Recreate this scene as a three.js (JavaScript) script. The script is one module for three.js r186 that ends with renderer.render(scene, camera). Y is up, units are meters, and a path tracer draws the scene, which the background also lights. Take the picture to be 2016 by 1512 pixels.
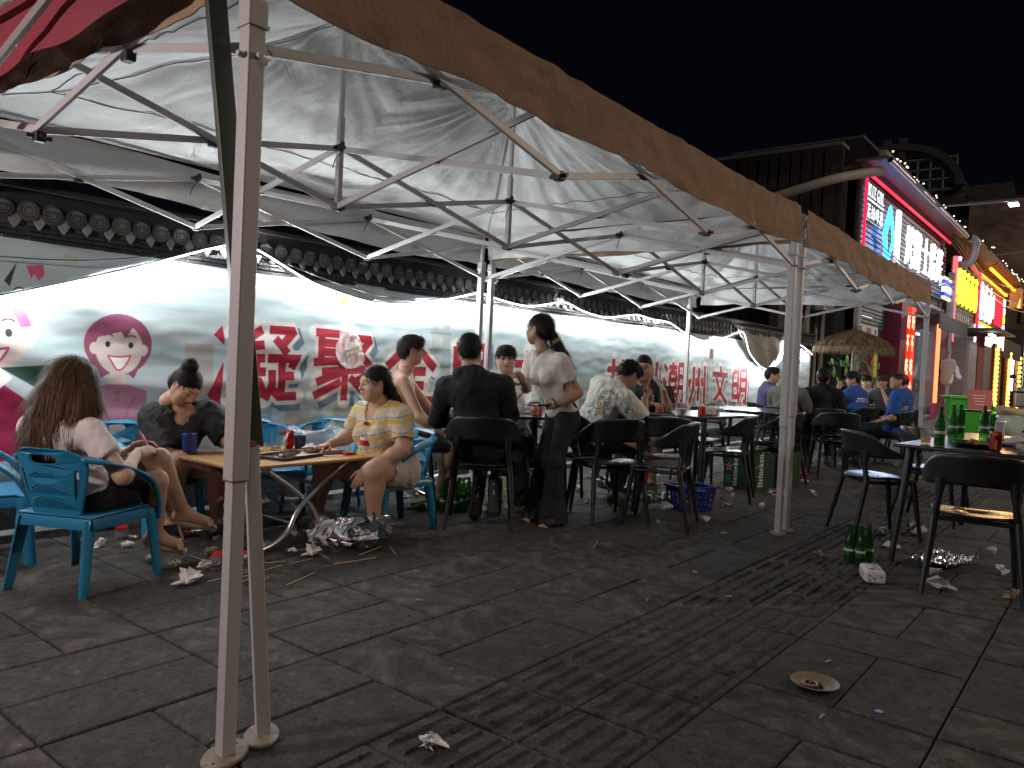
import * as THREE from 'three';
import { mergeGeometries, mergeVertices } from 'three/addons/utils/BufferGeometryUtils.js';
import { RoundedBoxGeometry } from 'three/addons/geometries/RoundedBoxGeometry.js';
import { DecalGeometry } from 'three/addons/geometries/DecalGeometry.js';
import { RectAreaLightUniformsLib } from 'three/addons/lights/RectAreaLightUniformsLib.js';
import { createNoise3D } from 'simplex-noise';

// ---------------------------------------------------------------- camera, sky, moon, exposure
const scene = new THREE.Scene();
const camera = new THREE.PerspectiveCamera(53.06, 4 / 3, 0.05, 400);
camera.position.set(0, 1.15, 0);
camera.up.set(-0.0100, 0.9986, -0.0524);
camera.lookAt(0.7820, 1.15 - 0.0251, -0.6228);
const renderer = new THREE.WebGLRenderer({ antialias: true });
renderer.toneMapping = THREE.LinearToneMapping;
renderer.toneMappingExposure = 1.3;
renderer.shadowMap.enabled = true;
RectAreaLightUniformsLib.init();
{
  const W = 64, H = 32, data = new Float32Array(W * H * 4);
  for (let j = 0; j < H; j++) for (let i = 0; i < W; i++) {
    const up = (j + 0.5) / H * 2 - 1, g = Math.exp(-Math.max(0, up) * 5), o = (j * W + i) * 4;
    data[o] = 0.0006 + 0.0009 * g; data[o + 1] = 0.0009 + 0.0008 * g; data[o + 2] = 0.0019 + 0.0008 * g; data[o + 3] = 1;
  }
  const t = new THREE.DataTexture(data, W, H, THREE.RGBAFormat, THREE.FloatType);
  t.mapping = THREE.EquirectangularReflectionMapping; t.magFilter = THREE.LinearFilter; t.needsUpdate = true;
  scene.background = t; scene.environment = t;
}
const moon = new THREE.DirectionalLight(0xfff0e0, 0.26);
moon.position.set(-14, 30, 22); moon.target.position.set(6, 0, -3); moon.castShadow = true; moon.shadow.radius = 30;
Object.assign(moon.shadow.camera, { left: -40, right: 40, top: 40, bottom: -40, near: 1, far: 120 });
scene.add(moon, moon.target);

// ---------------------------------------------------------------- helpers
function mulberry(a) { return () => { a = (a + 0x6d2b79f5) | 0; let t = Math.imul(a ^ (a >>> 15), 1 | a); t = (t + Math.imul(t ^ (t >>> 7), 61 | t)) ^ t; return ((t ^ (t >>> 14)) >>> 0) / 4294967296; }; }
const rnd = mulberry(7), n3 = createNoise3D(mulberry(11));
const R = (a, b) => a + (b - a) * rnd();
const V = (x, y, z) => new THREE.Vector3(x, y, z);
const fbm = (x, y, z, o = 4) => { let s = 0, a = 0.5; for (let i = 0; i < o; i++) { s += a * n3(x, y, z); x *= 2.03; y *= 2.03; z *= 2.03; a *= 0.5; } return s; };
const lerp = (a, b, t) => a + (b - a) * t, clamp = (x, a, b) => Math.min(b, Math.max(a, x));
const sst = (x, a, b) => { const t = clamp((x - a) / (b - a), 0, 1); return t * t * (3 - 2 * t); };
const used = new Map();
function numbered(n) { const k = used.get(n) || 0; used.set(n, k + 1); return k ? n + '_' + String(k).padStart(3, '0') : n; }
function mk(name, geo, mat, parent) {
  const m = new THREE.Mesh(geo, mat); m.name = parent ? name : numbered(name); m.castShadow = m.receiveShadow = true;
  (parent || scene).add(m); return m;
}
function thing(name, label, category, pos = [0, 0, 0], turn = 0, group) {
  const o = new THREE.Group(); o.name = numbered(name); o.position.set(...pos); o.rotation.y = turn; scene.add(o);
  o.userData = { label, category }; if (group) o.userData.group = group; return o;
}
function tag(o, label, category, group) { o.userData.label = label; o.userData.category = category; if (group) o.userData.group = group; return o; }
function struct(name, geo, mat) { const m = mk(name, geo, mat); m.userData.kind = 'structure'; return m; }
function copyOf(root, label, pos, turn) {
  const r = root.clone(); r.name = numbered(root.name.replace(/_\d{3}$/, '')); r.userData = { ...root.userData }; if (label) r.userData.label = label;
  if (pos) r.position.set(...pos); if (turn !== undefined) r.rotation.y = turn; scene.add(r); return r;
}
const prep = (g) => { g = g.index ? g.toNonIndexed() : g; for (const k of Object.keys(g.attributes)) if (!['position', 'normal', 'uv'].includes(k)) g.deleteAttribute(k); if (!g.attributes.uv) g.setAttribute('uv', new THREE.BufferAttribute(new Float32Array(g.attributes.position.count * 2), 2)); g.clearGroups(); return g; };
const merge = (l) => mergeGeometries(l.map(prep));
const box = (w, h, d, x = 0, y = 0, z = 0, r = 0) => { const g = r ? new RoundedBoxGeometry(w, h, d, 2, r) : new THREE.BoxGeometry(w, h, d); return g.translate(x, y, z); };
const cyl = (r0, r1, h, x = 0, y = 0, z = 0, s = 16) => new THREE.CylinderGeometry(r1, r0, h, s).translate(x, y + h / 2, z);
function bar(a, b, w, h, r = 0) { // rectangular bar from a to b, w across, h in the vertical sense
  a = V(...a); b = V(...b); const L = a.distanceTo(b), d = b.clone().sub(a).normalize(); let s = V(0, 1, 0).cross(d); if (s.lengthSq() < 1e-6) s = V(1, 0, 0); s.normalize(); const u = d.clone().cross(s);
  const g = r ? new RoundedBoxGeometry(w, h, L, 2, r) : new THREE.BoxGeometry(w, h, L);
  return g.applyMatrix4(new THREE.Matrix4().makeBasis(s, u, d).setPosition(a.lerp(b, 0.5)));
}
function rod(a, b, r0, r1 = r0, s = 10) { a = V(...a); b = V(...b); const L = a.distanceTo(b); const g = new THREE.CylinderGeometry(r1, r0, L, s); g.applyQuaternion(new THREE.Quaternion().setFromUnitVectors(V(0, 1, 0), b.clone().sub(a).normalize())); const c = a.lerp(b, 0.5); return g.translate(c.x, c.y, c.z); }
const tube = (pts, r, n = 40, s = 8, closed = false) => new THREE.TubeGeometry(new THREE.CatmullRomCurve3(pts.map((p) => V(...p)), closed), n, r, s, closed);
const lathe = (pts, s = 24) => new THREE.LatheGeometry(pts.map((p) => new THREE.Vector2(...p)), s);
const ellipseShape = (a, b, n = 28, x = 0, y = 0, C = THREE.Shape) => { const s = new C(); for (let i = 0; i < n; i++) { const t = i / n * 2 * Math.PI; i ? s.lineTo(x + a * Math.cos(t), y + b * Math.sin(t)) : s.moveTo(x + a, y); } s.closePath(); return s; };
const lin = (r, g, b) => new THREE.Color().setRGB(r, g, b);
const col = (c) => Array.isArray(c) ? lin(...c) : new THREE.Color(c);
const std = (c, rough = 0.7, metal = 0, extra = {}) => new THREE.MeshStandardMaterial({ color: col(c), roughness: rough, metalness: metal, side: THREE.DoubleSide, ...extra });
const phys = (c, rough, extra) => new THREE.MeshPhysicalMaterial({ color: col(c), roughness: rough, side: THREE.DoubleSide, ...extra });
function dataTex(N, M, f, srgb = false, rep = true) { // f(u,v) -> [r,g,b] 0..1
  const d = new Uint8Array(N * M * 4); for (let j = 0; j < M; j++) for (let i = 0; i < N; i++) { const c = f(i / N, j / M, i, j), o = (j * N + i) * 4; d[o] = clamp(c[0], 0, 1) * 255; d[o + 1] = clamp(c[1], 0, 1) * 255; d[o + 2] = clamp(c[2], 0, 1) * 255; d[o + 3] = 255; }
  const t = new THREE.DataTexture(d, N, M); t.magFilter = THREE.LinearFilter; if (rep) t.wrapS = t.wrapT = THREE.RepeatWrapping; if (srgb) t.colorSpace = THREE.SRGBColorSpace; t.needsUpdate = true; return t;
}
function canvasTex(w, h, draw) { const c = document.createElement('canvas'); c.width = w; c.height = h; const x = c.getContext('2d'); draw(x, w, h); const t = new THREE.CanvasTexture(c); t.colorSpace = THREE.SRGBColorSpace; t.magFilter = THREE.LinearFilter; t.anisotropy = 8; return t; }
// seamless noise in u,v (torus)
const tn = (u, v, f, s = 0) => n3(Math.cos(u * 6.2832) * f + s, Math.sin(u * 6.2832) * f + Math.cos(v * 6.2832) * f * 1.0, Math.sin(v * 6.2832) * f - s);
function light(o, x, y, z) { o.position.set(x, y, z); o.castShadow = true; return o; }

// ---------------------------------------------------------------- signed-distance modelling (bodies, cloth, hair, rubbish)
function bodyMesh(prims, cell, o = {}) {
  const lo = [9e9, 9e9, 9e9], hi = [-9e9, -9e9, -9e9], bb = [];
  for (const p of prims) {
    const m = (p.k || 0.02) + 2.5 * cell + (o.pad || 0); let l, h;
    if (p.c) { const r = Math.max(...p.r); l = p.c.map((v) => v - r - m); h = p.c.map((v) => v + r + m); }
    else { const r = Math.max(p.ra, p.rb); l = [0, 1, 2].map((i) => Math.min(p.a[i] - r, p.b[i] - r) - m); h = [0, 1, 2].map((i) => Math.max(p.a[i] + r, p.b[i] + r) + m); }
    bb.push([l, h]); if (!p.sub) for (let i = 0; i < 3; i++) { lo[i] = Math.min(lo[i], l[i]); hi[i] = Math.max(hi[i], h[i]); }
  }
  const N = [0, 1, 2].map((i) => Math.ceil((hi[i] - lo[i]) / cell) + 1), [nx, ny, nz] = N, F = new Float32Array(nx * ny * nz).fill(1);
  prims.forEach((p, q) => {
    const [l, h] = bb[q], k = p.k || 0.02, i0 = [0, 1, 2].map((i) => clamp(Math.floor((l[i] - lo[i]) / cell), 0, N[i] - 1)), i1 = [0, 1, 2].map((i) => clamp(Math.ceil((h[i] - lo[i]) / cell), 0, N[i] - 1));
    let ab, L2, inv, fl = p.flat;
    if (!p.c) { ab = [p.b[0] - p.a[0], p.b[1] - p.a[1], p.b[2] - p.a[2]]; L2 = ab[0] ** 2 + ab[1] ** 2 + ab[2] ** 2 || 1e-9; }
    else inv = p.q ? new THREE.Matrix3().setFromMatrix4(new THREE.Matrix4().makeRotationFromQuaternion(p.q.clone().invert())).elements : null;
    for (let z = i0[2]; z <= i1[2]; z++) for (let y = i0[1]; y <= i1[1]; y++) for (let x = i0[0]; x <= i1[0]; x++) {
      let X = lo[0] + x * cell, Y = lo[1] + y * cell, Z = lo[2] + z * cell, d;
      if (p.c) {
        X -= p.c[0]; Y -= p.c[1]; Z -= p.c[2];
        if (inv) { const a = inv[0] * X + inv[3] * Y + inv[6] * Z, b = inv[1] * X + inv[4] * Y + inv[7] * Z, c = inv[2] * X + inv[5] * Y + inv[8] * Z; X = a; Y = b; Z = c; }
        const [rx, ry, rz] = p.r, k0 = Math.hypot(X / rx, Y / ry, Z / rz), k1 = Math.hypot(X / (rx * rx), Y / (ry * ry), Z / (rz * rz)); d = k1 < 1e-6 ? -Math.min(rx, ry, rz) : k0 * (k0 - 1) / k1;
      } else {
        X -= p.a[0]; Y -= p.a[1]; Z -= p.a[2];
        const t = clamp((X * ab[0] + Y * ab[1] + Z * ab[2]) / L2, 0, 1); X -= t * ab[0]; Y -= t * ab[1]; Z -= t * ab[2];
        if (fl) { const s = (X * fl[0] + Y * fl[1] + Z * fl[2]) * (1 / fl[3] - 1); X += fl[0] * s; Y += fl[1] * s; Z += fl[2] * s; }
        d = Math.sqrt(X * X + Y * Y + Z * Z) - (p.ra + (p.rb - p.ra) * t);
      }
      const id = (z * ny + y) * nx + x, f = F[id];
      if (p.sub) { const hh = Math.max(k - Math.abs(f + d), 0) / k; F[id] = Math.max(f, -d) + hh * hh * k * 0.25; }
      else { const hh = Math.max(k - Math.abs(f - d), 0) / k; F[id] = Math.min(f, d) - hh * hh * k * 0.25; }
    }
  });
  if (o.mod) for (let z = 0, id = 0; z < nz; z++) for (let y = 0; y < ny; y++) for (let x = 0; x < nx; x++, id++) if (F[id] < 0.08) F[id] = o.mod(F[id], lo[0] + x * cell, lo[1] + y * cell, lo[2] + z * cell);
  const vid = new Int32Array(nx * ny * nz).fill(-1), pos = [], idx = [], sy = nx, sz = nx * ny, E = [[0, 1], [0, 2], [0, 4], [1, 3], [1, 5], [2, 3], [2, 6], [3, 7], [4, 5], [4, 6], [5, 7], [6, 7]], off = [0, 1, sy, sy + 1, sz, sz + 1, sz + sy, sz + sy + 1];
  for (let z = 0; z < nz - 1; z++) for (let y = 0; y < ny - 1; y++) for (let x = 0; x < nx - 1; x++) {
    const id = z * sz + y * sy + x; let m = 0; for (let i = 0; i < 8; i++) if (F[id + off[i]] < 0) m |= 1 << i;
    if (m === 0 || m === 255) continue;
    let px = 0, py = 0, pz = 0, c = 0;
    for (const [a, b] of E) { const A = (m >> a) & 1, B = (m >> b) & 1; if (A === B) continue; const fa = F[id + off[a]], fb = F[id + off[b]], t = fa / (fa - fb); px += (a & 1) + ((b & 1) - (a & 1)) * t; py += ((a >> 1) & 1) + (((b >> 1) & 1) - ((a >> 1) & 1)) * t; pz += ((a >> 2) & 1) + (((b >> 2) & 1) - ((a >> 2) & 1)) * t; c++; }
    vid[id] = pos.length / 3; pos.push(lo[0] + (x + px / c) * cell, lo[1] + (y + py / c) * cell, lo[2] + (z + pz / c) * cell);
  }
  const quad = (a, b, c, d, flip) => { if (a < 0 || b < 0 || c < 0 || d < 0) return; flip ? idx.push(a, c, b, b, c, d) : idx.push(a, b, c, b, d, c); };
  for (let z = 1; z < nz - 1; z++) for (let y = 1; y < ny - 1; y++) for (let x = 1; x < nx - 1; x++) {
    const id = z * sz + y * sy + x, s = F[id] < 0;
    if (s !== F[id + 1] < 0) quad(vid[id - sy - sz], vid[id - sz], vid[id - sy], vid[id], !s);
    if (s !== F[id + sy] < 0) quad(vid[id - 1 - sz], vid[id - sz], vid[id - 1], vid[id], s);
    if (s !== F[id + sz] < 0) quad(vid[id - 1 - sy], vid[id - sy], vid[id - 1], vid[id], !s);
  }
  const g = new THREE.BufferGeometry(); g.setAttribute('position', new THREE.Float32BufferAttribute(pos, 3)); g.setIndex(idx); g.computeVertexNormals();
  if (o.color) { const cs = new Float32Array(pos.length), nn = g.attributes.normal; for (let i = 0; i < pos.length; i += 3) { const c = o.color(pos[i], pos[i + 1], pos[i + 2], nn.array[i], nn.array[i + 1], nn.array[i + 2]); cs[i] = c[0]; cs[i + 1] = c[1]; cs[i + 2] = c[2]; } g.setAttribute('color', new THREE.BufferAttribute(cs, 3)); }
  if (o.uv) { const uv = new Float32Array(pos.length / 3 * 2); for (let i = 0, j = 0; i < pos.length; i += 3, j += 2) { const c = o.uv(pos[i], pos[i + 1], pos[i + 2]); uv[j] = c[0]; uv[j + 1] = c[1]; } g.setAttribute('uv', new THREE.BufferAttribute(uv, 2)); }
  return g;
}
const cap = (a, b, ra, rb = ra, k = 0.02, flat) => ({ a, b, ra, rb, k, flat });
const ell = (c, r, k = 0.02, q) => ({ c, r: Array.isArray(r) ? r : [r, r, r], k, q });
const sub = (p) => ({ ...p, sub: true });

// ================================================================ GROUND
const M = 0.324;
const spotR = mulberry(91), spots = Array.from({ length: 170 }, () => [spotR(), spotR(), 0.002 + spotR() * spotR() * 0.022, spotR() < 0.8 ? -0.10 - spotR() * 0.16 : 0.10 + spotR() * 0.14]);
const spotMap = new Float32Array(512 * 512); for (const [u, v, r, k] of spots) { const R0 = Math.ceil(r * 512 * 1.3); for (let j = -R0; j <= R0; j++) for (let i = -R0; i <= R0; i++) { const x = Math.floor(u * 512 + i), y = Math.floor(v * 512 + j), d = Math.hypot(i, j) / 512 / r + 0.25 * n3(i * 0.3, j * 0.3, u * 50); if (d < 1) spotMap[((y + 512) % 512) * 512 + (x + 512) % 512] += k * Math.min(1, (1 - d) * 3); } }
const groundNoise = dataTex(512, 512, (u, v, i, j) => { const a = tn(u, v, 1.6) * 0.5 + tn(u, v, 4.5, 3) * 0.5, g = mulberry(i * 7919 + j * 104729)(), b = clamp(0.40 + a * 0.16 + (g - 0.5) * 0.40 + spotMap[j * 512 + i], 0, 1); return [b * 1.04, b, b * 0.93]; }, true);
const groundBump = dataTex(512, 512, (u, v, i, j) => { const g = mulberry(i * 31337 + j * 6151)(), b = 0.5 + tn(u, v, 9) * 0.15 + tn(u, v, 24, 5) * 0.2 + (g - 0.5) * 0.8; return [b, b, b]; });
const stainTex = dataTex(512, 512, (u, v, i, j) => { const a = tn(u, v, 1.1, 9) + 0.5 * tn(u, v, 3.1, 2), g = mulberry(i * 571 + j * 1049)(), b = 0.38 + 0.16 * Math.max(-0.9, a) + (g - 0.5) * 0.40 + spotMap[i * 512 + j]; return [b * 1.05, b, b * 0.92]; }, true);
const slabMats = [[0.29, 0.288, 0.28], [0.335, 0.33, 0.315], [0.235, 0.235, 0.23], [0.37, 0.36, 0.34], [0.29, 0.29, 0.285]].map((c, i) => std(c, 0.78, 0, { map: i % 2 ? stainTex : groundNoise, bumpMap: groundBump, bumpScale: 0.0035 }));
const base = struct('pavement', new THREE.PlaneGeometry(260, 200).rotateX(-Math.PI / 2).translate(60, -0.013, 0), std([0.035, 0.033, 0.03], 0.95));
function slabGeo(w, d, u0, v0, ridges) { // a paving slab with chamfered edge, its top at y = 0
  const g = 0.0045, c = 0.006, hx = w / 2 - g, hz = d / 2 - g, P = [], I = [];
  const ring = (x, z, y) => { for (const [a, b] of [[-1, -1], [1, -1], [1, 1], [-1, 1]]) P.push([a * x, y, b * z]); };
  ring(hx - c, hz - c, 0); ring(hx, hz, -0.004); ring(hx, hz, -0.012);
  I.push(0, 2, 1, 0, 3, 2); for (const s of [0, 4]) for (let i = 0; i < 4; i++) { const j = (i + 1) % 4; I.push(s + i, s + j, s + 4 + i, s + j, s + 4 + j, s + 4 + i); }
  if (ridges) for (let r = 0; r < 4; r++) { // four raised guiding bars along x
    const z0 = (r - 1.5) * 0.073, hw = 0.0155, tw = 0.009, L = w / 2 - 0.025, o = P.length;
    for (const [x, z, y] of [[-L, -hw, -0.001], [L, -hw, -0.001], [L, hw, -0.001], [-L, hw, -0.001], [-L + 0.012, -tw, 0.009], [L - 0.012, -tw, 0.009], [L - 0.012, tw, 0.009], [-L + 0.012, tw, 0.009]]) P.push([x, y, z0 + z]);
    I.push(o + 4, o + 6, o + 5, o + 4, o + 7, o + 6); for (let i = 0; i < 4; i++) { const j = (i + 1) % 4; I.push(o + 4 + i, o + 4 + j, o + i, o + 4 + j, o + j, o + i); }
  }
  const q = new THREE.BufferGeometry(); q.setAttribute('position', new THREE.Float32BufferAttribute(P.flat(), 3)); q.setAttribute('uv', new THREE.Float32BufferAttribute(P.flatMap((p) => [(p[0] + u0) / 0.9, (p[2] + v0) / 0.9]), 2)); q.setIndex(I);
  const n = q.toNonIndexed(); n.computeVertexNormals(); return n;
}
{
  const geos = { x: [], z: [], t: [] };
  for (let i = 0; i < 5; i++) { geos.x.push(slabGeo(2 * M, M, R(0, 9), R(0, 9))); geos.z.push(slabGeo(M, 2 * M, R(0, 9), R(0, 9))); geos.t.push(slabGeo(M, M, R(0, 9), R(0, 9), true)); }
  const slabs = [];
  const rowPair = (zTop, r, far) => { // a band two modules deep: one slab across, two slabs along, repeated
    for (let k = -4; k < far; k++) {
      const x = 1.86 + 2 * M * r + 3 * M * k;
      slabs.push(['z', x + M / 2, zTop + M], ['x', x + 2 * M, zTop + M / 2], ['x', x + 2 * M, zTop + 1.5 * M]);
    }
  };
  for (let r = 0; r < 6; r++) rowPair(-1.72 - 2 * M * (r + 1), -r * 2 + (r % 3) * 3, 36);
  for (let r = 0; r < 5; r++) rowPair(-1.072 + 2 * M * r, r * 2 + 1, 36);
  for (let k = -6; k < 90; k++) for (const z of [-1.72 + M / 2, -1.72 + 1.5 * M]) slabs.push(['t', 1.86 + M * (k + 0.5), z]);
  const f = V(0.782, 0, -0.623);
  const scored = slabs.filter((s) => s[2] < 2.2 && s[2] > -5.3).map((s) => { const p = V(s[1], -1.15, s[2]), d = p.dot(f), side = Math.abs(p.x * 0.623 + p.z * 0.782) / Math.max(d, 0.01); return [...s, d > 0.8 && side < 0.75 ? d : 99 + p.length()]; }).sort((a, b) => a[3] - b[3]);
  const rest = slabMats.map(() => []);
  scored.forEach(([t, x, z, d], i) => {
    const v = Math.floor(rnd() * 5), m = Math.floor(rnd() * slabMats.length), tx = R(-0.0035, 0.0035), tz = R(-0.0035, 0.0035), y = R(-0.0016, 0.0016);
    if (i < 296) { const o = mk(t === 't' ? 'tactile_paving_slab' : 'paving_slab', geos[t][v], slabMats[m], base); o.position.set(x, y, z); o.rotation.set(tx, 0, tz); }
    else if (x < 40) rest[m].push(geos[t][v].clone().translate(x, y, z));
  });
  rest.forEach((l, i) => { const o = mk('distant_paving', mergeGeometries(l), slabMats[i], base); o.userData.kind = 'stuff'; });
}

// ================================================================ WALL, EAVE, BANNER
const concreteTex = dataTex(512, 512, (u, v, i, j) => { const g = mulberry(i * 911 + j * 7177)(), b = 0.55 + tn(u, v, 1.4) * 0.12 + tn(u, v, 5, 1) * 0.08 + (g - 0.5) * 0.12; return [b, b * 1.0, b * 0.98]; }, true);
const WX0 = -3, WX1 = 16.5;
{
  const w = thing('boundary_wall', 'low grey wall with tiled eave and painted plinth behind the printed banner', 'wall', [0, 0, 0]);
  const uvm = (g, s = 1) => { const p = g.attributes.position, u = g.attributes.uv; for (let i = 0; i < p.count; i++) u.setXY(i, (p.getX(i) + p.getZ(i)) / s, p.getY(i) / s); return g; };
  mk('wall_face', uvm(box(WX1 - WX0, 2.02, 0.16, (WX0 + WX1) / 2, 1.01, -5.27)), std([0.42, 0.42, 0.40], 0.9, 0, { map: concreteTex }), w);
  mk('plinth', uvm(box(WX1 - WX0, 0.30, 0.13, (WX0 + WX1) / 2, 0.15, -5.12, 0.008)), std([0.30, 0.36, 0.40], 0.85, 0, { map: concreteTex }), w);
  mk('kerb', uvm(box(WX1 - WX0, 0.05, 0.14, (WX0 + WX1) / 2, 0.025, -4.98, 0.006)), std([0.62, 0.62, 0.60], 0.85, 0, { map: concreteTex }), w);
  const brickT = canvasTex(1024, 256, (x, W, H) => { x.fillStyle = '#4b4953'; x.fillRect(0, 0, W, H); const r = mulberry(5); for (let j = 0; j < 3; j++) for (let i = -1; i < 17; i++) { const v = 55 + r() * 30; x.fillStyle = `rgb(${v},${v - 2},${v + 8})`; x.fillRect(i * 64 + (j % 2) * 32 + 2, j * 85 + 3, 60, 80); } x.fillStyle = 'rgba(20,20,20,.25)'; for (let i = 0; i < 3000; i++) x.fillRect(r() * W, r() * H, 2, 2); });
  brickT.wrapS = THREE.RepeatWrapping;
  // three stepped courses under the tiles, each its own row of thin bricks
  const bm = [[0.085, 0.082, 0.095], [0.10, 0.096, 0.11], [0.07, 0.068, 0.08]].map((c) => std(c, 0.85, 0, { map: concreteTex }));
  for (let j = 0; j < 3; j++) { const y = 1.765 + j * 0.026, dz = -5.19 + 0.02 + j * 0.022; const l = [[], [], []]; for (let x = 1.0 + (j % 2) * 0.07; x < WX1; x += 0.142) l[Math.floor(rnd() * 3)].push(box(0.137, 0.022, 0.05, x, y, dz)); l.forEach((q, i) => { const o = mk('brick_course', merge(q), bm[i], w); o.userData.kind = 'stuff'; }); }
  mk('eave_band', box(WX1 - WX0, 0.09, 0.06, (WX0 + WX1) / 2, 1.99, -5.135), std([0.06, 0.06, 0.06], 0.8, 0, { map: concreteTex }), w);
  mk('coping', box(WX1 - WX0, 0.035, 0.30, (WX0 + WX1) / 2, 2.055, -5.2, 0.008), std([0.05, 0.05, 0.05], 0.8, 0, { map: concreteTex }), w);
  // round tile ends and pointed drip tiles
  const ring = [[0, 0.003], [0.015, 0.003], [0.03, 0.0025], [0.045, 0.002], [0.058, 0.001], [0.060, -0.002], [0.060, -0.02]], ringT = canvasTex(16, 128, (x) => { const c = ['#b3b0aa', '#aaa7a1', '#6c6a67', '#a19e99', '#525150', '#959390', '#4a4948', '#adaaa6', '#3d3d3c', '#3d3d3c']; c.forEach((k, i) => { x.fillStyle = k; x.fillRect(0, 128 - (i + 1) * 12.8, 16, 13.5); }); });
  const capG = lathe(ring, 20).rotateX(Math.PI / 2);
  const ds = new THREE.Shape(); ds.moveTo(-0.036, 0.03); ds.lineTo(0.036, 0.03); ds.quadraticCurveTo(0.04, -0.012, 0.0, -0.055); ds.quadraticCurveTo(-0.04, -0.012, -0.036, 0.03);
  const dripG = new THREE.ExtrudeGeometry(ds, { depth: 0.012, bevelEnabled: true, bevelSize: 0.003, bevelThickness: 0.003, bevelSegments: 1, curveSegments: 6 });
  const tm = [[0.22, 0.22, 0.22], [0.28, 0.28, 0.275], [0.18, 0.18, 0.18]].map((c) => std(c, 1.0, 0, { map: ringT })), dm = [[0.15, 0.145, 0.135], [0.19, 0.185, 0.17]].map((c) => std(c, 0.75));
  const pipeM = std([0.075, 0.075, 0.08], 0.8), pipes = [];
  for (let i = 0, x = 0.95; x < WX1 - 0.1; x += 0.1335, i++) {
    const c = mk('round_tile', capG, tm[Math.floor(rnd() * 3)], w); c.position.set(x + R(-0.004, 0.004), 1.915 + R(-0.004, 0.004), -5.075 + R(-0.006, 0.004)); c.rotation.z = R(-0.15, 0.15);
    const d = mk('drip_tile', dripG, dm[Math.floor(rnd() * 2)], w); d.position.set(x + 0.067, 1.872 + R(-0.005, 0.005), -5.103); d.rotation.x = -0.1;
    pipes.push(rod([x, 1.915, -5.09], [x, 1.975, -5.2], 0.05, 0.05, 10));
  }
  mk('tile_rows', merge(pipes), pipeM, w).userData.kind = 'stuff';
  mk('tile_bed', box(WX1 - WX0, 0.10, 0.07, (WX0 + WX1) / 2, 1.885, -5.155), pipeM, w);
}
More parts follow.
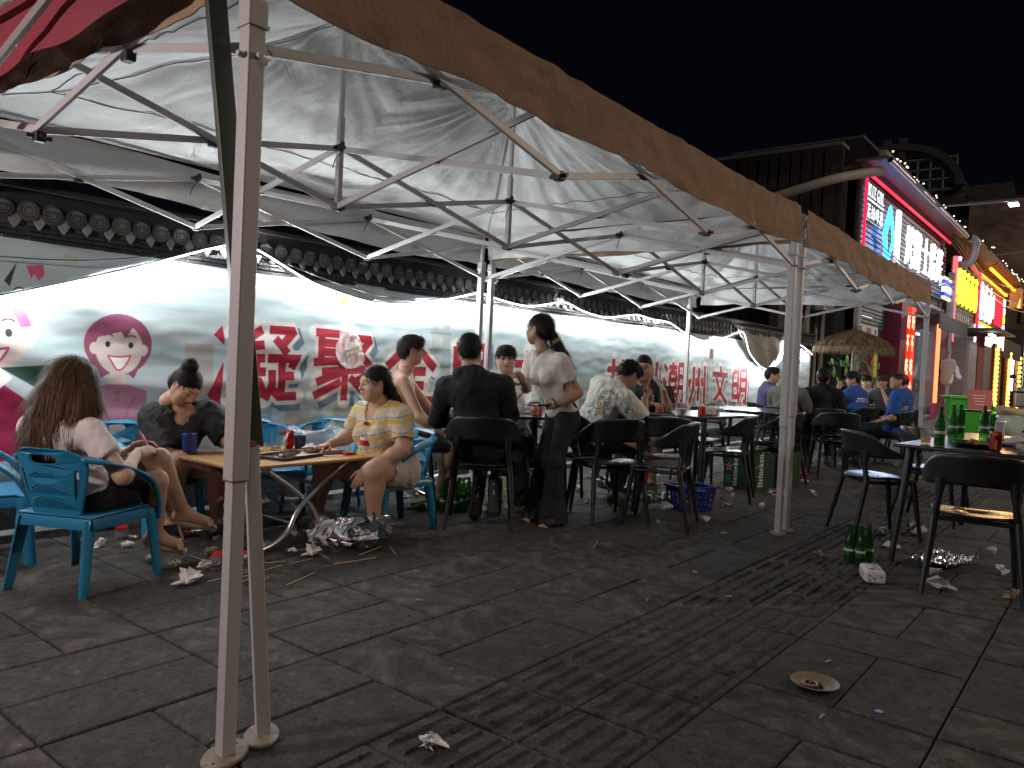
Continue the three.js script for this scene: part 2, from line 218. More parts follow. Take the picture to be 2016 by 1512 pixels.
// ---- stroke glyphs (0..100 box), drawn as print on the banner and as tubes on the shop signs
const GL = {
  凝: '5 18 17 31|4 92 18 62|28 8 28 32 48 30|46 12 28 22|32 38 25 54|28 46 50 46|21 62 52 62|38 46 38 64 23 94|40 70 51 91|56 12 92 12 72 32|64 22 82 40|54 46 95 46 89 58|75 46 75 92|75 67 93 67|61 60 61 78 52 95|58 80 72 92 98 92',
  聚: '5 9 55 9|14 9 14 46|46 9 46 54|14 22 46 22|14 34 46 34|3 48 56 43|58 13 93 13 59 52|64 24 97 52|86 54 16 60|46 60 8 74|46 72 5 92|52 58 52 97|92 60 64 74|60 66 97 94',
  全: '50 4 4 44|50 4 96 44|22 48 78 48|26 69 74 69|50 48 50 92|7 92 93 92',
  民: '16 8 84 8 84 34|16 8 16 90 46 78|16 34 84 34|16 57 92 57|50 34 66 74 86 93 94 74',
  力: '12 28 84 28 78 86 58 92|46 5 44 42 9 95',
  共: '32 6 32 60|68 6 68 60|10 27 90 27|4 60 96 60|34 68 10 95|66 68 91 95',
  创: '34 4 4 42|34 4 62 36|18 44 48 44 46 64 34 62|18 44 18 88 56 88 56 72|72 16 72 66|92 4 92 93 77 90',
  潮: '6 9 20 23|3 37 17 51|4 95 20 64|27 14 63 14|45 3 45 26|31 26 31 60 59 60 59 26 31 26|31 43 59 43|25 75 65 75|45 60 45 97|72 8 72 70 64 95|72 8 95 8 95 94 84 92|72 34 95 34|72 58 95 58',
  州: '28 8 28 60 12 95|56 10 56 88|88 6 88 97|10 36 6 56|42 34 46 54|72 34 76 54',
  文: '50 3 54 18|5 24 95 24|72 26 56 64 7 97|28 30 48 66 95 97',
  明: '8 14 8 78 40 78 40 14 8 14|8 46 40 46|56 8 56 66 44 97|56 8 93 8 93 93 78 90|56 34 93 34|56 60 93 60',
  烤: '6 30 10 46|34 26 28 44|20 8 20 50 4 94|20 56 36 88|46 20 84 20|64 6 64 36|40 38 98 38|92 10 44 66|60 58 92 54|62 58 60 74 90 74 84 96 70 92',
  胖: '8 8 8 70 2 94|8 8 34 8 34 92 24 90|8 34 34 34|8 58 34 58|52 14 60 30|90 12 82 30|46 40 96 40|42 64 100 64|70 6 70 98',
  士: '6 38 94 38|50 6 50 90|16 90 84 90',
  烧: '6 30 10 46|34 26 28 44|20 8 20 50 4 94|20 56 36 88|44 16 90 10|58 4 70 40 94 36|88 18 48 46|44 54 96 54|62 54 60 76 42 96|78 54 78 90 96 90 96 76',
  加: '24 6 22 50 4 94|4 28 44 28 40 88 28 84|58 24 58 88 92 88 92 24 58 24',
  多: '44 4 12 36|30 16 70 16 14 58|40 30 54 40|60 44 24 74|46 56 90 56 10 98',
  宝: '50 2 54 12|10 30 10 16 90 16 90 30|22 36 78 36|26 60 74 60|50 36 50 90|10 90 90 90|64 68 74 80',
  不: '6 10 94 10|52 12 8 60|50 26 50 98|60 40 92 64', 吃: '6 20 6 72 34 72 34 20 6 20|52 6 42 34|50 22 94 22|48 46 88 46 48 86 56 94 94 94 94 80', 好: '20 6 8 60 40 94|38 26 6 94|4 36 44 36|52 14 92 14 72 34|72 34 72 94 58 88|48 54 98 54',
  蓝: '6 14 94 14|32 4 32 24|68 4 68 24|22 32 22 56|38 28 38 60|64 28 54 48|58 38 92 38|18 66 18 92|18 66 82 66 82 92|40 66 40 92|60 66 60 92|4 92 96 92', 妹: '20 6 8 60 40 94|38 26 6 94|4 36 44 36|54 24 92 24|48 48 98 48|73 6 73 98|70 52 48 86|76 52 98 86', 啤: '6 20 6 72 30 72 30 20 6 20|66 2 60 14|46 14 46 52 90 52 90 14 46 14|46 33 90 33|68 14 68 52 50 70|40 74 98 74|72 56 72 98', 酒: '6 10 18 22|3 38 16 48|4 94 18 64|28 10 98 10|32 28 32 94 94 94 94 28 32 28|54 10 54 44 44 60|72 10 72 48 88 52|32 76 94 76',
};
const strokes = (ch) => GL[ch].split('|').map((s) => s.split(' ').map(Number)).map((a) => { const r = []; for (let i = 0; i < a.length; i += 2) r.push([a[i], a[i + 1]]); return r; });
function inkGlyph(x, ch, px, py, sx, sy, w, color, cap2 = 'butt') { x.strokeStyle = color; x.lineWidth = w; x.lineCap = cap2; x.lineJoin = 'miter'; x.miterLimit = 2; for (const s of strokes(ch)) { x.beginPath(); s.forEach(([a, b], i) => i ? x.lineTo(px + a / 100 * sx, py + b / 100 * sy) : x.moveTo(px + a / 100 * sx, py + b / 100 * sy)); x.stroke(); } }
const BX0 = 0.9, BX1 = 16.4, BY0 = 0.16, BY1 = 1.775;
function drawBanner(x, W, H, m0, m1) { // metres m0..m1 along the wall
  const s = W / (m1 - m0), X = (m) => (m - m0) * s, Y = (y) => (BY1 - y) * s, r = mulberry(77);
  x.fillStyle = '#b3c0c2'; x.fillRect(0, 0, W, H);
  // printed scenery: pale sky bands, water, skyline and pagoda
  for (let i = 0; i < 14; i++) { x.fillStyle = `rgba(${140 + r() * 45},${168 + r() * 28},${172 + r() * 28},0.35)`; x.fillRect(0, Y(BY0 + r() * 1.6), W, (0.02 + r() * 0.06) * s); }
  x.fillStyle = '#8a9fac'; x.fillRect(0, Y(0.52), W, 0.4 * s); x.fillStyle = '#a9b8be'; x.fillRect(0, Y(0.30), W, 0.2 * s);
  for (let i = 0; i < 90; i++) { const m = BX0 + r() * 15.5, h = 0.08 + r() * 0.30; x.fillStyle = ['#8c9daa', '#9aa9b1', '#7d90a0', '#a8aba8'][i % 4]; x.fillRect(X(m), Y(0.46 + h), (0.08 + r() * 0.16) * s, h * s); x.fillStyle = 'rgba(90,110,130,.35)'; for (let k = 0; k < 5; k++) x.fillRect(X(m) + 0.02 * s, Y(0.44 + h - k * 0.05), 0.07 * s, 0.012 * s); }
  x.fillStyle = 'rgba(200,206,206,.5)'; for (let i = 0; i < 60; i++) { x.beginPath(); x.ellipse(X(BX0 + r() * 15.5), Y(0.2 + r() * 0.35), (0.1 + r() * 0.3) * s, (0.01 + r() * 0.02) * s, 0, 0, 7); x.fill(); }
  const tower = (m, y0, w, n, h, c) => { for (let k = 0; k < n; k++) { const ww = w * (1 - k * 0.07), yy = y0 + k * h; x.fillStyle = c; x.fillRect(X(m - ww / 2), Y(yy + h), ww * s, h * s); x.fillStyle = '#8f9f9f'; x.fillRect(X(m - ww * 0.62), Y(yy + h), ww * 1.24 * s, 0.022 * s); x.strokeStyle = '#93a3a6'; x.lineWidth = 0.006 * s; x.strokeRect(X(m - ww / 2), Y(yy + h), ww * s, h * s); x.fillStyle = '#a9bcc2'; x.beginPath(); x.ellipse(X(m), Y(yy + h * 0.45), 0.022 * s, h * 0.28 * s, 0, 0, 7); x.fill(); } };
  tower(5.35, 0.5, 0.36, 7, 0.155, '#a8b0ac'); tower(3.35, 0.28, 0.16, 3, 0.12, '#b8b2a8');
  x.fillStyle = '#aeaaa2'; x.fillRect(X(2.78), Y(1.2), 0.22 * s, 0.8 * s); x.fillRect(X(3.62), Y(0.7), 0.25 * s, 0.4 * s);
  x.fillStyle = '#b3bcc2'; x.beginPath(); for (const [m, y] of [[14.6, 0.3], [15.1, 1.15], [15.4, 0.75], [15.8, 1.0], [16.3, 0.3]]) x.lineTo(X(m), Y(y)); x.fill();
  // slogan
  const T = [['凝', 3.11, 0.755, 0.62, 0.65], ['聚', 3.85, 0.755, 0.67, 0.635], ['全', 4.65, 0.735, 0.66, 0.62], ['民', 5.47, 0.72, 0.64, 0.64], ['力', 6.42, 0.71, 0.66, 0.63], ['共', 8.33, 0.67, 0.66, 0.65], ['创', 9.14, 0.66, 0.62, 0.65], ['潮', 9.89, 0.655, 0.70, 0.66], ['州', 10.72, 0.65, 0.67, 0.65], ['文', 11.56, 0.645, 0.66, 0.65], ['明', 12.37, 0.64, 0.68, 0.66]];
  for (const [c, m, y, w, h] of T) inkGlyph(x, c, X(m + 0.04), Y(y + h - 0.045), w * s, h * s, (c === '凝' || c === '聚' || c === '潮' ? 0.145 : 0.17) * s, '#66788a');
  for (const [c, m, y, w, h] of T) inkGlyph(x, c, X(m), Y(y + h), w * s, h * s, (c === '凝' || c === '聚' || c === '潮' ? 0.135 : 0.16) * s, '#d6d3cb', 'round');
  for (const [c, m, y, w, h] of T) inkGlyph(x, c, X(m), Y(y + h), w * s, h * s, (c === '凝' || c === '聚' || c === '潮' ? 0.068 : 0.084) * s, '#a5122f');
  // cartoon figures at the left end
  const oval = (m, y, a, b, c, t = 0) => { x.fillStyle = c; x.beginPath(); x.ellipse(X(m), Y(y), a * s, b * s, t, 0, 7); x.fill(); };
  const poly = (p, c) => { x.fillStyle = c; x.beginPath(); p.forEach(([m, y], i) => i ? x.lineTo(X(m), Y(y)) : x.moveTo(X(m), Y(y))); x.closePath(); x.fill(); };
  const arc = (m, y, a, b, t0, t1, c, w) => { x.strokeStyle = c; x.lineWidth = w * s; x.beginPath(); x.ellipse(X(m), Y(y), a * s, b * s, 0, t0, t1); x.stroke(); };
  const face = (m, y, k, hair) => { oval(m, y, 0.155 * k, 0.17 * k, '#cfc2b8'); for (const e of [-1, 1]) { oval(m + e * 0.075 * k, y + 0.03 * k, 0.016 * k, 0.02 * k, '#25252a'); arc(m + e * 0.075 * k, y + 0.075 * k, 0.03 * k, 0.02 * k, 3.5, 5.9, hair, 0.009 * k); oval(m + e * 0.16 * k, y, 0.03 * k, 0.04 * k, '#cfc2b8'); } x.fillStyle = '#f6f1ea'; x.strokeStyle = '#c04a72'; x.lineWidth = 0.011 * k * s; x.beginPath(); x.moveTo(X(m - 0.075 * k), Y(y - 0.045 * k)); x.quadraticCurveTo(X(m), Y(y - 0.06 * k), X(m + 0.075 * k), Y(y - 0.04 * k)); x.quadraticCurveTo(X(m + 0.03 * k), Y(y - 0.16 * k), X(m - 0.02 * k), Y(y - 0.135 * k)); x.closePath(); x.fill(); x.stroke(); };
  // girl in pink
  oval(2.33, 1.16, 0.215, 0.20, '#8e4a66'); poly([[2.13, 1.15], [2.22, 0.94], [2.32, 1.0], [2.17, 1.2]], '#8e4a66'); poly([[2.53, 1.15], [2.43, 0.94], [2.36, 1.0], [2.5, 1.2]], '#8e4a66');
  poly([[2.28, 1.0], [2.37, 1.0], [2.39, 0.88], [2.26, 0.88]], '#cfc2b8'); face(2.335, 1.13, 0.98, '#7a3550'); poly([[2.19, 1.2], [2.24, 1.3], [2.42, 1.3], [2.37, 1.2], [2.34, 1.245]], '#8e4a66');
  poly([[2.26, 0.90], [2.40, 0.90], [2.52, 0.86], [2.54, 0.60], [2.14, 0.60], [2.15, 0.86]], '#a0748a'); x.strokeStyle = '#8a4a70'; x.lineWidth = 0.006 * s; x.beginPath(); x.moveTo(X(2.19), Y(0.84)); x.lineTo(X(2.3), Y(0.64)); x.moveTo(X(2.46), Y(0.84)); x.lineTo(X(2.36), Y(0.64)); x.stroke(); for (const y of [0.84, 0.80]) arc(2.335, y, 0.011, 0.011, 0, 6.3, '#8a4a70', 0.005);
  for (let i = 0; i < 5; i++) { x.fillStyle = i % 2 ? '#dfe3e4' : '#2b2e38'; x.fillRect(X(2.13), Y(0.60 - i * 0.035), 0.42 * s, 0.035 * s); } oval(2.335, 0.60, 0.075, 0.06, '#cfc5ba'); for (let i = -1; i < 2; i++) oval(2.335 + i * 0.022, 0.53, 0.012, 0.03, '#cfc5ba');
  // boy with a green scarf and magenta jacket
  face(1.60, 1.16, 1.25, '#5a2b3c'); arc(1.58, 1.20, 0.21, 0.20, 3.5, 6.1, '#b85d86', 0.06); poly([[1.2, 0.95], [1.62, 0.93], [1.9, 0.72], [1.85, 0.45], [1.2, 0.40]], '#9c1f4c'); poly([[1.66, 0.99], [1.98, 1.02], [2.05, 0.86], [1.9, 0.84]], '#2c4a40'); poly([[1.45, 0.98], [1.66, 0.99], [1.72, 0.93], [1.58, 0.80]], '#f1eee8'); oval(1.98, 1.0, 0.075, 0.05, '#cfc5ba', 0.5); poly([[2.04, 1.02], [2.1, 0.97], [2.03, 0.92]], '#d8386e');
  for (let i = 0; i < 6; i++) oval(1.93 + 0.05 * Math.cos(i * 1.05), 0.83 + 0.05 * Math.sin(i * 1.05), 0.035, 0.025, '#e08ab4', -i * 1.05); x.strokeStyle = '#f3e6ee'; x.lineWidth = 0.008 * s; x.beginPath(); for (let i = 0; i < 40; i++) x.lineTo(X(1.93 + 0.03 * Math.cos(i * 0.5) * (1 - i / 60)), Y(0.83 + 0.03 * Math.sin(i * 0.5) + i * 0.0005)); x.stroke();
  oval(2.17, 0.76, 0.05, 0.08, '#cfc5ba', 0.3); arc(2.11, 0.92, 0.05, 0.07, 3.8, 7.4, '#d66a94', 0.03); poly([[1.77, 1.60], [1.86, 1.62], [1.87, 1.56], [1.84, 1.52], [1.815, 1.56], [1.80, 1.53]], '#c95a74'); arc(1.74, 1.44, 0.03, 0.03, 3.4, 6, '#4a4a50', 0.008); poly([[1.66, 1.50], [1.72, 1.62], [1.69, 1.47]], '#3a3a42');
  poly([[2.99, 1.27], [3.06, 1.34], [3.08, 1.2]], '#a5122f'); poly([[2.96, 0.84], [3.08, 1.08], [3.06, 0.72]], '#a5122f');
  // dust, tape and scuffs
  x.fillStyle = '#a7b59a'; x.fillRect(X(1.98), Y(1.70), 0.085 * s, 0.075 * s);
  for (let i = 0; i < 900; i++) { x.fillStyle = `rgba(${90 + r() * 60},${85 + r() * 50},${70 + r() * 40},${r() * 0.10})`; x.fillRect(r() * W, r() * H, 1 + r() * 5, 1 + r() * 3); }
  for (let i = 0; i < 60; i++) { x.fillStyle = 'rgba(80,74,66,.05)'; const w = 10 + r() * 60; x.fillRect(r() * W, H - r() * r() * 160, w, 2 + r() * 8); }
}
const bannerZ = (x, y) => -5.155 + 0.008 * fbm(x * 0.9 - y * 2.2, y * 5.5 + x * 0.5, 3.1) + 0.011 * Math.sin((y * 1.0 + 0.22 * x) * 17 + 2.5 * n3(x * 0.7, y * 1.2, 9)) * sst(y, 0.3, 0.9) * sst(4.2 - x, 0, 2.5) + 0.0025 * n3(x * 3, y * 16, 1) + 0.012 * sst(n3(x * 0.45, y * 0.7, 20), 0, 1);
{
  const t = thing('printed_banner', 'long printed vinyl banner with red slogan characters hung along the wall', 'banner', [0, 0, 0]);
  const halves = [[BX0, 8.65], [8.65, BX1]];
  for (const [m0, m1] of halves) {
    const nx = 300, ny = 60, g = new THREE.PlaneGeometry(1, 1, nx, ny), p = g.attributes.position, uv = g.attributes.uv;
    for (let i = 0; i < p.count; i++) { const x = lerp(m0, m1, uv.getX(i)), v = uv.getY(i), y = lerp(BY0 + 0.03 * n3(x * 0.6, 2, 2), BY1, v); p.setXYZ(i, x, y, bannerZ(x, y)); }
    g.computeVertexNormals();
    const W = 2048, H = Math.round(2048 * (BY1 - BY0) / (m1 - m0));
    const tx = canvasTex(W, H, (c, w, h) => drawBanner(c, w, h, m0, m1));
    mk('printed_sheet', g, new THREE.MeshPhysicalMaterial({ map: tx, roughness: 0.62, side: THREE.DoubleSide }), t);
  }
}
{ // the torn-down flap of the banner's top edge near the far end of the wall
  const g = new THREE.PlaneGeometry(1, 1, 60, 30), p = g.attributes.position, uv = g.attributes.uv;
  for (let i = 0; i < p.count; i++) { const u = uv.getX(i), v = uv.getY(i), x = lerp(12.2, 14.9, u), bot = lerp(1.90, 1.80, u) - 0.56 * Math.pow(Math.sin(Math.PI * clamp(u, 0, 1)), 0.9), y = lerp(bot, 1.98, v); p.setXYZ(i, x, y, -5.035 + 0.02 * Math.sin(u * 26 + v * 4) * (1 - v) - 0.05 * v); }
  g.computeVertexNormals();
  const tt = canvasTex(512, 256, (x, W, H) => { x.fillStyle = '#8d887d'; x.fillRect(0, 0, W, H); x.fillStyle = '#6b675f'; for (let i = 0; i < 26; i++) { x.beginPath(); x.ellipse(i * 20 + 10, 40, 9, 16, 0, 0, 7); x.fill(); } x.fillStyle = '#a7a297'; for (let i = 0; i < 26; i++) { x.beginPath(); x.ellipse(i * 20 + 10, 44, 6, 9, 0, 0, 7); x.fill(); } });
  tag(mk('banner_flap', g, std(0xffffff, 0.8, 0, { map: tt })), 'loose grey flap of banner drooping from the eave in a deep swag', 'banner');
}

// ================================================================ LED STRIP (the light of the place)
const stripM = std(0xffffff, 0.5, 0, { emissive: col([0.92, 0.97, 1.0]), emissiveIntensity: 6 });
function ribbon(a, b) { // flat opaque strip back, added and tilted to keep light off the wall above
  a = V(...a); b = V(...b); const d = b.clone().sub(a), L = d.length() + 0.003; d.normalize(); const n = V(0, 0.8, -0.6).addScaledVector(d, -d.y * 0.8 + d.z * 0.6).normalize(), s = d.clone().cross(n); return new THREE.BoxGeometry(0.022, 0.002, L).applyMatrix4(new THREE.Matrix4().makeBasis(s, n, d).setPosition(a.lerp(b, 0.5).addScaledVector(n, 0.009)));
}
const stripShieldM = std([0.7, 0.7, 0.68], 0.6);
function ledStrip(label, pts, cdPerM) {
  const t = thing('led_strip_light', label, 'strip light', [0, 0, 0], 0, 'strip lights strung along the eave');
  const cv = new THREE.CatmullRomCurve3(pts.map(([x, y, z]) => V(x, y, z ?? lerp(-5.08, -5.03, sst(y, 1.72, 1.85)))), false, 'catmullrom', 0.35), L = cv.getLength(), n = Math.ceil(L / 0.27);
  for (let i = 0; i < n; i++) {
    const P = []; for (let k = 0; k <= 4; k++) P.push(cv.getPointAt(clamp((i + k / 4) / n, 0, 1)).toArray());
    mk('glowing_tube', tube(P, 0.006, 6, 6), stripM, t); mk('strip_light_shield', ribbon(P[0], P[4]), stripShieldM, t);
    const l = new THREE.PointLight(new THREE.Color().setRGB(0.93, 0.98, 1.0), cdPerM * L / n); const c = P[2]; l.position.set(c[0], c[1] + 0.0015, c[2]); l.castShadow = true; l.shadow.radius = 0.3; t.add(l);
  }
  return t;
}
const CD = 1.75;
ledStrip('white light strip rising over the pink cartoon girl on the banner', [[0.6, 1.12], [1.0, 1.22], [1.62, 1.40], [2.3, 1.63], [2.8, 1.83], [3.1, 1.935]], CD);
ledStrip('white light strip sagging above the first slogan characters', [[3.13, 1.935], [3.3, 1.885], [3.8, 1.72], [4.42, 1.625], [5.1, 1.69], [5.72, 1.845]], CD);
ledStrip('white light strip in shallow waves above the blank middle of the banner', [[5.74, 1.845], [6.15, 1.80], [6.6, 1.785], [7.19, 1.885], [7.6, 1.82], [8.15, 1.785], [8.83, 1.875], [9.3, 1.85], [9.79, 1.84], [10.41, 1.72]], CD);
ledStrip('white light strip dipping deep along the loose banner flap', [[10.43, 1.72], [10.94, 1.655], [11.6, 1.70], [12.31, 1.87, -4.99], [12.62, 1.55, -4.98], [13.1, 1.34, -4.98], [13.6, 1.275, -4.98], [14.05, 1.42, -4.98], [14.27, 1.62, -4.98], [14.42, 1.83, -4.98]], CD);
ledStrip('white light strip ending at the far corner of the wall', [[14.45, 1.83], [15.0, 1.81], [15.54, 1.79], [16.27, 1.65]], CD);
tag(mk('power_cable', merge([tube([[0.4, 1.62, -5.06], [1.6, 1.63, -5.06], [2.1, 1.675, -5.06], [2.65, 1.80, -5.06], [3.1, 1.94, -5.05], [3.6, 1.82, -5.05], [4.3, 1.705, -5.05], [4.9, 1.69, -5.05], [5.7, 1.86, -5.05]], 0.0045, 80, 6), tube([[5.7, 1.86, -5.05], [6.6, 1.84, -5.04], [7.2, 1.90, -5.04], [8.1, 1.76, -5.04], [9.6, 1.80, -5.04], [10.4, 1.74, -5.04], [11.3, 1.64, -5.03], [12.3, 1.88, -5.01], [13.4, 1.62, -4.99], [14.4, 1.86, -5.03]], 0.0035, 90, 6)]), std([0.02, 0.02, 0.02], 0.6)), 'thin black power cable sagging under the eave', 'cable');

// ================================================================ CANOPY TENTS
const crinkle = dataTex(512, 512, (u, v) => { const a = Math.abs(tn(u, v, 1.7)), b = Math.abs(tn(u, v, 4.1, 7)), c = Math.abs(tn(u, v, 9, 3)); const h = 0.85 - a * 0.45 - b * 0.3 - c * 0.2; return [h, h, h]; });
const silver = std([0.62, 0.625, 0.615], 0.66, 0, { bumpMap: crinkle, bumpScale: 0.003 });
const tan = std([0.29, 0.185, 0.115], 0.85, 0, { bumpMap: crinkle, bumpScale: 0.004 });
const paintTex = dataTex(256, 256, (u, v, i, j) => { const g = mulberry(i * 331 + j * 77)(), b = 0.86 + tn(u, v, 2.2) * 0.10 + (g - 0.5) * 0.06, s = sst(tn(u, v, 5, 4), 0.62, 0.8) * 0.45; return [b - s * 0.3, b - s * 0.6, b - s * 0.75]; }, true);
const whitePaint = std([0.47, 0.445, 0.44], 0.42), chrome = std([0.62, 0.62, 0.62], 0.3, 0.9), blackPl = std([0.02, 0.02, 0.02], 0.5), rustM = std([0.25, 0.12, 0.06], 0.9);
const zipTie = (x, y, z) => merge([tube([[x, y, z], [x - 0.02, y - 0.03, z + 0.01], [x - 0.05, y - 0.07, z + 0.01], [x - 0.06, y - 0.12, z]], 0.003, 10, 5), box(0.02, 0.05, 0.02, x, y + 0.01, z, 0.005)]);
function tent(name, label, x0, x1, z0, z1, o) {
  const t = thing(name, label, 'tent', [(x0 + x1) / 2, 0, (z0 + z1) / 2], 0, o.group), ox = (x0 + x1) / 2, oz = (z0 + z1) / 2, S = (g) => g.translate(-ox, 0, -oz);
  const m1 = lerp(x0, x1, o.m1 ?? 1 / 3), m2 = lerp(x0, x1, o.m2 ?? 2 / 3), zc = (z0 + z1) / 2, EY = 2.375, hr = o.hr ?? 0.62, YU = 2.285, YL = 1.965;
  // canopy: a wrinkled hip roof, silver lining below, coloured cloth above
  const roof = (x, z) => {
    const tz = 1 - Math.abs(z - zc) / ((z1 - z0) / 2), tx = x < m1 ? (x - x0) / (m1 - x0) : x > m2 ? (x1 - x) / (x1 - m2) : 1, k = 0.06, a = tz, b = tx, h = Math.max(k - Math.abs(a - b), 0) / k, s = clamp(Math.min(a, b) - h * h * k * 0.25, 0, 1);
    const sag = -0.10 * Math.sin(Math.PI * s) * (0.55 + 0.45 * Math.abs(n3(x * 0.5, z * 0.5, 4)));
    // long folds running up to the peaks plus short cross creases
    const dx = x - (Math.abs(x - m1) < Math.abs(x - m2) ? m1 : m2), dz = z - zc, an = Math.atan2(dz, dx), r = Math.hypot(dx, dz);
    const folds = 0.010 * n3(an * 5.5 + x0, r * 0.9, 2) + 0.003 * n3(an * 15, r * 1.4, 7) + 0.016 * Math.pow(Math.abs(n3(x * 1.4 + z, z * 1.9, 31)), 2);
    const tri = (1 - Math.abs(n3(x * 2.6 + 0.8 * n3(x * 3, z * 3, 8), z * 4.2, 12))), fine = 0.0048 * tri * tri * tri * sst(n3(x * 0.8, z * 0.8, 41), -0.3, 0.4) + 0.0018 * n3(x * 13, z * 9, 5);
    return EY + hr * s + sag + (folds + fine) * sst(s, 0, 0.12);
  };
  const NX = 230, NZ = 160, g = new THREE.PlaneGeometry(1, 1, NX, NZ), p = g.attributes.position, uv = g.attributes.uv;
  for (let i = 0; i < p.count; i++) { const x = lerp(x0, x1, uv.getX(i)), z = lerp(z0, z1, uv.getY(i)); p.setXYZ(i, x - ox, roof(x, z), z - oz); uv.setXY(i, x / 0.9, z / 0.9); }
  g.computeVertexNormals();
  mk('canopy_lining', g, o.lining || silver, t);
  mk('canopy_top', g.clone().translate(0, 0.006, 0), o.cloth || tan, t);
  // sewn seams: round the roof above the eave and up the four hips
  const seam = (pts) => mk('seam', tube(pts.map(([x, z]) => [x - ox, roof(x, z) - 0.005, z - oz]), 0.003, pts.length * 2, 5), std([0.16, 0.16, 0.16], 0.9), t), ins = 0.42, ln2 = (a, b, n) => Array.from({ length: n + 1 }, (_, i) => [lerp(a[0], b[0], i / n), lerp(a[1], b[1], i / n)]);
  const cor = [[x0 + ins, z0 + ins], [x1 - ins, z0 + ins], [x1 - ins, z1 - ins], [x0 + ins, z1 - ins]]; cor.forEach((c, i) => seam(ln2(c, cor[(i + 1) % 4], 40)));
  [[[x0 + 0.02, z0 + 0.02], [m1, zc]], [[x1 - 0.02, z0 + 0.02], [m2, zc]], [[x1 - 0.02, z1 - 0.02], [m2, zc]], [[x0 + 0.02, z1 - 0.02], [m1, zc]]].forEach(([a, b]) => seam(ln2(a, b, 40)));
  // valances: cloth outside, lining inside, lower edge a little wavy
  const side = (A, B, out, drop, sd) => {
    for (const [off, m, nm] of [[0, o.cloth || tan, 'valance'], [-0.005, o.lining || silver, 'valance_lining']]) {
      const L = Math.hypot(B[0] - A[0], B[1] - A[1]), q = new THREE.PlaneGeometry(1, 1, 120, 10), P = q.attributes.position, U = q.attributes.uv;
      for (let i = 0; i < P.count; i++) {
        const u = U.getX(i), v = U.getY(i), w = n3(u * L * 1.1, sd, 3), top = EY + 0.012 - 0.02 * Math.sin(Math.PI * u) + 0.015 * n3(u * L * 0.8, sd, 8), bot = top - drop - 0.035 * Math.abs(n3(u * L * 0.55, sd, 1)) + 0.05 * Math.sin(Math.PI * clamp(u * 1.6, 0, 1)) * (o.lift ?? 0.6);
        const bulge = (1 - v) * (0.020 * w + 0.012 * n3(u * L * 3.1, v * 1.5, sd)) + 0.008 * n3(u * L * 5, v * 3, sd + 2) + 0.012 * Math.pow(1 - Math.abs(n3(u * L * 1.7 + v * 0.5, v * 0.8, sd + 6)), 4) + off;
        P.setXYZ(i, lerp(A[0], B[0], u) + out[0] * (bulge + 0.04) - ox, lerp(bot, top, v), lerp(A[1], B[1], u) + out[1] * (bulge + 0.04) - oz); U.setXY(i, u * L / 0.9, v * 0.3);
      }
      q.computeVertexNormals(); mk(nm, q, m, t);
    }
  };
  side([x0, z1], [x1, z1], [0, 1], 0.25, 1 + x0); side([x0, z0], [x1, z0], [0, -1], 0.27, 4 + x0); side([x0, z0], [x0, z1], [-1, 0], 0.22, 7 + x0); side([x1, z0], [x1, z1], [1, 0], 0.22, 9 + x0);
  // frame
  const bars = (a, b) => { for (const [ya, yb] of [[YU, YL], [YL, YU]]) { const lift = (q) => (q[0] === x0 ? 0.05 : 0); const off = ya > yb ? 0.011 : -0.011, dz = a[0] === b[0] ? 0 : off, dx = a[0] === b[0] ? off : 0; mk('truss_bar', S(bar([a[0] + dx, ya + lift(a) * 0.6, a[1] + dz], [b[0] + dx, yb + lift(b) * 0.6, b[1] + dz], 0.017, 0.031, 0.003)), whitePaint, t); }
    mk('truss_pivot', S(box(a[0] === b[0] ? 0.036 : 0.046, 0.036, a[0] === b[0] ? 0.046 : 0.036, (a[0] + b[0]) / 2, (YU + YL) / 2 + 0.0, (a[1] + b[1]) / 2, 0.006)), blackPl, t); };
  const xs = [x0, m1, m2, x1];
  for (const z of [z0, zc, z1]) for (let i = 0; i < 3; i++) bars([xs[i], z], [xs[i + 1], z]);
  for (const x of xs) { bars([x, z0], [x, zc]); bars([x, zc], [x, z1]); }
  for (const x of xs) for (const z of [z0, zc, z1]) { const leg = (x === x0 || x === x1) && z !== zc, c = leg ? 0.0 : 0; for (const y of [YU, YL]) mk('hub', S(merge([box(0.042, 0.042, 0.042, x + c, y, z, 0.007), rod([x - 0.045, y, z], [x + 0.045, y, z], 0.009, 0.009, 8), rod([x, y, z - 0.045], [x, y, z + 0.045], 0.009, 0.009, 8)])), leg ? whitePaint : blackPl, t); if (!leg && (z === zc || x === m1 || x === m2) && z !== z1) mk('tie_cord', S(zipTie(x, YU, z + 0.02)), blackPl, t); }
  for (const x of [m1, m2]) { mk('mast', S(merge([bar([x, YL - 0.01, zc], [x, YU + 0.17, zc], 0.032, 0.032, 0.004), bar([x, YU + 0.16, zc], [x, EY + hr - 0.03, zc], 0.024, 0.024, 0.003), box(0.05, 0.03, 0.05, x, EY + hr - 0.02, zc, 0.008)])), whitePaint, t); }
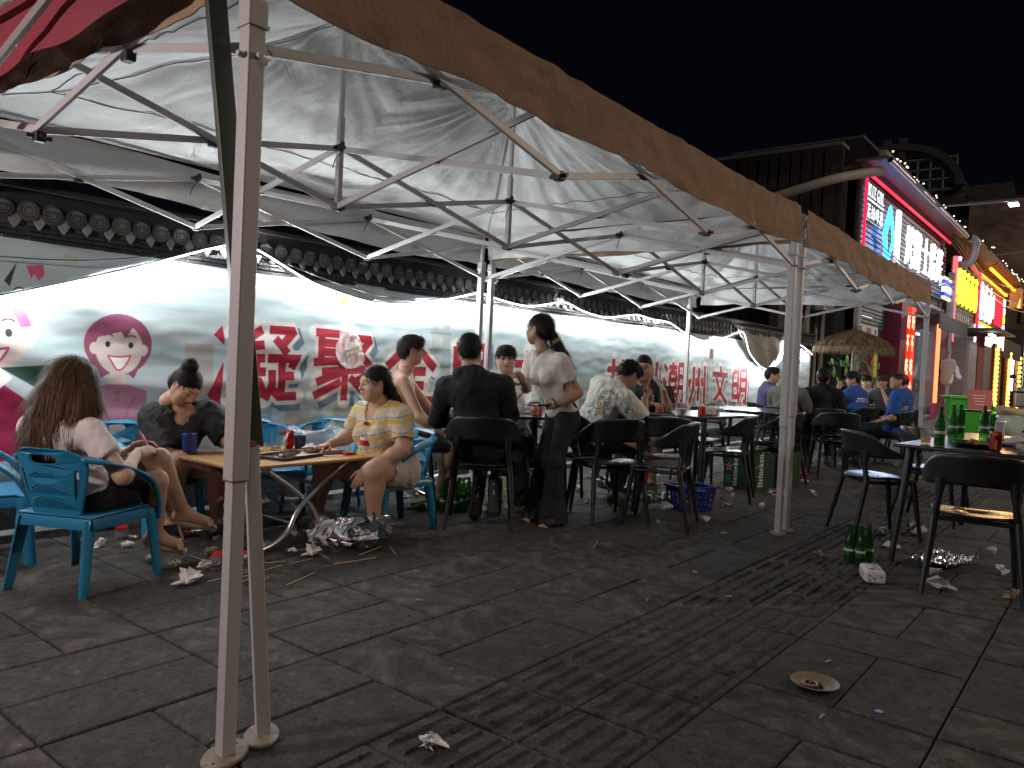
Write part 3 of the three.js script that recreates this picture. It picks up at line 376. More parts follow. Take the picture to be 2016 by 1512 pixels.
  for (const [x, z, w] of o.legs) {
    const L = new THREE.Group(); L.name = 'leg'; L.position.set(x - ox, 0, z - oz); t.add(L);
    const lower = bar([0, 0.004, 0], [0, o.joint ?? 0.86, 0], 0.042, 0.042, 0.004), upper = bar([0, (o.joint ?? 0.86) - 0.002, 0], [0, 2.12, 0], 0.052, 0.052, 0.005);
    mk('lower_tube', lower, whitePaint, L); mk('upper_tube', upper, whitePaint, L); mk('rust_ring', box(0.0532, 0.004, 0.0532, 0, (o.joint ?? 0.86) - 0.001, 0, 0.001), rustM, L);
    mk('inner_tube', bar([0, 2.1, 0], [0, 2.37, 0], 0.034, 0.034, 0.004), whitePaint, L); mk('collar', merge([box(0.06, 0.075, 0.06, 0, 2.085, 0, 0.006), box(0.066, 0.012, 0.066, 0, 2.05, 0, 0.003)]), whitePaint, L);
    const fs = ellipseShape(0.085, 0.052); for (const s of [-1, 1]) fs.holes.push(ellipseShape(0.008, 0.008, 12, s * 0.06, 0, THREE.Path));
    mk('foot_plate', new THREE.ExtrudeGeometry(fs, { depth: 0.006, bevelEnabled: true, bevelSize: 0.003, bevelThickness: 0.003, bevelSegments: 2, curveSegments: 20 }).rotateX(-Math.PI / 2).rotateY(0.5).translate(0, 0.003, 0), std([0.34, 0.29, 0.22], 0.6, 0.0, { map: paintTex }), L);
    if (w) mk('pull_ring', new THREE.TorusGeometry(0.016, 0.002, 6, 18).translate(0.05, 1.99, 0.0), chrome, L);
  }
  return t;
}
tent('canopy_tent', 'tan canopy tent with grey lining over the plywood table and round dining tables', 1.21, 5.65, -4.9, -1.94, { legs: [[1.21, -1.94, 1], [1.21, -4.9, 0], [5.65, -1.94, 1], [5.60, -4.9, 1]], joint: 0.79, group: 'tan canopy tents pitched along the wall' });
tent('canopy_tent', 'tan canopy tent with grey lining reaching towards the straw umbrella', 5.80, 10.45, -4.9, -1.94, { legs: [[5.82, -1.94, 1], [5.75, -4.9, 1], [10.5, -1.94, 0], [10.12, -4.9, 0]], m1: 0.33, m2: 0.63, hr: 0.58, lift: 0.2, group: 'tan canopy tents pitched along the wall' });
{ // neighbouring red tent, only its corner reaches into the picture
  const red = std([0.19, 0.016, 0.03], 0.8, 0, { bumpMap: crinkle, bumpScale: 0.004 }), green = std([0.05, 0.06, 0.04], 0.45);
  const t = thing('red_tent', 'red canopy tent with dark green leg beside the tan tent', 'tent', [0, 0, -3]);
  const g = new THREE.PlaneGeometry(1, 1, 60, 50), p = g.attributes.position, u = g.attributes.uv;
  for (let i = 0; i < p.count; i++) { const a = u.getX(i), b = u.getY(i), x = lerp(-3.2, 1.05, a), z = lerp(-4.8, -2.0, b), s = Math.min(1 - Math.abs(a - 0.5) * 2, 1 - Math.abs(b - 0.5) * 2); p.setXYZ(i, x, 2.42 + 0.55 * s - 0.08 * Math.sin(Math.PI * s) + 0.01 * n3(x * 3, z * 3, 2), z + 3); u.setXY(i, x, z); }
  g.computeVertexNormals(); mk('canopy', g, red, t);
  const q = new THREE.PlaneGeometry(1, 1, 60, 8), P = q.attributes.position, U = q.attributes.uv;
  for (let i = 0; i < P.count; i++) { const z = lerp(-4.8, -2.0, U.getX(i)), v = U.getY(i); P.setXYZ(i, 1.05 + 0.02 * n3(z * 2, v, 1) * (1 - v), lerp(2.15 + 0.03 * n3(z, 1, 4), 2.43, v), z + 3); }
  q.computeVertexNormals(); mk('valance', q, red, t);
  const grey = std([0.30, 0.29, 0.27], 0.4, 0.4);
  mk('truss_bar', bar([0.98, 2.02, -0.62], [0.98, 2.36, 0.7], 0.018, 0.034, 0.003), grey, t); mk('truss_bar', bar([0.98, 2.36, -1.0], [0.98, 2.30, 0.9], 0.02, 0.03, 0.003), grey, t); mk('truss_bar', bar([0.98, 2.30, -0.4], [-0.5, 2.02, -0.4], 0.018, 0.03, 0.003), grey, t);
  mk('leg', bar([1.30, 0.88, 1.00], [1.145, 2.28, 0.94], 0.052, 0.052, 0.004), green, t); mk('leg_extension', bar([1.353, 0.006, 1.03], [1.29, 0.93, 0.998], 0.042, 0.042, 0.004), std([0.47, 0.44, 0.42], 0.5), t);
  mk('rust_ring', box(0.05, 0.02, 0.05, 1.297, 0.885, 1.0, 0.004), rustM, t);
  const fs = ellipseShape(0.075, 0.048); mk('foot_plate', new THREE.ExtrudeGeometry(fs, { depth: 0.005, bevelEnabled: true, bevelSize: 0.003, bevelThickness: 0.002, bevelSegments: 2 }).rotateX(-Math.PI / 2).rotateY(0.9).translate(1.345, 0.004, 1.035), std([0.34, 0.29, 0.22], 0.6, 0.0, { map: paintTex }), t);
}
// outside the frame: a bare bulb hung under the red tent lights the poles and the nearest backs, a street lamp across the road lights the tents' outer cloth
{
  const t = thing('hanging_bulb', 'bare white bulb hanging under the red tent', 'lamp', [-0.95, 1.98, -3.25]);
  mk('cord', rod([0, 0.05, 0], [0, 0.85, 0], 0.004), blackPl, t); mk('socket', cyl(0.018, 0.018, 0.05, 0, 0.04, 0), blackPl, t); mk('bulb', new THREE.SphereGeometry(0.045, 18, 12), std(0xffffff, 0.4, 0, { emissive: col([1.0, 0.90, 0.87]), emissiveIntensity: 6 }), t);
  const p = new THREE.PointLight(new THREE.Color().setRGB(1.0, 0.90, 0.87), 10); p.castShadow = true; p.shadow.radius = 2; t.add(p);
}
for (const [x, z, h, cd, c, l] of [[13, 7.5, 5.0, 85, [1.0, 0.80, 0.64], 'warm street lamp on a grey pole across the road'], [44, 4.5, 7.0, 150, [1.0, 0.80, 0.66], 'street lamp added out of view to light the brown tiled building']]) {  // the second lamp is added out of view to brighten the far buildings
  const t = thing('unseen_street_lamp', l, 'street lamp', [x, 0, z]);
  mk('pole', merge([cyl(0.07, 0.045, h), rod([0, h - 0.05, 0], [-Math.sign(x) * 0.5, h + 0.2, -0.3], 0.03, 0.025)]), std([0.3, 0.3, 0.3], 0.5, 0.6), t);
  const q = [-Math.sign(x) * 0.56, h + 0.18, -0.34]; mk('lamp_head', new THREE.SphereGeometry(0.16, 20, 14).scale(1.2, 0.55, 1).translate(...q), std(0xffffff, 0.5, 0, { emissive: col(c), emissiveIntensity: 5 }), t);
  const p = new THREE.PointLight(new THREE.Color().setRGB(...c), cd); p.position.set(...q); p.castShadow = true; p.shadow.radius = 8; t.add(p);
}

// ================================================================ FURNITURE
const blackMatte = std([0.012, 0.0125, 0.013], 0.42), blackSeat = std([0.017, 0.0175, 0.018], 0.22);
const blueCh = phys([0.018, 0.20, 0.36], 0.34, {});
// a grid surface with thickness: f(u,v) -> [x,y,z]
function shell(f, nu, nv, th, closedU = false) {
  const P = [], I = [], nrm = []; const a = V(0, 0, 0), b = V(0, 0, 0), e = 1e-3;
  for (const s of [1, -1]) for (let j = 0; j <= nv; j++) for (let i = 0; i <= nu; i++) { const u = i / nu, v = j / nv, p = V(...f(u, v)); a.set(...f(Math.min(1, u + e), v)).sub(V(...f(Math.max(0, u - e), v))); b.set(...f(u, Math.min(1, v + e))).sub(V(...f(u, Math.max(0, v - e)))); const n = a.clone().cross(b).normalize(); p.addScaledVector(n, s * th / 2); P.push(p.x, p.y, p.z); }
  const W = nu + 1, T = W * (nv + 1), q = (A, B, C, D) => I.push(A, B, C, B, D, C);
  for (let j = 0; j < nv; j++) for (let i = 0; i < nu; i++) { const A = j * W + i; q(A, A + 1, A + W, A + W + 1); q(T + A + 1, T + A, T + A + W + 1, T + A + W); }
  for (let i = 0; i < nu; i++) { q(T + i, T + i + 1, i, i + 1); const A = nv * W + i; q(A, A + 1, T + A, T + A + 1); }
  for (let j = 0; j < nv; j++) { const A = j * W; q(A, A + W, T + A, T + A + W); const B = A + nu; q(T + B, T + B + W, B, B + W); }
  const g = new THREE.BufferGeometry(); g.setAttribute('position', new THREE.Float32BufferAttribute(P, 3)); g.setIndex(I); const n = g.toNonIndexed(); n.computeVertexNormals();
  const m = mergeVertices(n.deleteAttribute('normal'), 1e-5); m.computeVertexNormals(); return m;
}
function taperLeg(a, b, r0, r1) { return rod(a, b, r0, r1, 12); }
function bistroChair() { // faces +z
  const t = new THREE.Group(); t.name = 'black_dining_chair';
  const seat = shell((u, v) => { const th = u * 6.28318530718, c = Math.cos(th), s = Math.sin(th), k = Math.pow(Math.pow(Math.abs(c), 3.2) + Math.pow(Math.abs(s), 3.2), -1 / 3.2), r = v * v * 0.15 + v * 0.85, x = c * k * r * 0.222, z = s * k * r * 0.21; return [x, 0.446 - 0.016 * Math.pow(1 - r, 1.5) * (1 + 0.4 * s) + 0.012 * r * r * c * c - 0.014 * r * r * r * Math.max(0, s), z]; }, 56, 12, 0.014);
  mk('seat', seat, blackSeat, t);
  // wrap-round backrest band
  const back = shell((u, v) => { const s = u * 2 - 1, an = s * 1.75, rx = 0.262, rz = 0.245, hh = 0.085 * (1 - 0.80 * sst(Math.abs(s), 0.42, 1)), yc = 0.69 - 0.055 * sst(Math.abs(s), 0.4, 1), y = yc + (v - 0.5) * 2 * hh, lean = -(y - 0.62) * 0.22; return [Math.sin(an) * rx, y + 0.012 * Math.cos(s * 3.14), -Math.cos(an) * rz + 0.02 + lean]; }, 44, 8, 0.016);
  mk('backrest', back, blackMatte, t);
  for (const s of [-1, 1]) {
    mk('rear_leg', merge([rod([s * 0.235, 0.005, -0.255], [s * 0.195, 0.44, -0.165], 0.0135, 0.021, 12), rod([s * 0.195, 0.43, -0.165], [s * 0.178, 0.54, -0.178], 0.021, 0.017, 12), rod([s * 0.178, 0.535, -0.178], [s * 0.172, 0.645, -0.168], 0.017, 0.034, 12)]), blackMatte, t);
    mk('front_leg', merge([rod([s * 0.225, 0.005, 0.235], [s * 0.19, 0.43, 0.175], 0.013, 0.022, 12), new THREE.SphereGeometry(0.022, 10, 8).translate(s * 0.19, 0.43, 0.175)]), blackMatte, t);
    mk('side_rail', rod([s * 0.19, 0.42, 0.17], [s * 0.192, 0.42, -0.165], 0.014, 0.014, 8), blackMatte, t);
  }
  for (const z of [0.172, -0.165]) mk('cross_rail', rod([-0.19, 0.42, z], [0.19, 0.42, z], 0.013), blackMatte, t);
  return t;
}
const chair0 = bistroChair();
function chairAt(label, x, z, face, tilt = 0) { const c = chair0.clone(); c.name = numbered('black_dining_chair'); c.position.set(x, 0, z); c.rotation.y = Math.atan2(face[0], face[1]); c.userData = { label, category: 'chair', group: 'black plastic dining chairs' }; scene.add(c); return c; }

function plasticChair() { // low blue monobloc armchair, faces +z
  const t = new THREE.Group(); t.name = 'blue_plastic_chair';
  const S = 0.355;
  mk('seat', shell((u, v) => { const x = (u - 0.5) * (0.40 + 0.04 * v), z = lerp(-0.19, 0.21, v); return [x, S - 0.018 * Math.sin(Math.PI * u) * Math.sin(Math.PI * v) - 0.02 * sst(v, 0.85, 1) + 0.008 * (v), z]; }, 14, 14, 0.012), blueCh, t);
  mk('seat_apron', merge([shell((u, v) => [(u - 0.5) * 0.43, S - 0.005 - v * 0.05, 0.215 + 0.01 * v], 8, 2, 0.008), shell((u, v) => [(u - 0.5) * 0.40, S - 0.005 - v * 0.05, -0.195 - 0.01 * v], 8, 2, 0.008), ...[-1, 1].map((s) => shell((u, v) => [s * (0.205 + 0.012 * u + 0.006 * v), S - 0.005 - v * 0.05, lerp(-0.19, 0.21, u)], 8, 2, 0.008))]), blueCh, t);
  // backrest with hand hole and slanted slots, bent to a shallow curve
  const sh = new THREE.Shape(); sh.moveTo(-0.115, 0); sh.lineTo(0.115, 0); sh.bezierCurveTo(0.14, 0.10, 0.18, 0.2, 0.185, 0.27); sh.quadraticCurveTo(0.18, 0.335, 0.09, 0.345); sh.lineTo(-0.09, 0.345); sh.quadraticCurveTo(-0.18, 0.335, -0.185, 0.27); sh.bezierCurveTo(-0.18, 0.2, -0.14, 0.10, -0.115, 0);
  const slot = (x, y, w, h, r) => { const p = new THREE.Path(); const c = Math.cos(r), s = Math.sin(r); const pts = []; for (let i = 0; i < 16; i++) { const a = i / 16 * 6.2832, X = w / 2 * Math.sign(Math.cos(a)) * Math.pow(Math.abs(Math.cos(a)), 0.5), Y = h / 2 * Math.sign(Math.sin(a)) * Math.pow(Math.abs(Math.sin(a)), 0.6); pts.push([x + X * c - Y * s, y + X * s + Y * c]); } pts.forEach(([a, b], i) => i ? p.lineTo(a, b) : p.moveTo(a, b)); sh.holes.push(p); };
  slot(0, 0.30, 0.15, 0.05, 0); for (const s of [-1, 1]) for (let k = 0; k < 3; k++) slot(s * (0.062 - k * 0.002), 0.225 - k * 0.058, 0.085, 0.013, s * -0.35); for (const s of [-1, 1]) { const p = new THREE.Path(); [[s * 0.135, 0.25], [s * 0.158, 0.255], [s * 0.15, 0.18], [s * 0.125, 0.10], [s * 0.118, 0.13]].forEach(([a, b], i) => i ? p.lineTo(a, b) : p.moveTo(a, b)); sh.holes.push(p); }
  const g = new THREE.ExtrudeGeometry(sh, { depth: 0.010, bevelEnabled: true, bevelSize: 0.004, bevelThickness: 0.003, bevelSegments: 2, curveSegments: 10, steps: 1 });
  const p = g.attributes.position; for (let i = 0; i < p.count; i++) { const x = p.getX(i), y = p.getY(i), z = p.getZ(i); p.setXYZ(i, x * (1 - 0.6 * x * x), S - 0.03 + y, -0.185 - z + 1.6 * x * x - y * 0.28); } g.computeVertexNormals();
  mk('backrest', g, blueCh, t);
  for (const s of [-1, 1]) {
    mk('armrest', shell((u, v) => { const c = new THREE.CatmullRomCurve3([V(s * 0.155, S + 0.275, -0.235), V(s * 0.225, S + 0.262, -0.17), V(s * 0.262, S + 0.215, -0.02), V(s * 0.265, S + 0.14, 0.12), V(s * 0.248, S + 0.02, 0.215), V(s * 0.235, S - 0.06, 0.235)]).getPoint(u), w = lerp(0.066, 0.055, u) * (v - 0.5), q = sst(u, 0.45, 0.9); return [c.x + s * w * (1 - 0.55 * q), c.y - w * 0.25 * s * s, c.z - w * q * 0.9]; }, 24, 4, 0.016), blueCh, t);
    const lg = (x, z, dx, dz) => shell((u, v) => { const an = (u - 0.5) * 2.6, r = lerp(0.038, 0.026, v), y = lerp(S - 0.01, 0.002, v); return [x + dx * v + s * Math.cos(an) * r * 0.75, y, z + dz * v + Math.sin(an) * r]; }, 8, 6, 0.008);
    mk('front_leg', lg(s * 0.205, 0.19, s * 0.03, 0.035), blueCh, t); mk('rear_leg', lg(s * 0.165, -0.175, s * 0.03, -0.06), blueCh, t);
  }
  return t;
}
const pchair0 = plasticChair();
function pchairAt(label, x, z, face) { const c = pchair0.clone(); c.name = numbered('blue_plastic_chair'); c.position.set(x, 0, z); c.rotation.y = Math.atan2(face[0], face[1]); c.userData = { label, category: 'chair', group: 'blue plastic armchairs' }; scene.add(c); return c; }

pchairAt('blue plastic armchair holding the person with long brown hair', 1.64, -3.92, [0.89, -0.45]);
pchairAt('empty blue plastic armchair behind the long-haired person', 1.42, -4.66, [0.95, 0.3]);
pchairAt('blue plastic armchair under the person with a hair bun', 2.38, -4.80, [0.35, 0.94]);
pchairAt('blue plastic armchair under the person in yellow stripes', 3.60, -3.88, [-0.98, -0.15]);
pchairAt('empty blue plastic armchair on the wall side of the plywood table', 3.12, -4.70, [-0.25, 0.97]);
pchairAt('empty blue plastic armchair with a knotted bag, beside the yellow-striped person', 3.62, -4.62, [-0.8, 0.55]);

const blackTop = std([0.02, 0.02, 0.021], 0.25), tableLegM = std([0.014, 0.014, 0.015], 0.45);
function diningTable(label, x, z, turn, w, d, h, round) {
  const t = thing('black_dining_table', label, 'table', [x, 0, z], turn, 'black dining tables');
  mk('tabletop', round ? merge([cyl(w / 2 - 0.006, w / 2, 0.012, 0, h - 0.024, 0, 48), cyl(w / 2, w / 2 - 0.005, 0.012, 0, h - 0.012, 0, 48)]) : box(w, 0.024, d, 0, h - 0.012, 0, 0.010), blackTop, t);
  for (const [a, b] of [[-1, -1], [1, -1], [1, 1], [-1, 1]]) { const k = round ? 0.36 : 0.46; mk('leg', rod([a * w * (k + 0.02), 0.003, b * d * (k + 0.02)], [a * w * (k - 0.04), h - 0.024, b * d * (k - 0.04)], 0.019, 0.027, 14), tableLegM, t); }
  return t;
}
diningTable('black dining table in front of the person in a white shirt facing out', 4.76, -3.80, -0.55, 0.78, 0.68, 0.765);
diningTable('black dining table with red cups and white bowls', 6.98, -3.20, -0.08, 1.10, 0.70, 0.765);
diningTable('bare black dining table under the far tent', 8.75, -3.40, 0.12, 1.20, 0.86, 0.765);
diningTable('black dining table between the seated people in plain shirts and blue shirts', 11.25, -3.42, 0, 0.9, 0.8, 0.755);
diningTable('black dining table of the far seated group beside the potted plants', 13.25, -3.55, 0, 0.8, 0.8, 0.755);
diningTable('black dining table with green bottles and a red can in the open', 6.33, -0.66, -0.06, 2.0, 0.84, 0.765);
diningTable('black dining table in front of the parked scooter', 9.2, -0.35, 0, 0.9, 0.8, 0.755);

chairAt('black chair holding the person in a black jacket', 4.17, -3.56, [0.77, -0.64]);
chairAt('black chair under the bare-backed young person', 4.24, -4.44, [0.8, 0.6]);
chairAt('black chair under the person in a white shirt facing out', 5.26, -4.18, [-0.75, 0.66]);
chairAt('empty black chair behind the standing person', 5.07, -3.07, [0.5, -0.86]);
chairAt('black chair under the person eating from a bowl', 5.42, -3.56, [0.95, 0.3]);
chairAt('empty black chair between the eating person and the blue basket', 5.88, -3.02, [0.86, -0.5]);
chairAt('empty black chair beside the blue basket, turned to the wall', 5.25, -2.70, [-0.28, -0.96]);
chairAt('black chair under the person holding a phone', 6.72, -3.86, [-0.75, 0.66]);
chairAt('empty black chair behind the blue basket', 6.82, -2.86, [-0.3, -0.95]);
chairAt('empty black chair beyond the red cup table', 7.75, -3.55, [-1, 0.1]);
chairAt('empty black chair at the open side of the bare table', 8.3, -2.92, [0.1, -1]);
chairAt('empty black chair at the wall side of the bare table', 8.6, -4.12, [0.05, 1]);
chairAt('black chair under the person in a purple shirt', 10.73, -3.95, [0.7, 0.7]);
chairAt('black chair under the person in a grey shirt', 9.92, -3.40, [0.98, 0.05]);
chairAt('black chair under the person in a plain black shirt', 10.32, -3.02, [0.85, -0.5]);
chairAt('empty black chair beside the paired white tent legs', 9.4, -2.62, [0.85, -0.5]);
chairAt('black chair under the blue-shirted person leaning back', 11.18, -2.42, [0.02, -1]);
chairAt('black chair under the smoker in a blue shirt', 11.92, -3.0, [0.35, -0.94]);
chairAt('black chair under the blue-shirted person beside the green bin', 12.85, -2.6, [-0.1, -1]);
chairAt('empty black chair pulled out at the wall side of the bottle table', 6.22, -1.42, [0.62, 0.78]);
chairAt('empty black chair with an orange gleam on its seat', 4.98, -0.62, [0.985, -0.15]);
chairAt('empty black chair on the far side of the bottle table', 7.25, -1.22, [-0.1, 1]);

{ // folding plywood table with bent chrome legs
  const t = thing('plywood_folding_table', 'low folding table with yellow plywood top and bent steel legs', 'table', [2.86, 0, -4.13]);
  const ply = canvasTex(512, 384, (x, W, H) => { x.fillStyle = '#c99a55'; x.fillRect(0, 0, W, H); const r = mulberry(3); for (let i = 0; i < 900; i++) { const y = r() * H; x.strokeStyle = `rgba(${110 + r() * 60},${70 + r() * 40},${25 + r() * 20},${0.05 + r() * 0.12})`; x.lineWidth = 0.5 + r() * 2; x.beginPath(); x.moveTo(0, y); for (let k = 0; k <= 8; k++) x.lineTo(k * W / 8, y + 8 * Math.sin(k * 0.9 + y * 0.02) + r() * 3); x.stroke(); } for (let i = 0; i < 30; i++) { x.fillStyle = `rgba(70,40,15,${r() * 0.18})`; x.beginPath(); x.ellipse(r() * W, r() * H, 3 + r() * 26, 2 + r() * 9, r() * 3, 0, 7); x.fill(); } });
  mk('tabletop', box(1.04, 0.018, 0.76, 0, 0.508, 0, 0.003), std(0xffffff, 0.45, 0, { map: ply }), t);
  mk('edge_band', merge([box(1.044, 0.007, 0.764, 0, 0.5035, 0, 0.002)]), std([0.20, 0.11, 0.05], 0.7), t);
  for (const s of [-1, 1]) for (const k of [-1, 1]) { // crossing bent tubes, red rubber shoes
    const z = s * 0.30 + k * 0.012;
    mk('leg', tube([[k * 0.30, 0.495, z], [k * 0.10, 0.36, z], [-k * 0.06, 0.22, z], [-k * 0.13, 0.10, z], [-k * 0.26, 0.035, z + s * 0.01], [-k * 0.40, 0.022, z + s * 0.02]], 0.0155, 36, 10), chrome, t);
    mk('rubber_shoe', rod([-k * 0.385, 0.022, z + s * 0.019], [-k * 0.44, 0.021, z + s * 0.023], 0.0185, 0.0185, 12), std([0.45, 0.03, 0.04], 0.6), t);
  }
  mk('stretcher', merge([rod([0.10, 0.36, -0.31], [0.10, 0.36, 0.31], 0.009), rod([-0.10, 0.15, -0.31], [-0.10, 0.15, 0.31], 0.009)]), chrome, t);
}

// ================================================================ PEOPLE
const hairTex = null;
function headGeo(cell, female, heavy) { // canonical head: face to +z, chin at y -0.115, crown at 0.11
  const f = female ? 1 : 0, w = heavy ? 1.09 : 1, prims = [
    ell([0, 0.024, -0.014], [0.074, 0.084, 0.092], 0.03), ell([0, -0.02, 0.02], [0.062 * w, 0.084, 0.066], 0.03),
    ell([0, -0.083 + 0.004 * f, 0.043], [0.034 - 0.006 * f + (heavy ? 0.008 : 0), 0.026, 0.032], 0.03), cap([-0.053 * w, -0.04, 0.002], [-0.02, -0.088, 0.044], 0.024, 0.017, 0.03), cap([0.053 * w, -0.04, 0.002], [0.02, -0.088, 0.044], 0.024, 0.017, 0.03),
    ell([-0.041 * w, -0.026, 0.053], [0.024, 0.024, 0.02], 0.025), ell([0.041 * w, -0.026, 0.053], [0.024, 0.024, 0.02], 0.025), ell([-0.038 * w, -0.055, 0.046], [0.022, 0.026, 0.02], 0.03), ell([0.038 * w, -0.055, 0.046], [0.022, 0.026, 0.02], 0.03),
    cap([-0.036, 0.024, 0.069], [0.036, 0.024, 0.069], 0.012 - 0.002 * f, 0.012 - 0.002 * f, 0.02),
    { ...ell([-0.030, 0.004, 0.091], [0.019, 0.011, 0.015], 0.012), sub: true }, { ...ell([0.030, 0.004, 0.091], [0.019, 0.011, 0.015], 0.012), sub: true },
    ell([-0.030, 0.003, 0.0685], [0.0135, 0.0115, 0.0125], 0.005), ell([0.030, 0.003, 0.0685], [0.0135, 0.0115, 0.0125], 0.005),
    cap([0, 0.012, 0.080], [0, -0.024, 0.0985], 0.0075, 0.0115, 0.014), ell([-0.0115, -0.029, 0.088], [0.0085, 0.007, 0.009], 0.008), ell([0.0115, -0.029, 0.088], [0.0085, 0.007, 0.009], 0.008),
    cap([-0.019, -0.0535, 0.0775], [0.019, -0.0535, 0.0775], 0.005, 0.005, 0.006), ell([0, -0.0525, 0.083], [0.014, 0.0052, 0.006], 0.006), cap([-0.014, -0.0635, 0.078], [0.014, -0.0635, 0.078], 0.0062, 0.0062, 0.006),
    { ...cap([-0.021, -0.0580, 0.0855], [0.021, -0.0580, 0.0855], 0.0028, 0.0028, 0.004), sub: true },
    ell([-0.077, -0.006, -0.008], [0.010, 0.031, 0.018], 0.012), ell([0.077, -0.006, -0.008], [0.010, 0.031, 0.018], 0.012),
    { ...ell([-0.086, -0.004, -0.002], [0.006, 0.018, 0.009], 0.006), sub: true }, { ...ell([0.086, -0.004, -0.002], [0.006, 0.018, 0.009], 0.006), sub: true },
    cap([0, -0.06, -0.018], [0, -0.15, -0.035], 0.05 - 0.006 * f, 0.053 - 0.004 * f, 0.03)];
  return bodyMesh(prims, cell);
}
const headCache = {};
function headFor(cell, female, heavy) { const k = [cell, female, heavy].join(); return headCache[k] || (headCache[k] = headGeo(cell, female, heavy)); }
function headColors(g, skin, hair, o = {}) { // lips, brows and eyes are tints of the one head surface
  const p = g.attributes.position, c = new Float32Array(p.count * 3), mixc = (a, b, t) => [lerp(a[0], b[0], t), lerp(a[1], b[1], t), lerp(a[2], b[2], t)];
  for (let i = 0; i < p.count; i++) {
    const x = Math.abs(p.getX(i)), y = p.getY(i), z = p.getZ(i); let q = [...skin];
    if (z > 0.02) {
      const lip = (x / 0.024) ** 2 + ((y + 0.0585) / 0.0105) ** 2; if (z > 0.06 && lip < 1) q = mixc(q, [skin[0] * 0.78, skin[1] * 0.42, skin[2] * 0.45], 0.75);
      if (z > 0.06 && Math.abs(y + 0.058) < 0.002 && x < 0.022) q = mixc(q, [0.05, 0.015, 0.012], 0.6);
      const by = 0.0265 + 0.006 * Math.sin(clamp((x - 0.012) / 0.036, 0, 1) * 2.6); if (x > 0.011 && x < 0.049 && Math.abs(y - by) < 0.0036 && z > 0.04) q = mixc(q, hair, 0.8);
      const ex = (x - 0.030) / 0.0145, ey = (y - 0.003) / 0.0058, e = ex * ex + ey * ey;
      if (!o.closed) { if (e < 1) { q = [0.55, 0.52, 0.48]; if (Math.hypot(x - 0.030, y - 0.003) < 0.0062) q = [0.015, 0.01, 0.008]; } if (e > 0.75 && e < 2.0 && y > 0.003) q = mixc(q, [0.02, 0.014, 0.012], 0.85); }
      else if (Math.abs(ex) < 1.1 && Math.abs(y + 0.001 + 0.004 * ex * ex * -1) < 0.0028) q = [0.03, 0.02, 0.018];
      const ch = Math.hypot((x - 0.042) / 0.022, (y + 0.03) / 0.02); if (ch < 1) q = mixc(q, [q[0] * 1.02, q[1] * 0.86, q[2] * 0.84], (1 - ch) * (o.female ? 0.9 : 0.5));
    }
    c[i * 3] = q[0]; c[i * 3 + 1] = q[1]; c[i * 3 + 2] = q[2];
  }
  const h = g.clone(); h.setAttribute('color', new THREE.BufferAttribute(c, 3)); return h;
}
function handGeo(cell, pose) { // canonical right hand: wrist at 0, fingers along +x, back of hand +y, thumb towards +z
  const C = { relaxed: [0.28, 0.45, 0.35], flat: [0.06, 0.12, 0.1], grip: [0.95, 1.15, 0.8], point: [0.5, 0.7, 0.5] }[pose], prims = [cap([-0.03, 0, 0], [0.02, 0, 0], 0.024, 0.025, 0.02, [0, 1, 0, 0.8]), cap([0.02, 0, -0.018], [0.078, 0.002, -0.026], 0.02, 0.0135, 0.016, [0, 1, 0, 0.75]), cap([0.02, 0, 0.012], [0.082, 0.002, 0.022], 0.022, 0.014, 0.016, [0, 1, 0, 0.75]), cap([0.02, 0, 0], [0.086, 0.003, 0.0], 0.022, 0.015, 0.016, [0, 1, 0, 0.7])];
  const len = [[0.043, 0.026, 0.021, 0.026], [0.047, 0.030, 0.023, 0.009], [0.043, 0.028, 0.022, -0.009], [0.034, 0.021, 0.019, -0.027]];
  len.forEach(([a, b, c, z], i) => { let p = [0.080 - (i === 3 ? 0.008 : 0), 0.003, z * 0.92], t = 0; const ext = (pose === 'point' && i < 2) ? 0.15 : 1; const sp = (z - 0.0) * 0.7; [a, b, c].forEach((L, k) => { t += C[k] * ext * (1 + i * 0.06); const q = [p[0] + L * Math.cos(t), p[1] - L * Math.sin(t), p[2] + sp * L * 1.5]; prims.push(cap(p, q, 0.0088 - k * 0.0007 - (i === 3 ? 0.001 : 0), 0.0082 - k * 0.0009 - (i === 3 ? 0.001 : 0), 0.004)); p = q; }); });
  const g = pose === 'grip' ? 1 : pose === 'flat' ? 0.1 : 0.4; let p = [0.018, -0.004, 0.022]; [[0.038, 0.65], [0.030, 0.4], [0.024, 0.25]].forEach(([L, a], k) => { const q = [p[0] + L * Math.cos(a), p[1] - L * (0.15 + 0.5 * g * (k > 0 ? 1 : 0.5)), p[2] + L * Math.sin(a) * (k === 0 ? 1 : 1 - g * 0.8)]; prims.push(cap(p, q, 0.0125 - k * 0.0016, 0.0105 - k * 0.0014, 0.006)); p = q; });
  return bodyMesh(prims, cell);
}
const handCache = {};
function handFor(cell, pose) { const k = cell + pose; return handCache[k] || (handCache[k] = handGeo(cell, pose)); }
function solid(g, c) { const n = g.attributes.position.count, a = new Float32Array(n * 3); for (let i = 0; i < n; i++) { a[i * 3] = c[0]; a[i * 3 + 1] = c[1]; a[i * 3 + 2] = c[2]; } g = g.clone(); g.setAttribute('color', new THREE.BufferAttribute(a, 3)); return g; }
function mergeC(list) { return mergeGeometries(list.map((g) => { g = g.index ? g.toNonIndexed() : g; for (const k of Object.keys(g.attributes)) if (!['position', 'normal', 'color'].includes(k)) g.deleteAttribute(k); return g; })); }
const skinMat = new THREE.MeshPhysicalMaterial({ vertexColors: true, roughness: 0.58, side: THREE.DoubleSide });
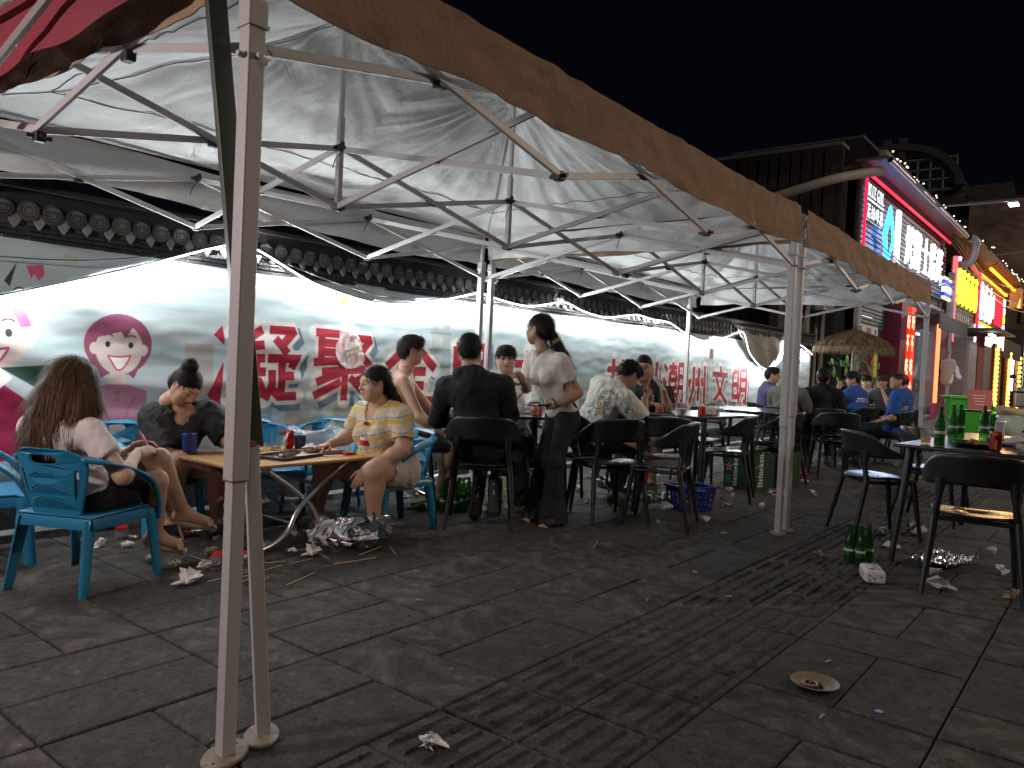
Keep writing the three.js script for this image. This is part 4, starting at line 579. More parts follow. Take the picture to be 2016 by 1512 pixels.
const clothMat = new THREE.MeshPhysicalMaterial({ vertexColors: true, roughness: 0.88, side: THREE.DoubleSide, sheen: 0.2, sheenRoughness: 0.6, sheenColor: col([0.12, 0.12, 0.12]) });
const hairMat = new THREE.MeshPhysicalMaterial({ vertexColors: true, roughness: 0.5, side: THREE.DoubleSide, specularIntensity: 0.4 });
const shoeMat = new THREE.MeshStandardMaterial({ vertexColors: true, roughness: 0.6, side: THREE.DoubleSide });
const mottle = (g, k = 0.07) => { const p = g.attributes.position, c = g.attributes.color; for (let i = 0; i < p.count; i++) { const x = p.getX(i), y = p.getY(i), z = p.getZ(i), a = 1 + k * (n3(x * 22, y * 22, z * 22) + 0.6 * n3(x * 70, y * 70, z * 70)), r = 1 + k * 0.5 * n3(x * 9, y * 9, z * 9 + 5); c.setXYZ(i, c.getX(i) * a, c.getY(i) * a * (2 - r) * 1.0, c.getZ(i) * a * (2 - r)); } return g; };
function strands(g, n, len, flow, hc, seed, w = 0.0011) { // single hairs lifting off the hair surface
  const q = mulberry(seed), p = g.attributes.position, nr = g.attributes.normal, P = [], C = [], I = [], v = V(0, 0, 0), nn = V(0, 0, 0);
  for (let k = 0; k < n; k++) { const i = Math.floor(q() * p.count); v.fromBufferAttribute(p, i); nn.fromBufferAttribute(nr, i).normalize(); const d = flow(v, nn, q), L = len * (0.5 + q()), side = d.clone().cross(nn).normalize(), o = P.length / 3, s = 0.5 + q() * 1.2, lift = 0.0015 + q() * 0.0035; const cur = v.clone(), dir = d.clone().addScaledVector(nn, 0.25 + q() * 0.2).normalize(); for (let m = 0; m <= 4; m++) { const ww = w * (1 - m / 4.3), e = cur.clone().addScaledVector(nn, lift * Math.sin(m / 4 * 3.1)); P.push(e.x - side.x * ww, e.y - side.y * ww, e.z - side.z * ww, e.x + side.x * ww, e.y + side.y * ww, e.z + side.z * ww); for (let z = 0; z < 2; z++) C.push(hc[0] * s, hc[1] * s, hc[2] * s); cur.addScaledVector(dir, L / 4); dir.lerp(d, 0.5).addScaledVector(side, (q() - 0.5) * 0.12).addScaledVector(nn, -0.08).normalize(); } for (let m = 0; m < 4; m++) { const a = o + m * 2; I.push(a, a + 1, a + 2, a + 1, a + 3, a + 2); } }
  const r = new THREE.BufferGeometry(); r.setAttribute('position', new THREE.Float32BufferAttribute(P, 3)); r.setAttribute('color', new THREE.Float32BufferAttribute(C, 3)); r.setIndex(I); r.computeVertexNormals(); return r;
}
const A3 = (v) => [v.x, v.y, v.z], S3 = (s) => { const o = {}; for (const q of s.trim().split(/\s+/)) { const [k, v] = q.split(':'); o[k] = V(...v.split(',').map(Number)); } return o; };
const mixV = (a, b, t) => a.clone().lerp(b, t);
function person(label, J, o) {
  const far = o.far, cell = far ? 0.016 : 0.011, g = o.girth ?? 1, base = V(o.base ? o.base[0] : J.pelvis.x, 0, o.base ? o.base[1] : J.pelvis.z);
  const T = thing('person', label, 'person', [base.x, 0, base.z]);
  for (const k in J) J[k] = J[k].clone().sub(base);
  if (o.ground !== false) for (const s of ['l', 'r']) if (!(o.lift || '').includes(s)) { J['a' + s].y = 0.085; J['t' + s].y = 0.03; }
  const right = J.sr.clone().sub(J.sl).normalize(), up = J.neck.clone().sub(J.pelvis).normalize(), front = up.clone().cross(right).normalize(), fl = [front.x, front.y, front.z, 0.74 * (o.deep ?? 1)];
  const skin = o.skin || [0.47, 0.265, 0.175], hc = o.hairColor || [0.012, 0.010, 0.009];
  const waist = mixV(J.pelvis, J.chest, 0.42).addScaledVector(front, -0.01 + (o.belly || 0)), ribs = mixV(J.pelvis, J.chest, 0.78);
  const torso = (e, k = 0.05) => { const p = [cap(A3(J.pelvis.clone().addScaledVector(right, -0.055 * g)), A3(J.pelvis.clone().addScaledVector(right, 0.055 * g)), 0.112 * g + e, 0.112 * g + e, k, fl), cap(A3(mixV(J.pelvis, waist, 0.3)), A3(waist), 0.135 * g + e, 0.122 * g + e, k, fl), cap(A3(waist), A3(ribs), 0.122 * g + e, 0.138 * g + e, k, fl), cap(A3(mixV(J.sl, J.chest, 0.45).lerp(ribs, 0.35)), A3(mixV(J.sr, J.chest, 0.45).lerp(ribs, 0.35)), 0.088 * g + e, 0.088 * g + e, k, [front.x, front.y, front.z, 0.95]), cap(A3(J.sl.clone().lerp(J.chest, 0.12)), A3(J.chest), 0.05 * g + e, 0.062 * g + e, k), cap(A3(J.sr.clone().lerp(J.chest, 0.12)), A3(J.chest), 0.05 * g + e, 0.062 * g + e, k), cap(A3(J.chest), A3(mixV(J.chest, J.neck, 0.8)), 0.07 * g + e, 0.05 + e, k)];
    if (o.bust) for (const s of [-1, 1]) p.push(ell(A3(mixV(ribs, J.chest, 0.15).addScaledVector(front, 0.085 * g + e * 0.5).addScaledVector(right, s * 0.062 * g).addScaledVector(up, -0.02)), [0.058 * o.bust + e, 0.056 * o.bust + e, 0.052 * o.bust + e], 0.04)); if (o.belly) p.push(ell(A3(mixV(J.pelvis, waist, 0.6).addScaledVector(front, 0.03 + o.belly)), [0.15 * g + e, 0.12 + e, 0.12 * g + e], 0.06)); return p; };
  const arm = (s, t, e, r = 1) => { const S = J['s' + s], E = J['e' + s], W = J['w' + s], p = []; const ag = (g + 1) / 2 * r; if (t <= 1) p.push(cap(A3(S), A3(mixV(S, E, t)), 0.051 * ag + e, lerp(0.051, 0.041, t) * ag + e, 0.03)); else { p.push(cap(A3(S), A3(E), 0.051 * ag + e, 0.041 * ag + e, 0.03), cap(A3(E), A3(mixV(E, W, t - 1)), 0.041 * ag + e, lerp(0.040, 0.026, t - 1) * ag + e, 0.025)); if (e === 0) p.push(ell(A3(mixV(E, W, 0.25)), [0.042 * ag, 0.042 * ag, 0.042 * ag], 0.03)); } return p; };
  const leg = (s, t, e, flare = 0) => { const H = J['h' + s], K = J['k' + s], A = J['a' + s], lg = (g + 1) / 2, p = []; if (t <= 1) p.push(cap(A3(H), A3(mixV(H, K, t)), 0.083 * g + e, lerp(0.083 * g, 0.058 * lg, t) + e, 0.04)); else { p.push(cap(A3(H), A3(K), 0.083 * g + e, 0.057 * lg + e, 0.04), cap(A3(K), A3(mixV(K, A, t - 1)), 0.056 * lg + e, lerp(0.056 * lg, 0.036, t - 1) + e + flare, 0.03)); if (e === 0) { const bk = mixV(K, A, 0.28); const back = J['t' + s].clone().sub(A).setY(0).normalize().multiplyScalar(-0.016); p.push(ell(A3(bk.add(back)), [0.052 * lg, 0.08, 0.052 * lg], 0.04)); } } return p; };
  const foot = (s) => { const A = J['a' + s], Tt = J['t' + s], d = Tt.clone().sub(A).normalize(), side = d.clone().cross(V(0, 1, 0)).normalize(), heel = A.clone().addScaledVector(V(0, -1, 0), 0.035).addScaledVector(d, -0.03), len = 0.15, ball = Tt.clone().addScaledVector(d, 0.0), p = [cap(A3(A), A3(heel), 0.034, 0.03, 0.02), cap(A3(A.clone().addScaledVector(d, 0.02)), A3(ball), 0.034, 0.026, 0.03), cap(A3(heel), A3(ball), 0.028, 0.026, 0.02)];
    for (let i = 0; i < 5; i++) { const q = ball.clone().addScaledVector(side, (i - 2) * 0.0155); p.push(cap(A3(q), A3(q.clone().addScaledVector(d, 0.05 - Math.abs(i - (s === 'l' ? 3.2 : 0.8)) * 0.006).add(V(0, -0.01, 0))), 0.0105, 0.0085, 0.005)); } return p; };
  // skin body
  const parts = [], prims = [...torso(0), cap(A3(J.neck.clone().addScaledVector(up, -0.03)), A3(J.head.clone().lerp(J.neck, 0.5)), 0.054 * (0.5 + g / 2), 0.048 * (0.5 + g / 2), 0.03)];
  for (const s of ['l', 'r']) prims.push(...arm(s, 2, 0), ...leg(s, 2, 0), ...foot(s));
  parts.push(solid(bodyMesh(prims, cell), skin));
  // head
  const hf = V(...o.look).normalize(), hu0 = o.headUp ? V(...o.headUp) : V(0, 1, 0), hr = hu0.clone().cross(hf).normalize(), hu = hf.clone().cross(hr), HM = new THREE.Matrix4().makeBasis(hr, hu, hf).scale(V(1, 1, 1).multiplyScalar(o.headScale ?? 0.97)).setPosition(J.head);
  parts.push(headColors(headFor(far ? 0.006 : 0.0034, !!o.female, !!o.heavy), skin, hc, { closed: o.closed, female: o.female }).applyMatrix4(HM));
  for (const s of ['l', 'r']) {
    const W = J['w' + s], d = W.clone().sub(J['e' + s]).normalize(), hd = (o['hand' + s] || {}), fw = (hd.dir ? V(...hd.dir) : d).normalize(), pb = V(...(hd.back || [0, 1, 0.2])), b = pb.addScaledVector(fw, -pb.dot(fw)).normalize(), th = fw.clone().cross(b).multiplyScalar(1), M4 = new THREE.Matrix4();
    // canonical hand: x fingers, y back, z thumb; mirrored for the left hand
    M4.makeBasis(fw, b, th.multiplyScalar(s === 'r' ? -1 : 1).multiplyScalar(hd.flip ? -1 : 1)).scale(V(1, 1, 1).multiplyScalar(o.handScale ?? 0.95)).setPosition(W);
    let hg = solid(handFor(far ? 0.0055 : 0.0034, hd.pose || 'relaxed'), skin).applyMatrix4(M4); if (M4.determinant() < 0) { const ix = hg.index.array; for (let i = 0; i < ix.length; i += 3) { const t = ix[i]; ix[i] = ix[i + 1]; ix[i + 1] = t; } hg.computeVertexNormals(); }
    parts.push(hg);
  }
  const body = mk('body', mottle(mergeC(parts)), skinMat, T);
  const ridge = (v) => 1 - 2 * Math.abs(v), wr = (amp) => (f, x, y, z) => f - amp * (0.55 * ridge(n3(x * 9 + y * 5 + base.x, y * 4.5 - x * 3, z * 9 + base.z)) + 0.35 * ridge(n3(x * 20 - y * 9, y * 10, z * 20 + 4)) - 0.35);
  // top
  if (o.top) {
    const c = o.top, e = c.loose ?? 0.016, p = torso(e, 0.06); for (const s of ['l', 'r']) p.push(...arm(s, c.sleeve ?? 0.6, (c.sleeveLoose ?? 0.018)));
    for (const s of ['l', 'r']) { const tt = c.sleeve ?? 0.6, S = J['s' + s], E = J['e' + s], W = J['w' + s], end = tt <= 1 ? mixV(S, E, tt) : mixV(E, W, tt - 1), d = (tt <= 1 ? E.clone().sub(S) : W.clone().sub(E)).normalize(), r = 0.085 * (g + 1) / 2; p.push(sub(cap(A3(end.clone().addScaledVector(d, r * 0.92)), A3(end.clone().addScaledVector(d, r * 2.2)), r, r, 0.004))); }
    if (c.hood) p.push(cap(A3(J.neck.clone().addScaledVector(front, -0.07).addScaledVector(right, -0.07)), A3(J.neck.clone().addScaledVector(front, -0.07).addScaledVector(right, 0.07)), 0.05, 0.05, 0.04), cap(A3(J.neck.clone().addScaledVector(front, -0.085).addScaledVector(up, -0.07)), A3(J.neck.clone().addScaledVector(front, -0.05)), 0.07, 0.05, 0.05));
    const nk = c.neck ?? 0.062; p.push(sub(ell(A3(J.neck.clone().addScaledVector(front, 0.02).addScaledVector(up, 0.045)), [nk + 0.012, nk, nk + 0.012], 0.012)));
    if (c.vneck) p.push(sub(cap(A3(J.neck.clone().addScaledVector(front, 0.10 + (o.belly || 0) * 0.3)), A3(mixV(J.neck, ribs, c.vneck).addScaledVector(front, 0.16)), 0.055, 0.012, 0.01)));
    const hemAt = mixV(J.pelvis, waist, c.hem ?? -0.2), fn = wr(c.wrinkle ?? 0.007);
    const cf = typeof c.color === 'function' ? (x, y, z, nx, ny, nz) => c.color({ h: V(x, y, z).sub(J.pelvis).dot(up), s: V(x, y, z).sub(J.pelvis).dot(right), d: V(x, y, z).sub(J.pelvis).dot(front), x, y, z, J, up, right, front }) : () => c.color;
    const m = mk(c.name || 'shirt', bodyMesh(p, c.cell || (far ? 0.013 : 0.0085), { mod: (f, x, y, z) => Math.max(fn(f, x, y, z), -(V(x, y, z).sub(hemAt).dot(up))), color: cf }), c.mat || clothMat, T);
    T.userData.shirt = undefined; T.shirt = m;
  }
  if (o.bottom) {
    const c = o.bottom, e = c.loose ?? 0.014, p = torso(e).slice(0, 2); for (const s of ['l', 'r']) p.push(...leg(s, c.len ?? 0.8, e, c.flare ?? 0.0)); if (c.flare) for (const s of ['l', 'r']) p.push(cap(A3(mixV(J['k' + s], J['a' + s], 0.35)), A3(J['a' + s].clone().add(V(0, -0.035, 0))), 0.058, 0.125, 0.03, [right.x, 0, right.z, 0.8]));
    if (!c.skirt && !c.flare) for (const s of ['l', 'r']) { const tt = c.len ?? 0.8, S = J['h' + s], E = J['k' + s], W = J['a' + s], end = tt <= 1 ? mixV(S, E, tt) : mixV(E, W, tt - 1), d = (tt <= 1 ? E.clone().sub(S) : W.clone().sub(E)).normalize(), r = 0.11 * g; p.push(sub(cap(A3(end.clone().addScaledVector(d, r * 0.92)), A3(end.clone().addScaledVector(d, r * 1.6)), r, r, 0.004))); }
    if (c.skirt) p.push(cap(A3(mixV(J.hl, J.hr, 0.5)), A3(mixV(mixV(J.kl, J.kr, 0.5), mixV(J.hl, J.hr, 0.5), 1 - c.skirt)), 0.12 * g, 0.11, 0.05));
    const fn = wr(c.wrinkle ?? 0.006), top = mixV(J.pelvis, waist, 0.75), lo = c.flare ? 0.02 : -9; mk(c.name || 'trousers', bodyMesh(p, far ? 0.014 : 0.0095, { mod: (f, x, y, z) => Math.max(fn(f, x, y, z), V(x, y, z).sub(top).dot(up), lo - y), color: typeof c.color === 'function' ? (x, y, z) => c.color(x, y, z) : () => c.color }), clothMat, T);
  }
  for (const s of ['l', 'r']) if (o.shoe) {
    const A = J['a' + s], Tt = J['t' + s], d = Tt.clone().sub(A).normalize(), flat = V(d.x, 0, d.z).normalize(), c = o.shoe, heel = A.clone().add(V(0, -0.05, 0)).addScaledVector(d, -0.03), tip = Tt.clone().addScaledVector(d, 0.045), side = d.clone().cross(V(0, 1, 0)).normalize();
    if (c.type === 'hung') { const n = V(-0.80, -0.05, 0.60).normalize(), q = mixV(A, Tt, 0.5), top = A.clone().addScaledVector(n, 0.01), tipp = Tt.clone().addScaledVector(d, 0.07), sd = d.clone().cross(n).normalize(); mk('shoe', bodyMesh([cap(A3(top), A3(mixV(top, tipp, 0.45)), 0.043, 0.042, 0.03, [n.x, n.y, n.z, 0.95]), cap(A3(mixV(top, tipp, 0.4)), A3(tipp), 0.044, 0.05, 0.03, [n.x, n.y, n.z, 0.75])], 0.007, { color: () => c.color }), shoeMat, T); const so = (k) => A3(mixV(top, tipp, k).addScaledVector(n, 0.036)); mk('sole', bodyMesh([cap(so(-0.08), so(0.35), 0.036, 0.032, 0.02, [n.x, n.y, n.z, 0.3]), cap(so(0.3), so(1.0), 0.034, 0.046, 0.03, [n.x, n.y, n.z, 0.26])], 0.006, { color: () => [0.022, 0.022, 0.022] }), shoeMat, T); mk('sole_window', bodyMesh([cap(A3(mixV(top, tipp, 0.12).addScaledVector(n, 0.045)), A3(mixV(top, tipp, 0.42).addScaledVector(n, 0.045)), 0.012, 0.009, 0.01, [n.x, n.y, n.z, 0.35])], 0.004, { color: () => [0.62, 0.58, 0.52] }), shoeMat, T); for (let i = 0; i < 5; i++) mk('tread_bar', rod(A3(mixV(top, tipp, 0.58 + i * 0.1).addScaledVector(n, 0.046).addScaledVector(sd, -0.032)), A3(mixV(top, tipp, 0.58 + i * 0.1).addScaledVector(n, 0.046).addScaledVector(sd, 0.032)), 0.004, 0.004, 6), std([0.05, 0.05, 0.05], 0.7), T); }
    if (c.type === 'sneaker') { const dn = o.soleDir ? V(...o.soleDir) : V(0, -1, 0); const p = [cap(A3(A), A3(heel), 0.047, 0.046, 0.03), cap(A3(heel), A3(tip), 0.045, 0.043, 0.03), cap(A3(A.clone().addScaledVector(d, 0.02)), A3(Tt), 0.046, 0.042, 0.03)]; mk('shoe', bodyMesh(p, far ? 0.011 : 0.007, { color: (x, y, z) => (V(x, y, z).sub(heel).dot(dn) > 0.022 ? c.sole : c.color) }), shoeMat, T); }
    if (c.type === 'slide') { const p = [cap(A3(heel.clone().add(V(0, -0.008, 0))), A3(tip.clone().add(V(0, -0.022, 0))), 0.04, 0.046, 0.03, [0, 1, 0, 0.42])]; const q = [cap(A3(Tt.clone().addScaledVector(side, -0.03).addScaledVector(d, -0.04).add(V(0, 0.0, 0))), A3(Tt.clone().addScaledVector(side, 0.03).addScaledVector(d, -0.04)), 0.036, 0.036, 0.03), cap(A3(Tt.clone().addScaledVector(side, -0.03)), A3(Tt.clone().addScaledVector(side, 0.03)), 0.03, 0.03, 0.03)]; mk('sandal', mergeC([bodyMesh(p, 0.007, { color: () => c.sole }), bodyMesh(q, 0.007, { color: (x, y, z) => ((Math.sin(x * 900) + Math.sin(z * 900)) > 0.3 ? c.color : c.color.map((v) => v * 0.6)) })]), shoeMat, T); }
    if (c.type === 'heel') { const hp = heel.clone().addScaledVector(flat, -0.005), sole = tube([A3(heel.clone().addScaledVector(d, -0.02).add(V(0, -0.012, 0))), A3(mixV(heel, Tt, 0.5).add(V(0, -0.02, 0))), A3(Tt.clone().add(V(0, -0.022, 0))), A3(tip.clone().add(V(0, -0.018, 0)))], 0.022, 20, 8).scale(1, 1, 1), tipY = Math.max(0.002, heel.y - 0.115); mk('sandal', merge([tube([A3(heel.clone().add(V(0, -0.02, 0))), A3(heel.clone().addScaledVector(flat, 0.01).add(V(0, -0.06, 0))), [heel.x + flat.x * 0.03, tipY, heel.z + flat.z * 0.03]], 0.006, 10, 7), sole, tube([A3(A.clone().addScaledVector(side, -0.034)), A3(A.clone().addScaledVector(d, 0.04).addScaledVector(up, 0.012)), A3(A.clone().addScaledVector(side, 0.034))], 0.004, 12, 6), tube([A3(Tt.clone().addScaledVector(side, -0.045).add(V(0, -0.015, 0))), A3(Tt.clone().add(V(0, 0.026, 0)).addScaledVector(d, -0.02)), A3(Tt.clone().addScaledVector(side, 0.045).add(V(0, -0.015, 0)))], 0.009, 14, 6)]), std([0.55, 0.45, 0.34], 0.35), T); }
  }
  // hair in head coordinates
  const hz = o.hair || 'short', hp = [], nscale = 1;
  const face = [sub(ell([0, -0.045, 0.075], [0.060, 0.088, 0.075], 0.012)), sub(ell([0, 0.012, 0.115], [0.055, 0.05, 0.05], 0.012))];
  if (hz === 'short') hp.push(ell([0, 0.034, -0.016], [0.083, 0.088, 0.100], 0.02), ell([0, 0.085, 0.02], [0.066, 0.042, 0.070], 0.03), ell([0, 0.0, -0.055], [0.07, 0.07, 0.055], 0.03), ...face, sub(ell([0, -0.115, -0.02], [0.12, 0.062, 0.13], 0.01)), sub(ell([-0.083, -0.01, 0.002], [0.02, 0.04, 0.03], 0.008)), sub(ell([0.083, -0.01, 0.002], [0.02, 0.04, 0.03], 0.008)));
  if (hz === 'fringe') hp.push(ell([0, 0.036, -0.012], [0.085, 0.090, 0.102], 0.02), ell([0, 0.075, 0.035], [0.074, 0.045, 0.066], 0.03), ell([0, 0.0, -0.055], [0.07, 0.075, 0.055], 0.03), sub(ell([0, -0.065, 0.075], [0.064, 0.092, 0.075], 0.008)), sub(ell([0, -0.125, -0.02], [0.12, 0.062, 0.13], 0.01)), sub(ell([-0.083, -0.012, 0.004], [0.02, 0.036, 0.026], 0.008)), sub(ell([0.083, -0.012, 0.004], [0.02, 0.036, 0.026], 0.008)));
  if (hz === 'buzz') hp.push(ell([0, 0.027, -0.014], [0.0775, 0.0875, 0.0955], 0.02), ell([0, -0.0, -0.055], [0.062, 0.06, 0.048], 0.03), ...face, sub(ell([0, -0.105, -0.02], [0.12, 0.062, 0.13], 0.01)), sub(ell([-0.083, -0.015, 0.004], [0.02, 0.04, 0.03], 0.008)), sub(ell([0.083, -0.015, 0.004], [0.02, 0.04, 0.03], 0.008)));
  if (hz === 'back' || hz === 'bun') hp.push(ell([0, 0.028, -0.018], [0.081, 0.090, 0.098], 0.02), ell([0, -0.02, -0.06], [0.066, 0.06, 0.05], 0.03), sub(ell([0, -0.055, 0.072], [0.066, 0.098, 0.072], 0.012)), sub(ell([0, 0.025, 0.115], [0.052, 0.055, 0.05], 0.012)), sub(ell([0, -0.135, 0.0], [0.12, 0.062, 0.11], 0.01)), sub(ell([-0.083, -0.02, 0.004], [0.02, 0.034, 0.022], 0.008)), sub(ell([0.083, -0.02, 0.004], [0.02, 0.034, 0.022], 0.008)));
  if (hz === 'bun') hp.push(ell([-0.035, 0.135, -0.06], [0.052, 0.046, 0.05], 0.015), ell([-0.03, 0.10, -0.055], [0.04, 0.03, 0.04], 0.02));
  if (hz === 'long') hp.push(ell([0, 0.024, -0.018], [0.097, 0.098, 0.108], 0.02), ell([0, -0.05, -0.03], [0.096, 0.08, 0.08], 0.03), sub(ell([0, -0.04, 0.09], [0.058, 0.12, 0.06], 0.012)));
  if (hp.length) {
    const streak = (x, y, z) => { const a = Math.atan2(x, -z); return n3(a * 14, y * 6, 3) * 0.6 + n3(a * 40, y * 9, 9) * 0.4; };
    const amp = { short: 0.0035, fringe: 0.004, buzz: 0.0008, back: 0.0016, bun: 0.002, long: 0.002 }[hz];
    const hg = bodyMesh(hp, far ? 0.007 : 0.0042, { mod: (f, x, y, z) => f + amp * (streak(x, y, z) + (hz === 'short' || hz === 'fringe' ? 1.0 * n3(x * 90, y * 40, z * 90) : 0)), color: (x, y, z) => { const s = 1 + 0.35 * streak(x, y, z); return [hc[0] * s, hc[1] * s, hc[2] * s]; } });
    const fl2 = { short: (v, n, q) => V(v.x * 0.9, -0.04 - Math.max(0, 0.07 - v.y) * 1.2, v.z < 0 ? v.z * 0.5 : 0.05 + v.z).addScaledVector(n, 0.02), fringe: (v) => V(v.x * 0.8, -0.09, 0.03 + v.z * 0.6), buzz: (v, n) => V(v.x * 0.3, -0.03, v.z * 0.3).addScaledVector(n, 0.06), back: (v) => V(-v.x * 0.5, -0.05 - Math.max(0, v.y) * 0.2, -0.09), bun: (v) => V(-0.03 - v.x, 0.13 - v.y, -0.06 - v.z), long: (v) => V(v.x * 0.6, -0.12, v.z * 0.5) }[hz];
    const st = strands(hg, far ? 500 : 2200, { short: 0.026, fringe: 0.034, buzz: 0.004, back: 0.05, bun: 0.05, long: 0.09 }[hz], (v, n, q) => { const d = fl2(v, n, q); d.addScaledVector(n, -d.dot(n) * 0.9); return d.normalize(); }, hc, 17, far ? 0.0016 : 0.0010).applyMatrix4(HM);
    hg.applyMatrix4(HM); const hm = mk('hair', hg, hairMat, T); mk('hair_strands', st, hairMat, hm).userData.kind = 'stuff';
  }
  if (o.lock) { // hanging strands: long hair or a ponytail, given as a chain of points with radii
    const loc = o.lock.map((c) => c.map(([x, y, z, r, f]) => [x - base.x, y, z - base.z, r, f])), p = []; for (const c of loc) for (let i = 0; i + 1 < c.length; i++) p.push({ ...cap(c[i].slice(0, 3), c[i + 1].slice(0, 3), c[i][3], c[i + 1][3], 0.02), flat: o.lockFlat });
    const lk = bodyMesh(p, 0.0055, { mod: (f, x, y, z) => f + (o.lockAmp ?? 0.003) * (n3(x * 70, y * 3, z * 70) + 0.5 * n3(x * 160, y * 5, z * 160)), color: (x, y, z) => { const s = 1 + 0.55 * n3(x * 60, y * 2.5, z * 60) + (o.tips || 0) * sst(J.head.y - y, 0.02, 0.3); return [hc[0] * s, hc[1] * s, hc[2] * s]; } }); const lm = mk('hair', lk, hairMat, T); mk('hair_strands', strands(lk, o.lockAmp ? 5200 : 900, 0.10, (v, n) => { const d = V(0, -1, 0).addScaledVector(V(J.neck.x - v.x, 0, J.neck.z - v.z), v.y > J.neck.y ? 0.0 : -0.2); d.addScaledVector(n, -d.dot(n) * 0.9); return d.normalize(); }, hc.map((k) => k * 1.25), 23, 0.0011), hairMat, lm).userData.kind = 'stuff';
  }
  T.J = J; T.HM = HM; T.front = front; T.right = right; T.up = up; return T;
}
function decalOn(p, name, tex, at, dir, size, roll = 0) { // printed motif on a shirt
  p.updateMatrixWorld(true); const o = new THREE.Object3D(); o.position.set(...at); o.up.set(0, 1, 0); o.lookAt(V(...at).add(V(...dir))); const e = new THREE.Euler().setFromQuaternion(o.quaternion.multiply(new THREE.Quaternion().setFromAxisAngle(V(0, 0, 1), roll)));
  const g = new DecalGeometry(p.shirt, V(...at), e, V(...size)); g.translate(-p.position.x, 0, -p.position.z);
  if (g.attributes.position.count) mk(name, g, new THREE.MeshStandardMaterial({ map: tex, transparent: true, alphaTest: 0.02, roughness: 0.85, polygonOffset: true, polygonOffsetFactor: -1 }), p);
}
function inkText(w, h, f) { return canvasTex(w, h, (x, W, H) => { x.clearRect(0, 0, W, H); f(x, W, H); }); }

// ---- the person with long brown hair
const pA = person('person with long brown hair in a pale shirt and black shorts, legs crossed', S3('head:1.59,0.97,-3.97 neck:1.55,0.81,-3.98 chest:1.54,0.745,-3.98 pelvis:1.64,0.43,-3.95 sl:1.48,0.735,-4.15 sr:1.60,0.735,-3.80 el:1.72,0.50,-4.18 wl:1.90,0.60,-4.06 er:1.69,0.54,-3.65 wr:1.85,0.61,-3.86 hl:1.67,0.42,-4.02 hr:1.68,0.41,-3.88 kl:2.0,0.57,-3.93 al:2.2,0.25,-4.03 tl:2.33,0.18,-4.0 kr:1.95,0.47,-3.85 ar:2.0,0.17,-3.94 tr:2.11,0.10,-3.91'), {
  female: true, look: [0.8, -0.42, -0.42], girth: 0.92, lift: 'lr', hair: 'long', hairColor: [0.075, 0.040, 0.019], tips: 0.9, skin: [0.50, 0.30, 0.21], headScale: 0.95, bust: 0.9,
  top: { color: [0.74, 0.66, 0.64], sleeve: 0.5, loose: 0.016, sleeveLoose: 0.022, hem: -0.3, wrinkle: 0.006 }, bottom: { name: 'shorts', color: [0.014, 0.014, 0.015], len: 0.62, skirt: 0.45 }, shoe: { type: 'heel' },
  handr: { pose: 'relaxed', dir: [0.9, 0.2, -0.3], back: [0.2, 0.9, 0.4] }, handl: { pose: 'relaxed', dir: [0.7, 0.3, 0.5], back: [0.3, 0.4, -0.8] },
  lockAmp: 0.0013, lock: [[[1.57, 0.97, -3.94, 0.07], [1.545, 0.86, -3.935, 0.072], [1.515, 0.77, -3.93, 0.055], [1.495, 0.69, -3.93, 0.02]], [[1.575, 1.0, -3.985, 0.086], [1.525, 0.90, -3.99, 0.088], [1.485, 0.80, -3.99, 0.075], [1.455, 0.70, -3.99, 0.05], [1.44, 0.60, -4.0, 0.02]], [[1.56, 0.99, -4.06, 0.055], [1.50, 0.86, -4.085, 0.058], [1.455, 0.72, -4.10, 0.045], [1.435, 0.60, -4.10, 0.028], [1.43, 0.54, -4.10, 0.01]], [[1.605, 0.98, -3.91, 0.055], [1.595, 0.88, -3.87, 0.056], [1.565, 0.78, -3.855, 0.05], [1.55, 0.70, -3.845, 0.03], [1.55, 0.64, -3.83, 0.010]], [[1.505, 0.84, -4.04, 0.066], [1.46, 0.70, -4.05, 0.05], [1.435, 0.58, -4.06, 0.02]], [[1.53, 0.84, -3.93, 0.062], [1.495, 0.74, -3.92, 0.045], [1.475, 0.64, -3.92, 0.018]], [[1.635, 0.92, -3.885, 0.036], [1.635, 0.85, -3.855, 0.034], [1.615, 0.77, -3.835, 0.024], [1.60, 0.70, -3.82, 0.01]]] });
// ---- the person with a bun
const pB = person('person with a hair bun in a fluffy black top, looking down over the table', S3('head:2.44,0.915,-4.50 neck:2.46,0.775,-4.58 chest:2.46,0.70,-4.62 pelvis:2.42,0.40,-4.80 sr:2.34,0.72,-4.68 sl:2.62,0.75,-4.54 er:2.33,0.51,-4.47 wr:2.48,0.45,-4.27 el:2.66,0.59,-4.38 wl:2.62,0.58,-4.16 hr:2.36,0.39,-4.74 hl:2.50,0.39,-4.72 kr:2.36,0.46,-4.40 ar:2.40,0.08,-4.56 tr:2.36,0.03,-4.44 kl:2.58,0.44,-4.34 al:2.63,0.08,-4.42 tl:2.58,0.03,-4.30'), {
  female: true, heavy: true, look: [0.12, -0.62, 0.75], headUp: [0.25, 1, 0.1], girth: 1.1, hair: 'bun', closed: true, skin: [0.44, 0.245, 0.16], bust: 1.1, base: [2.4, -4.7],
  top: { name: 'fluffy_top', color: [0.010, 0.0105, 0.011], sleeve: 0.85, loose: 0.03, sleeveLoose: 0.035, wrinkle: 0.009, vneck: 0.4, neck: 0.07 }, bottom: { name: 'shorts', color: [0.012, 0.012, 0.013], len: 0.7, skirt: 0.8 }, shoe: { type: 'slide', color: [0.02, 0.02, 0.02], sole: [0.05, 0.05, 0.05] }, handr: { pose: 'relaxed', dir: [0.8, -0.35, 0.3], back: [0.2, 0.9, 0.5] } });
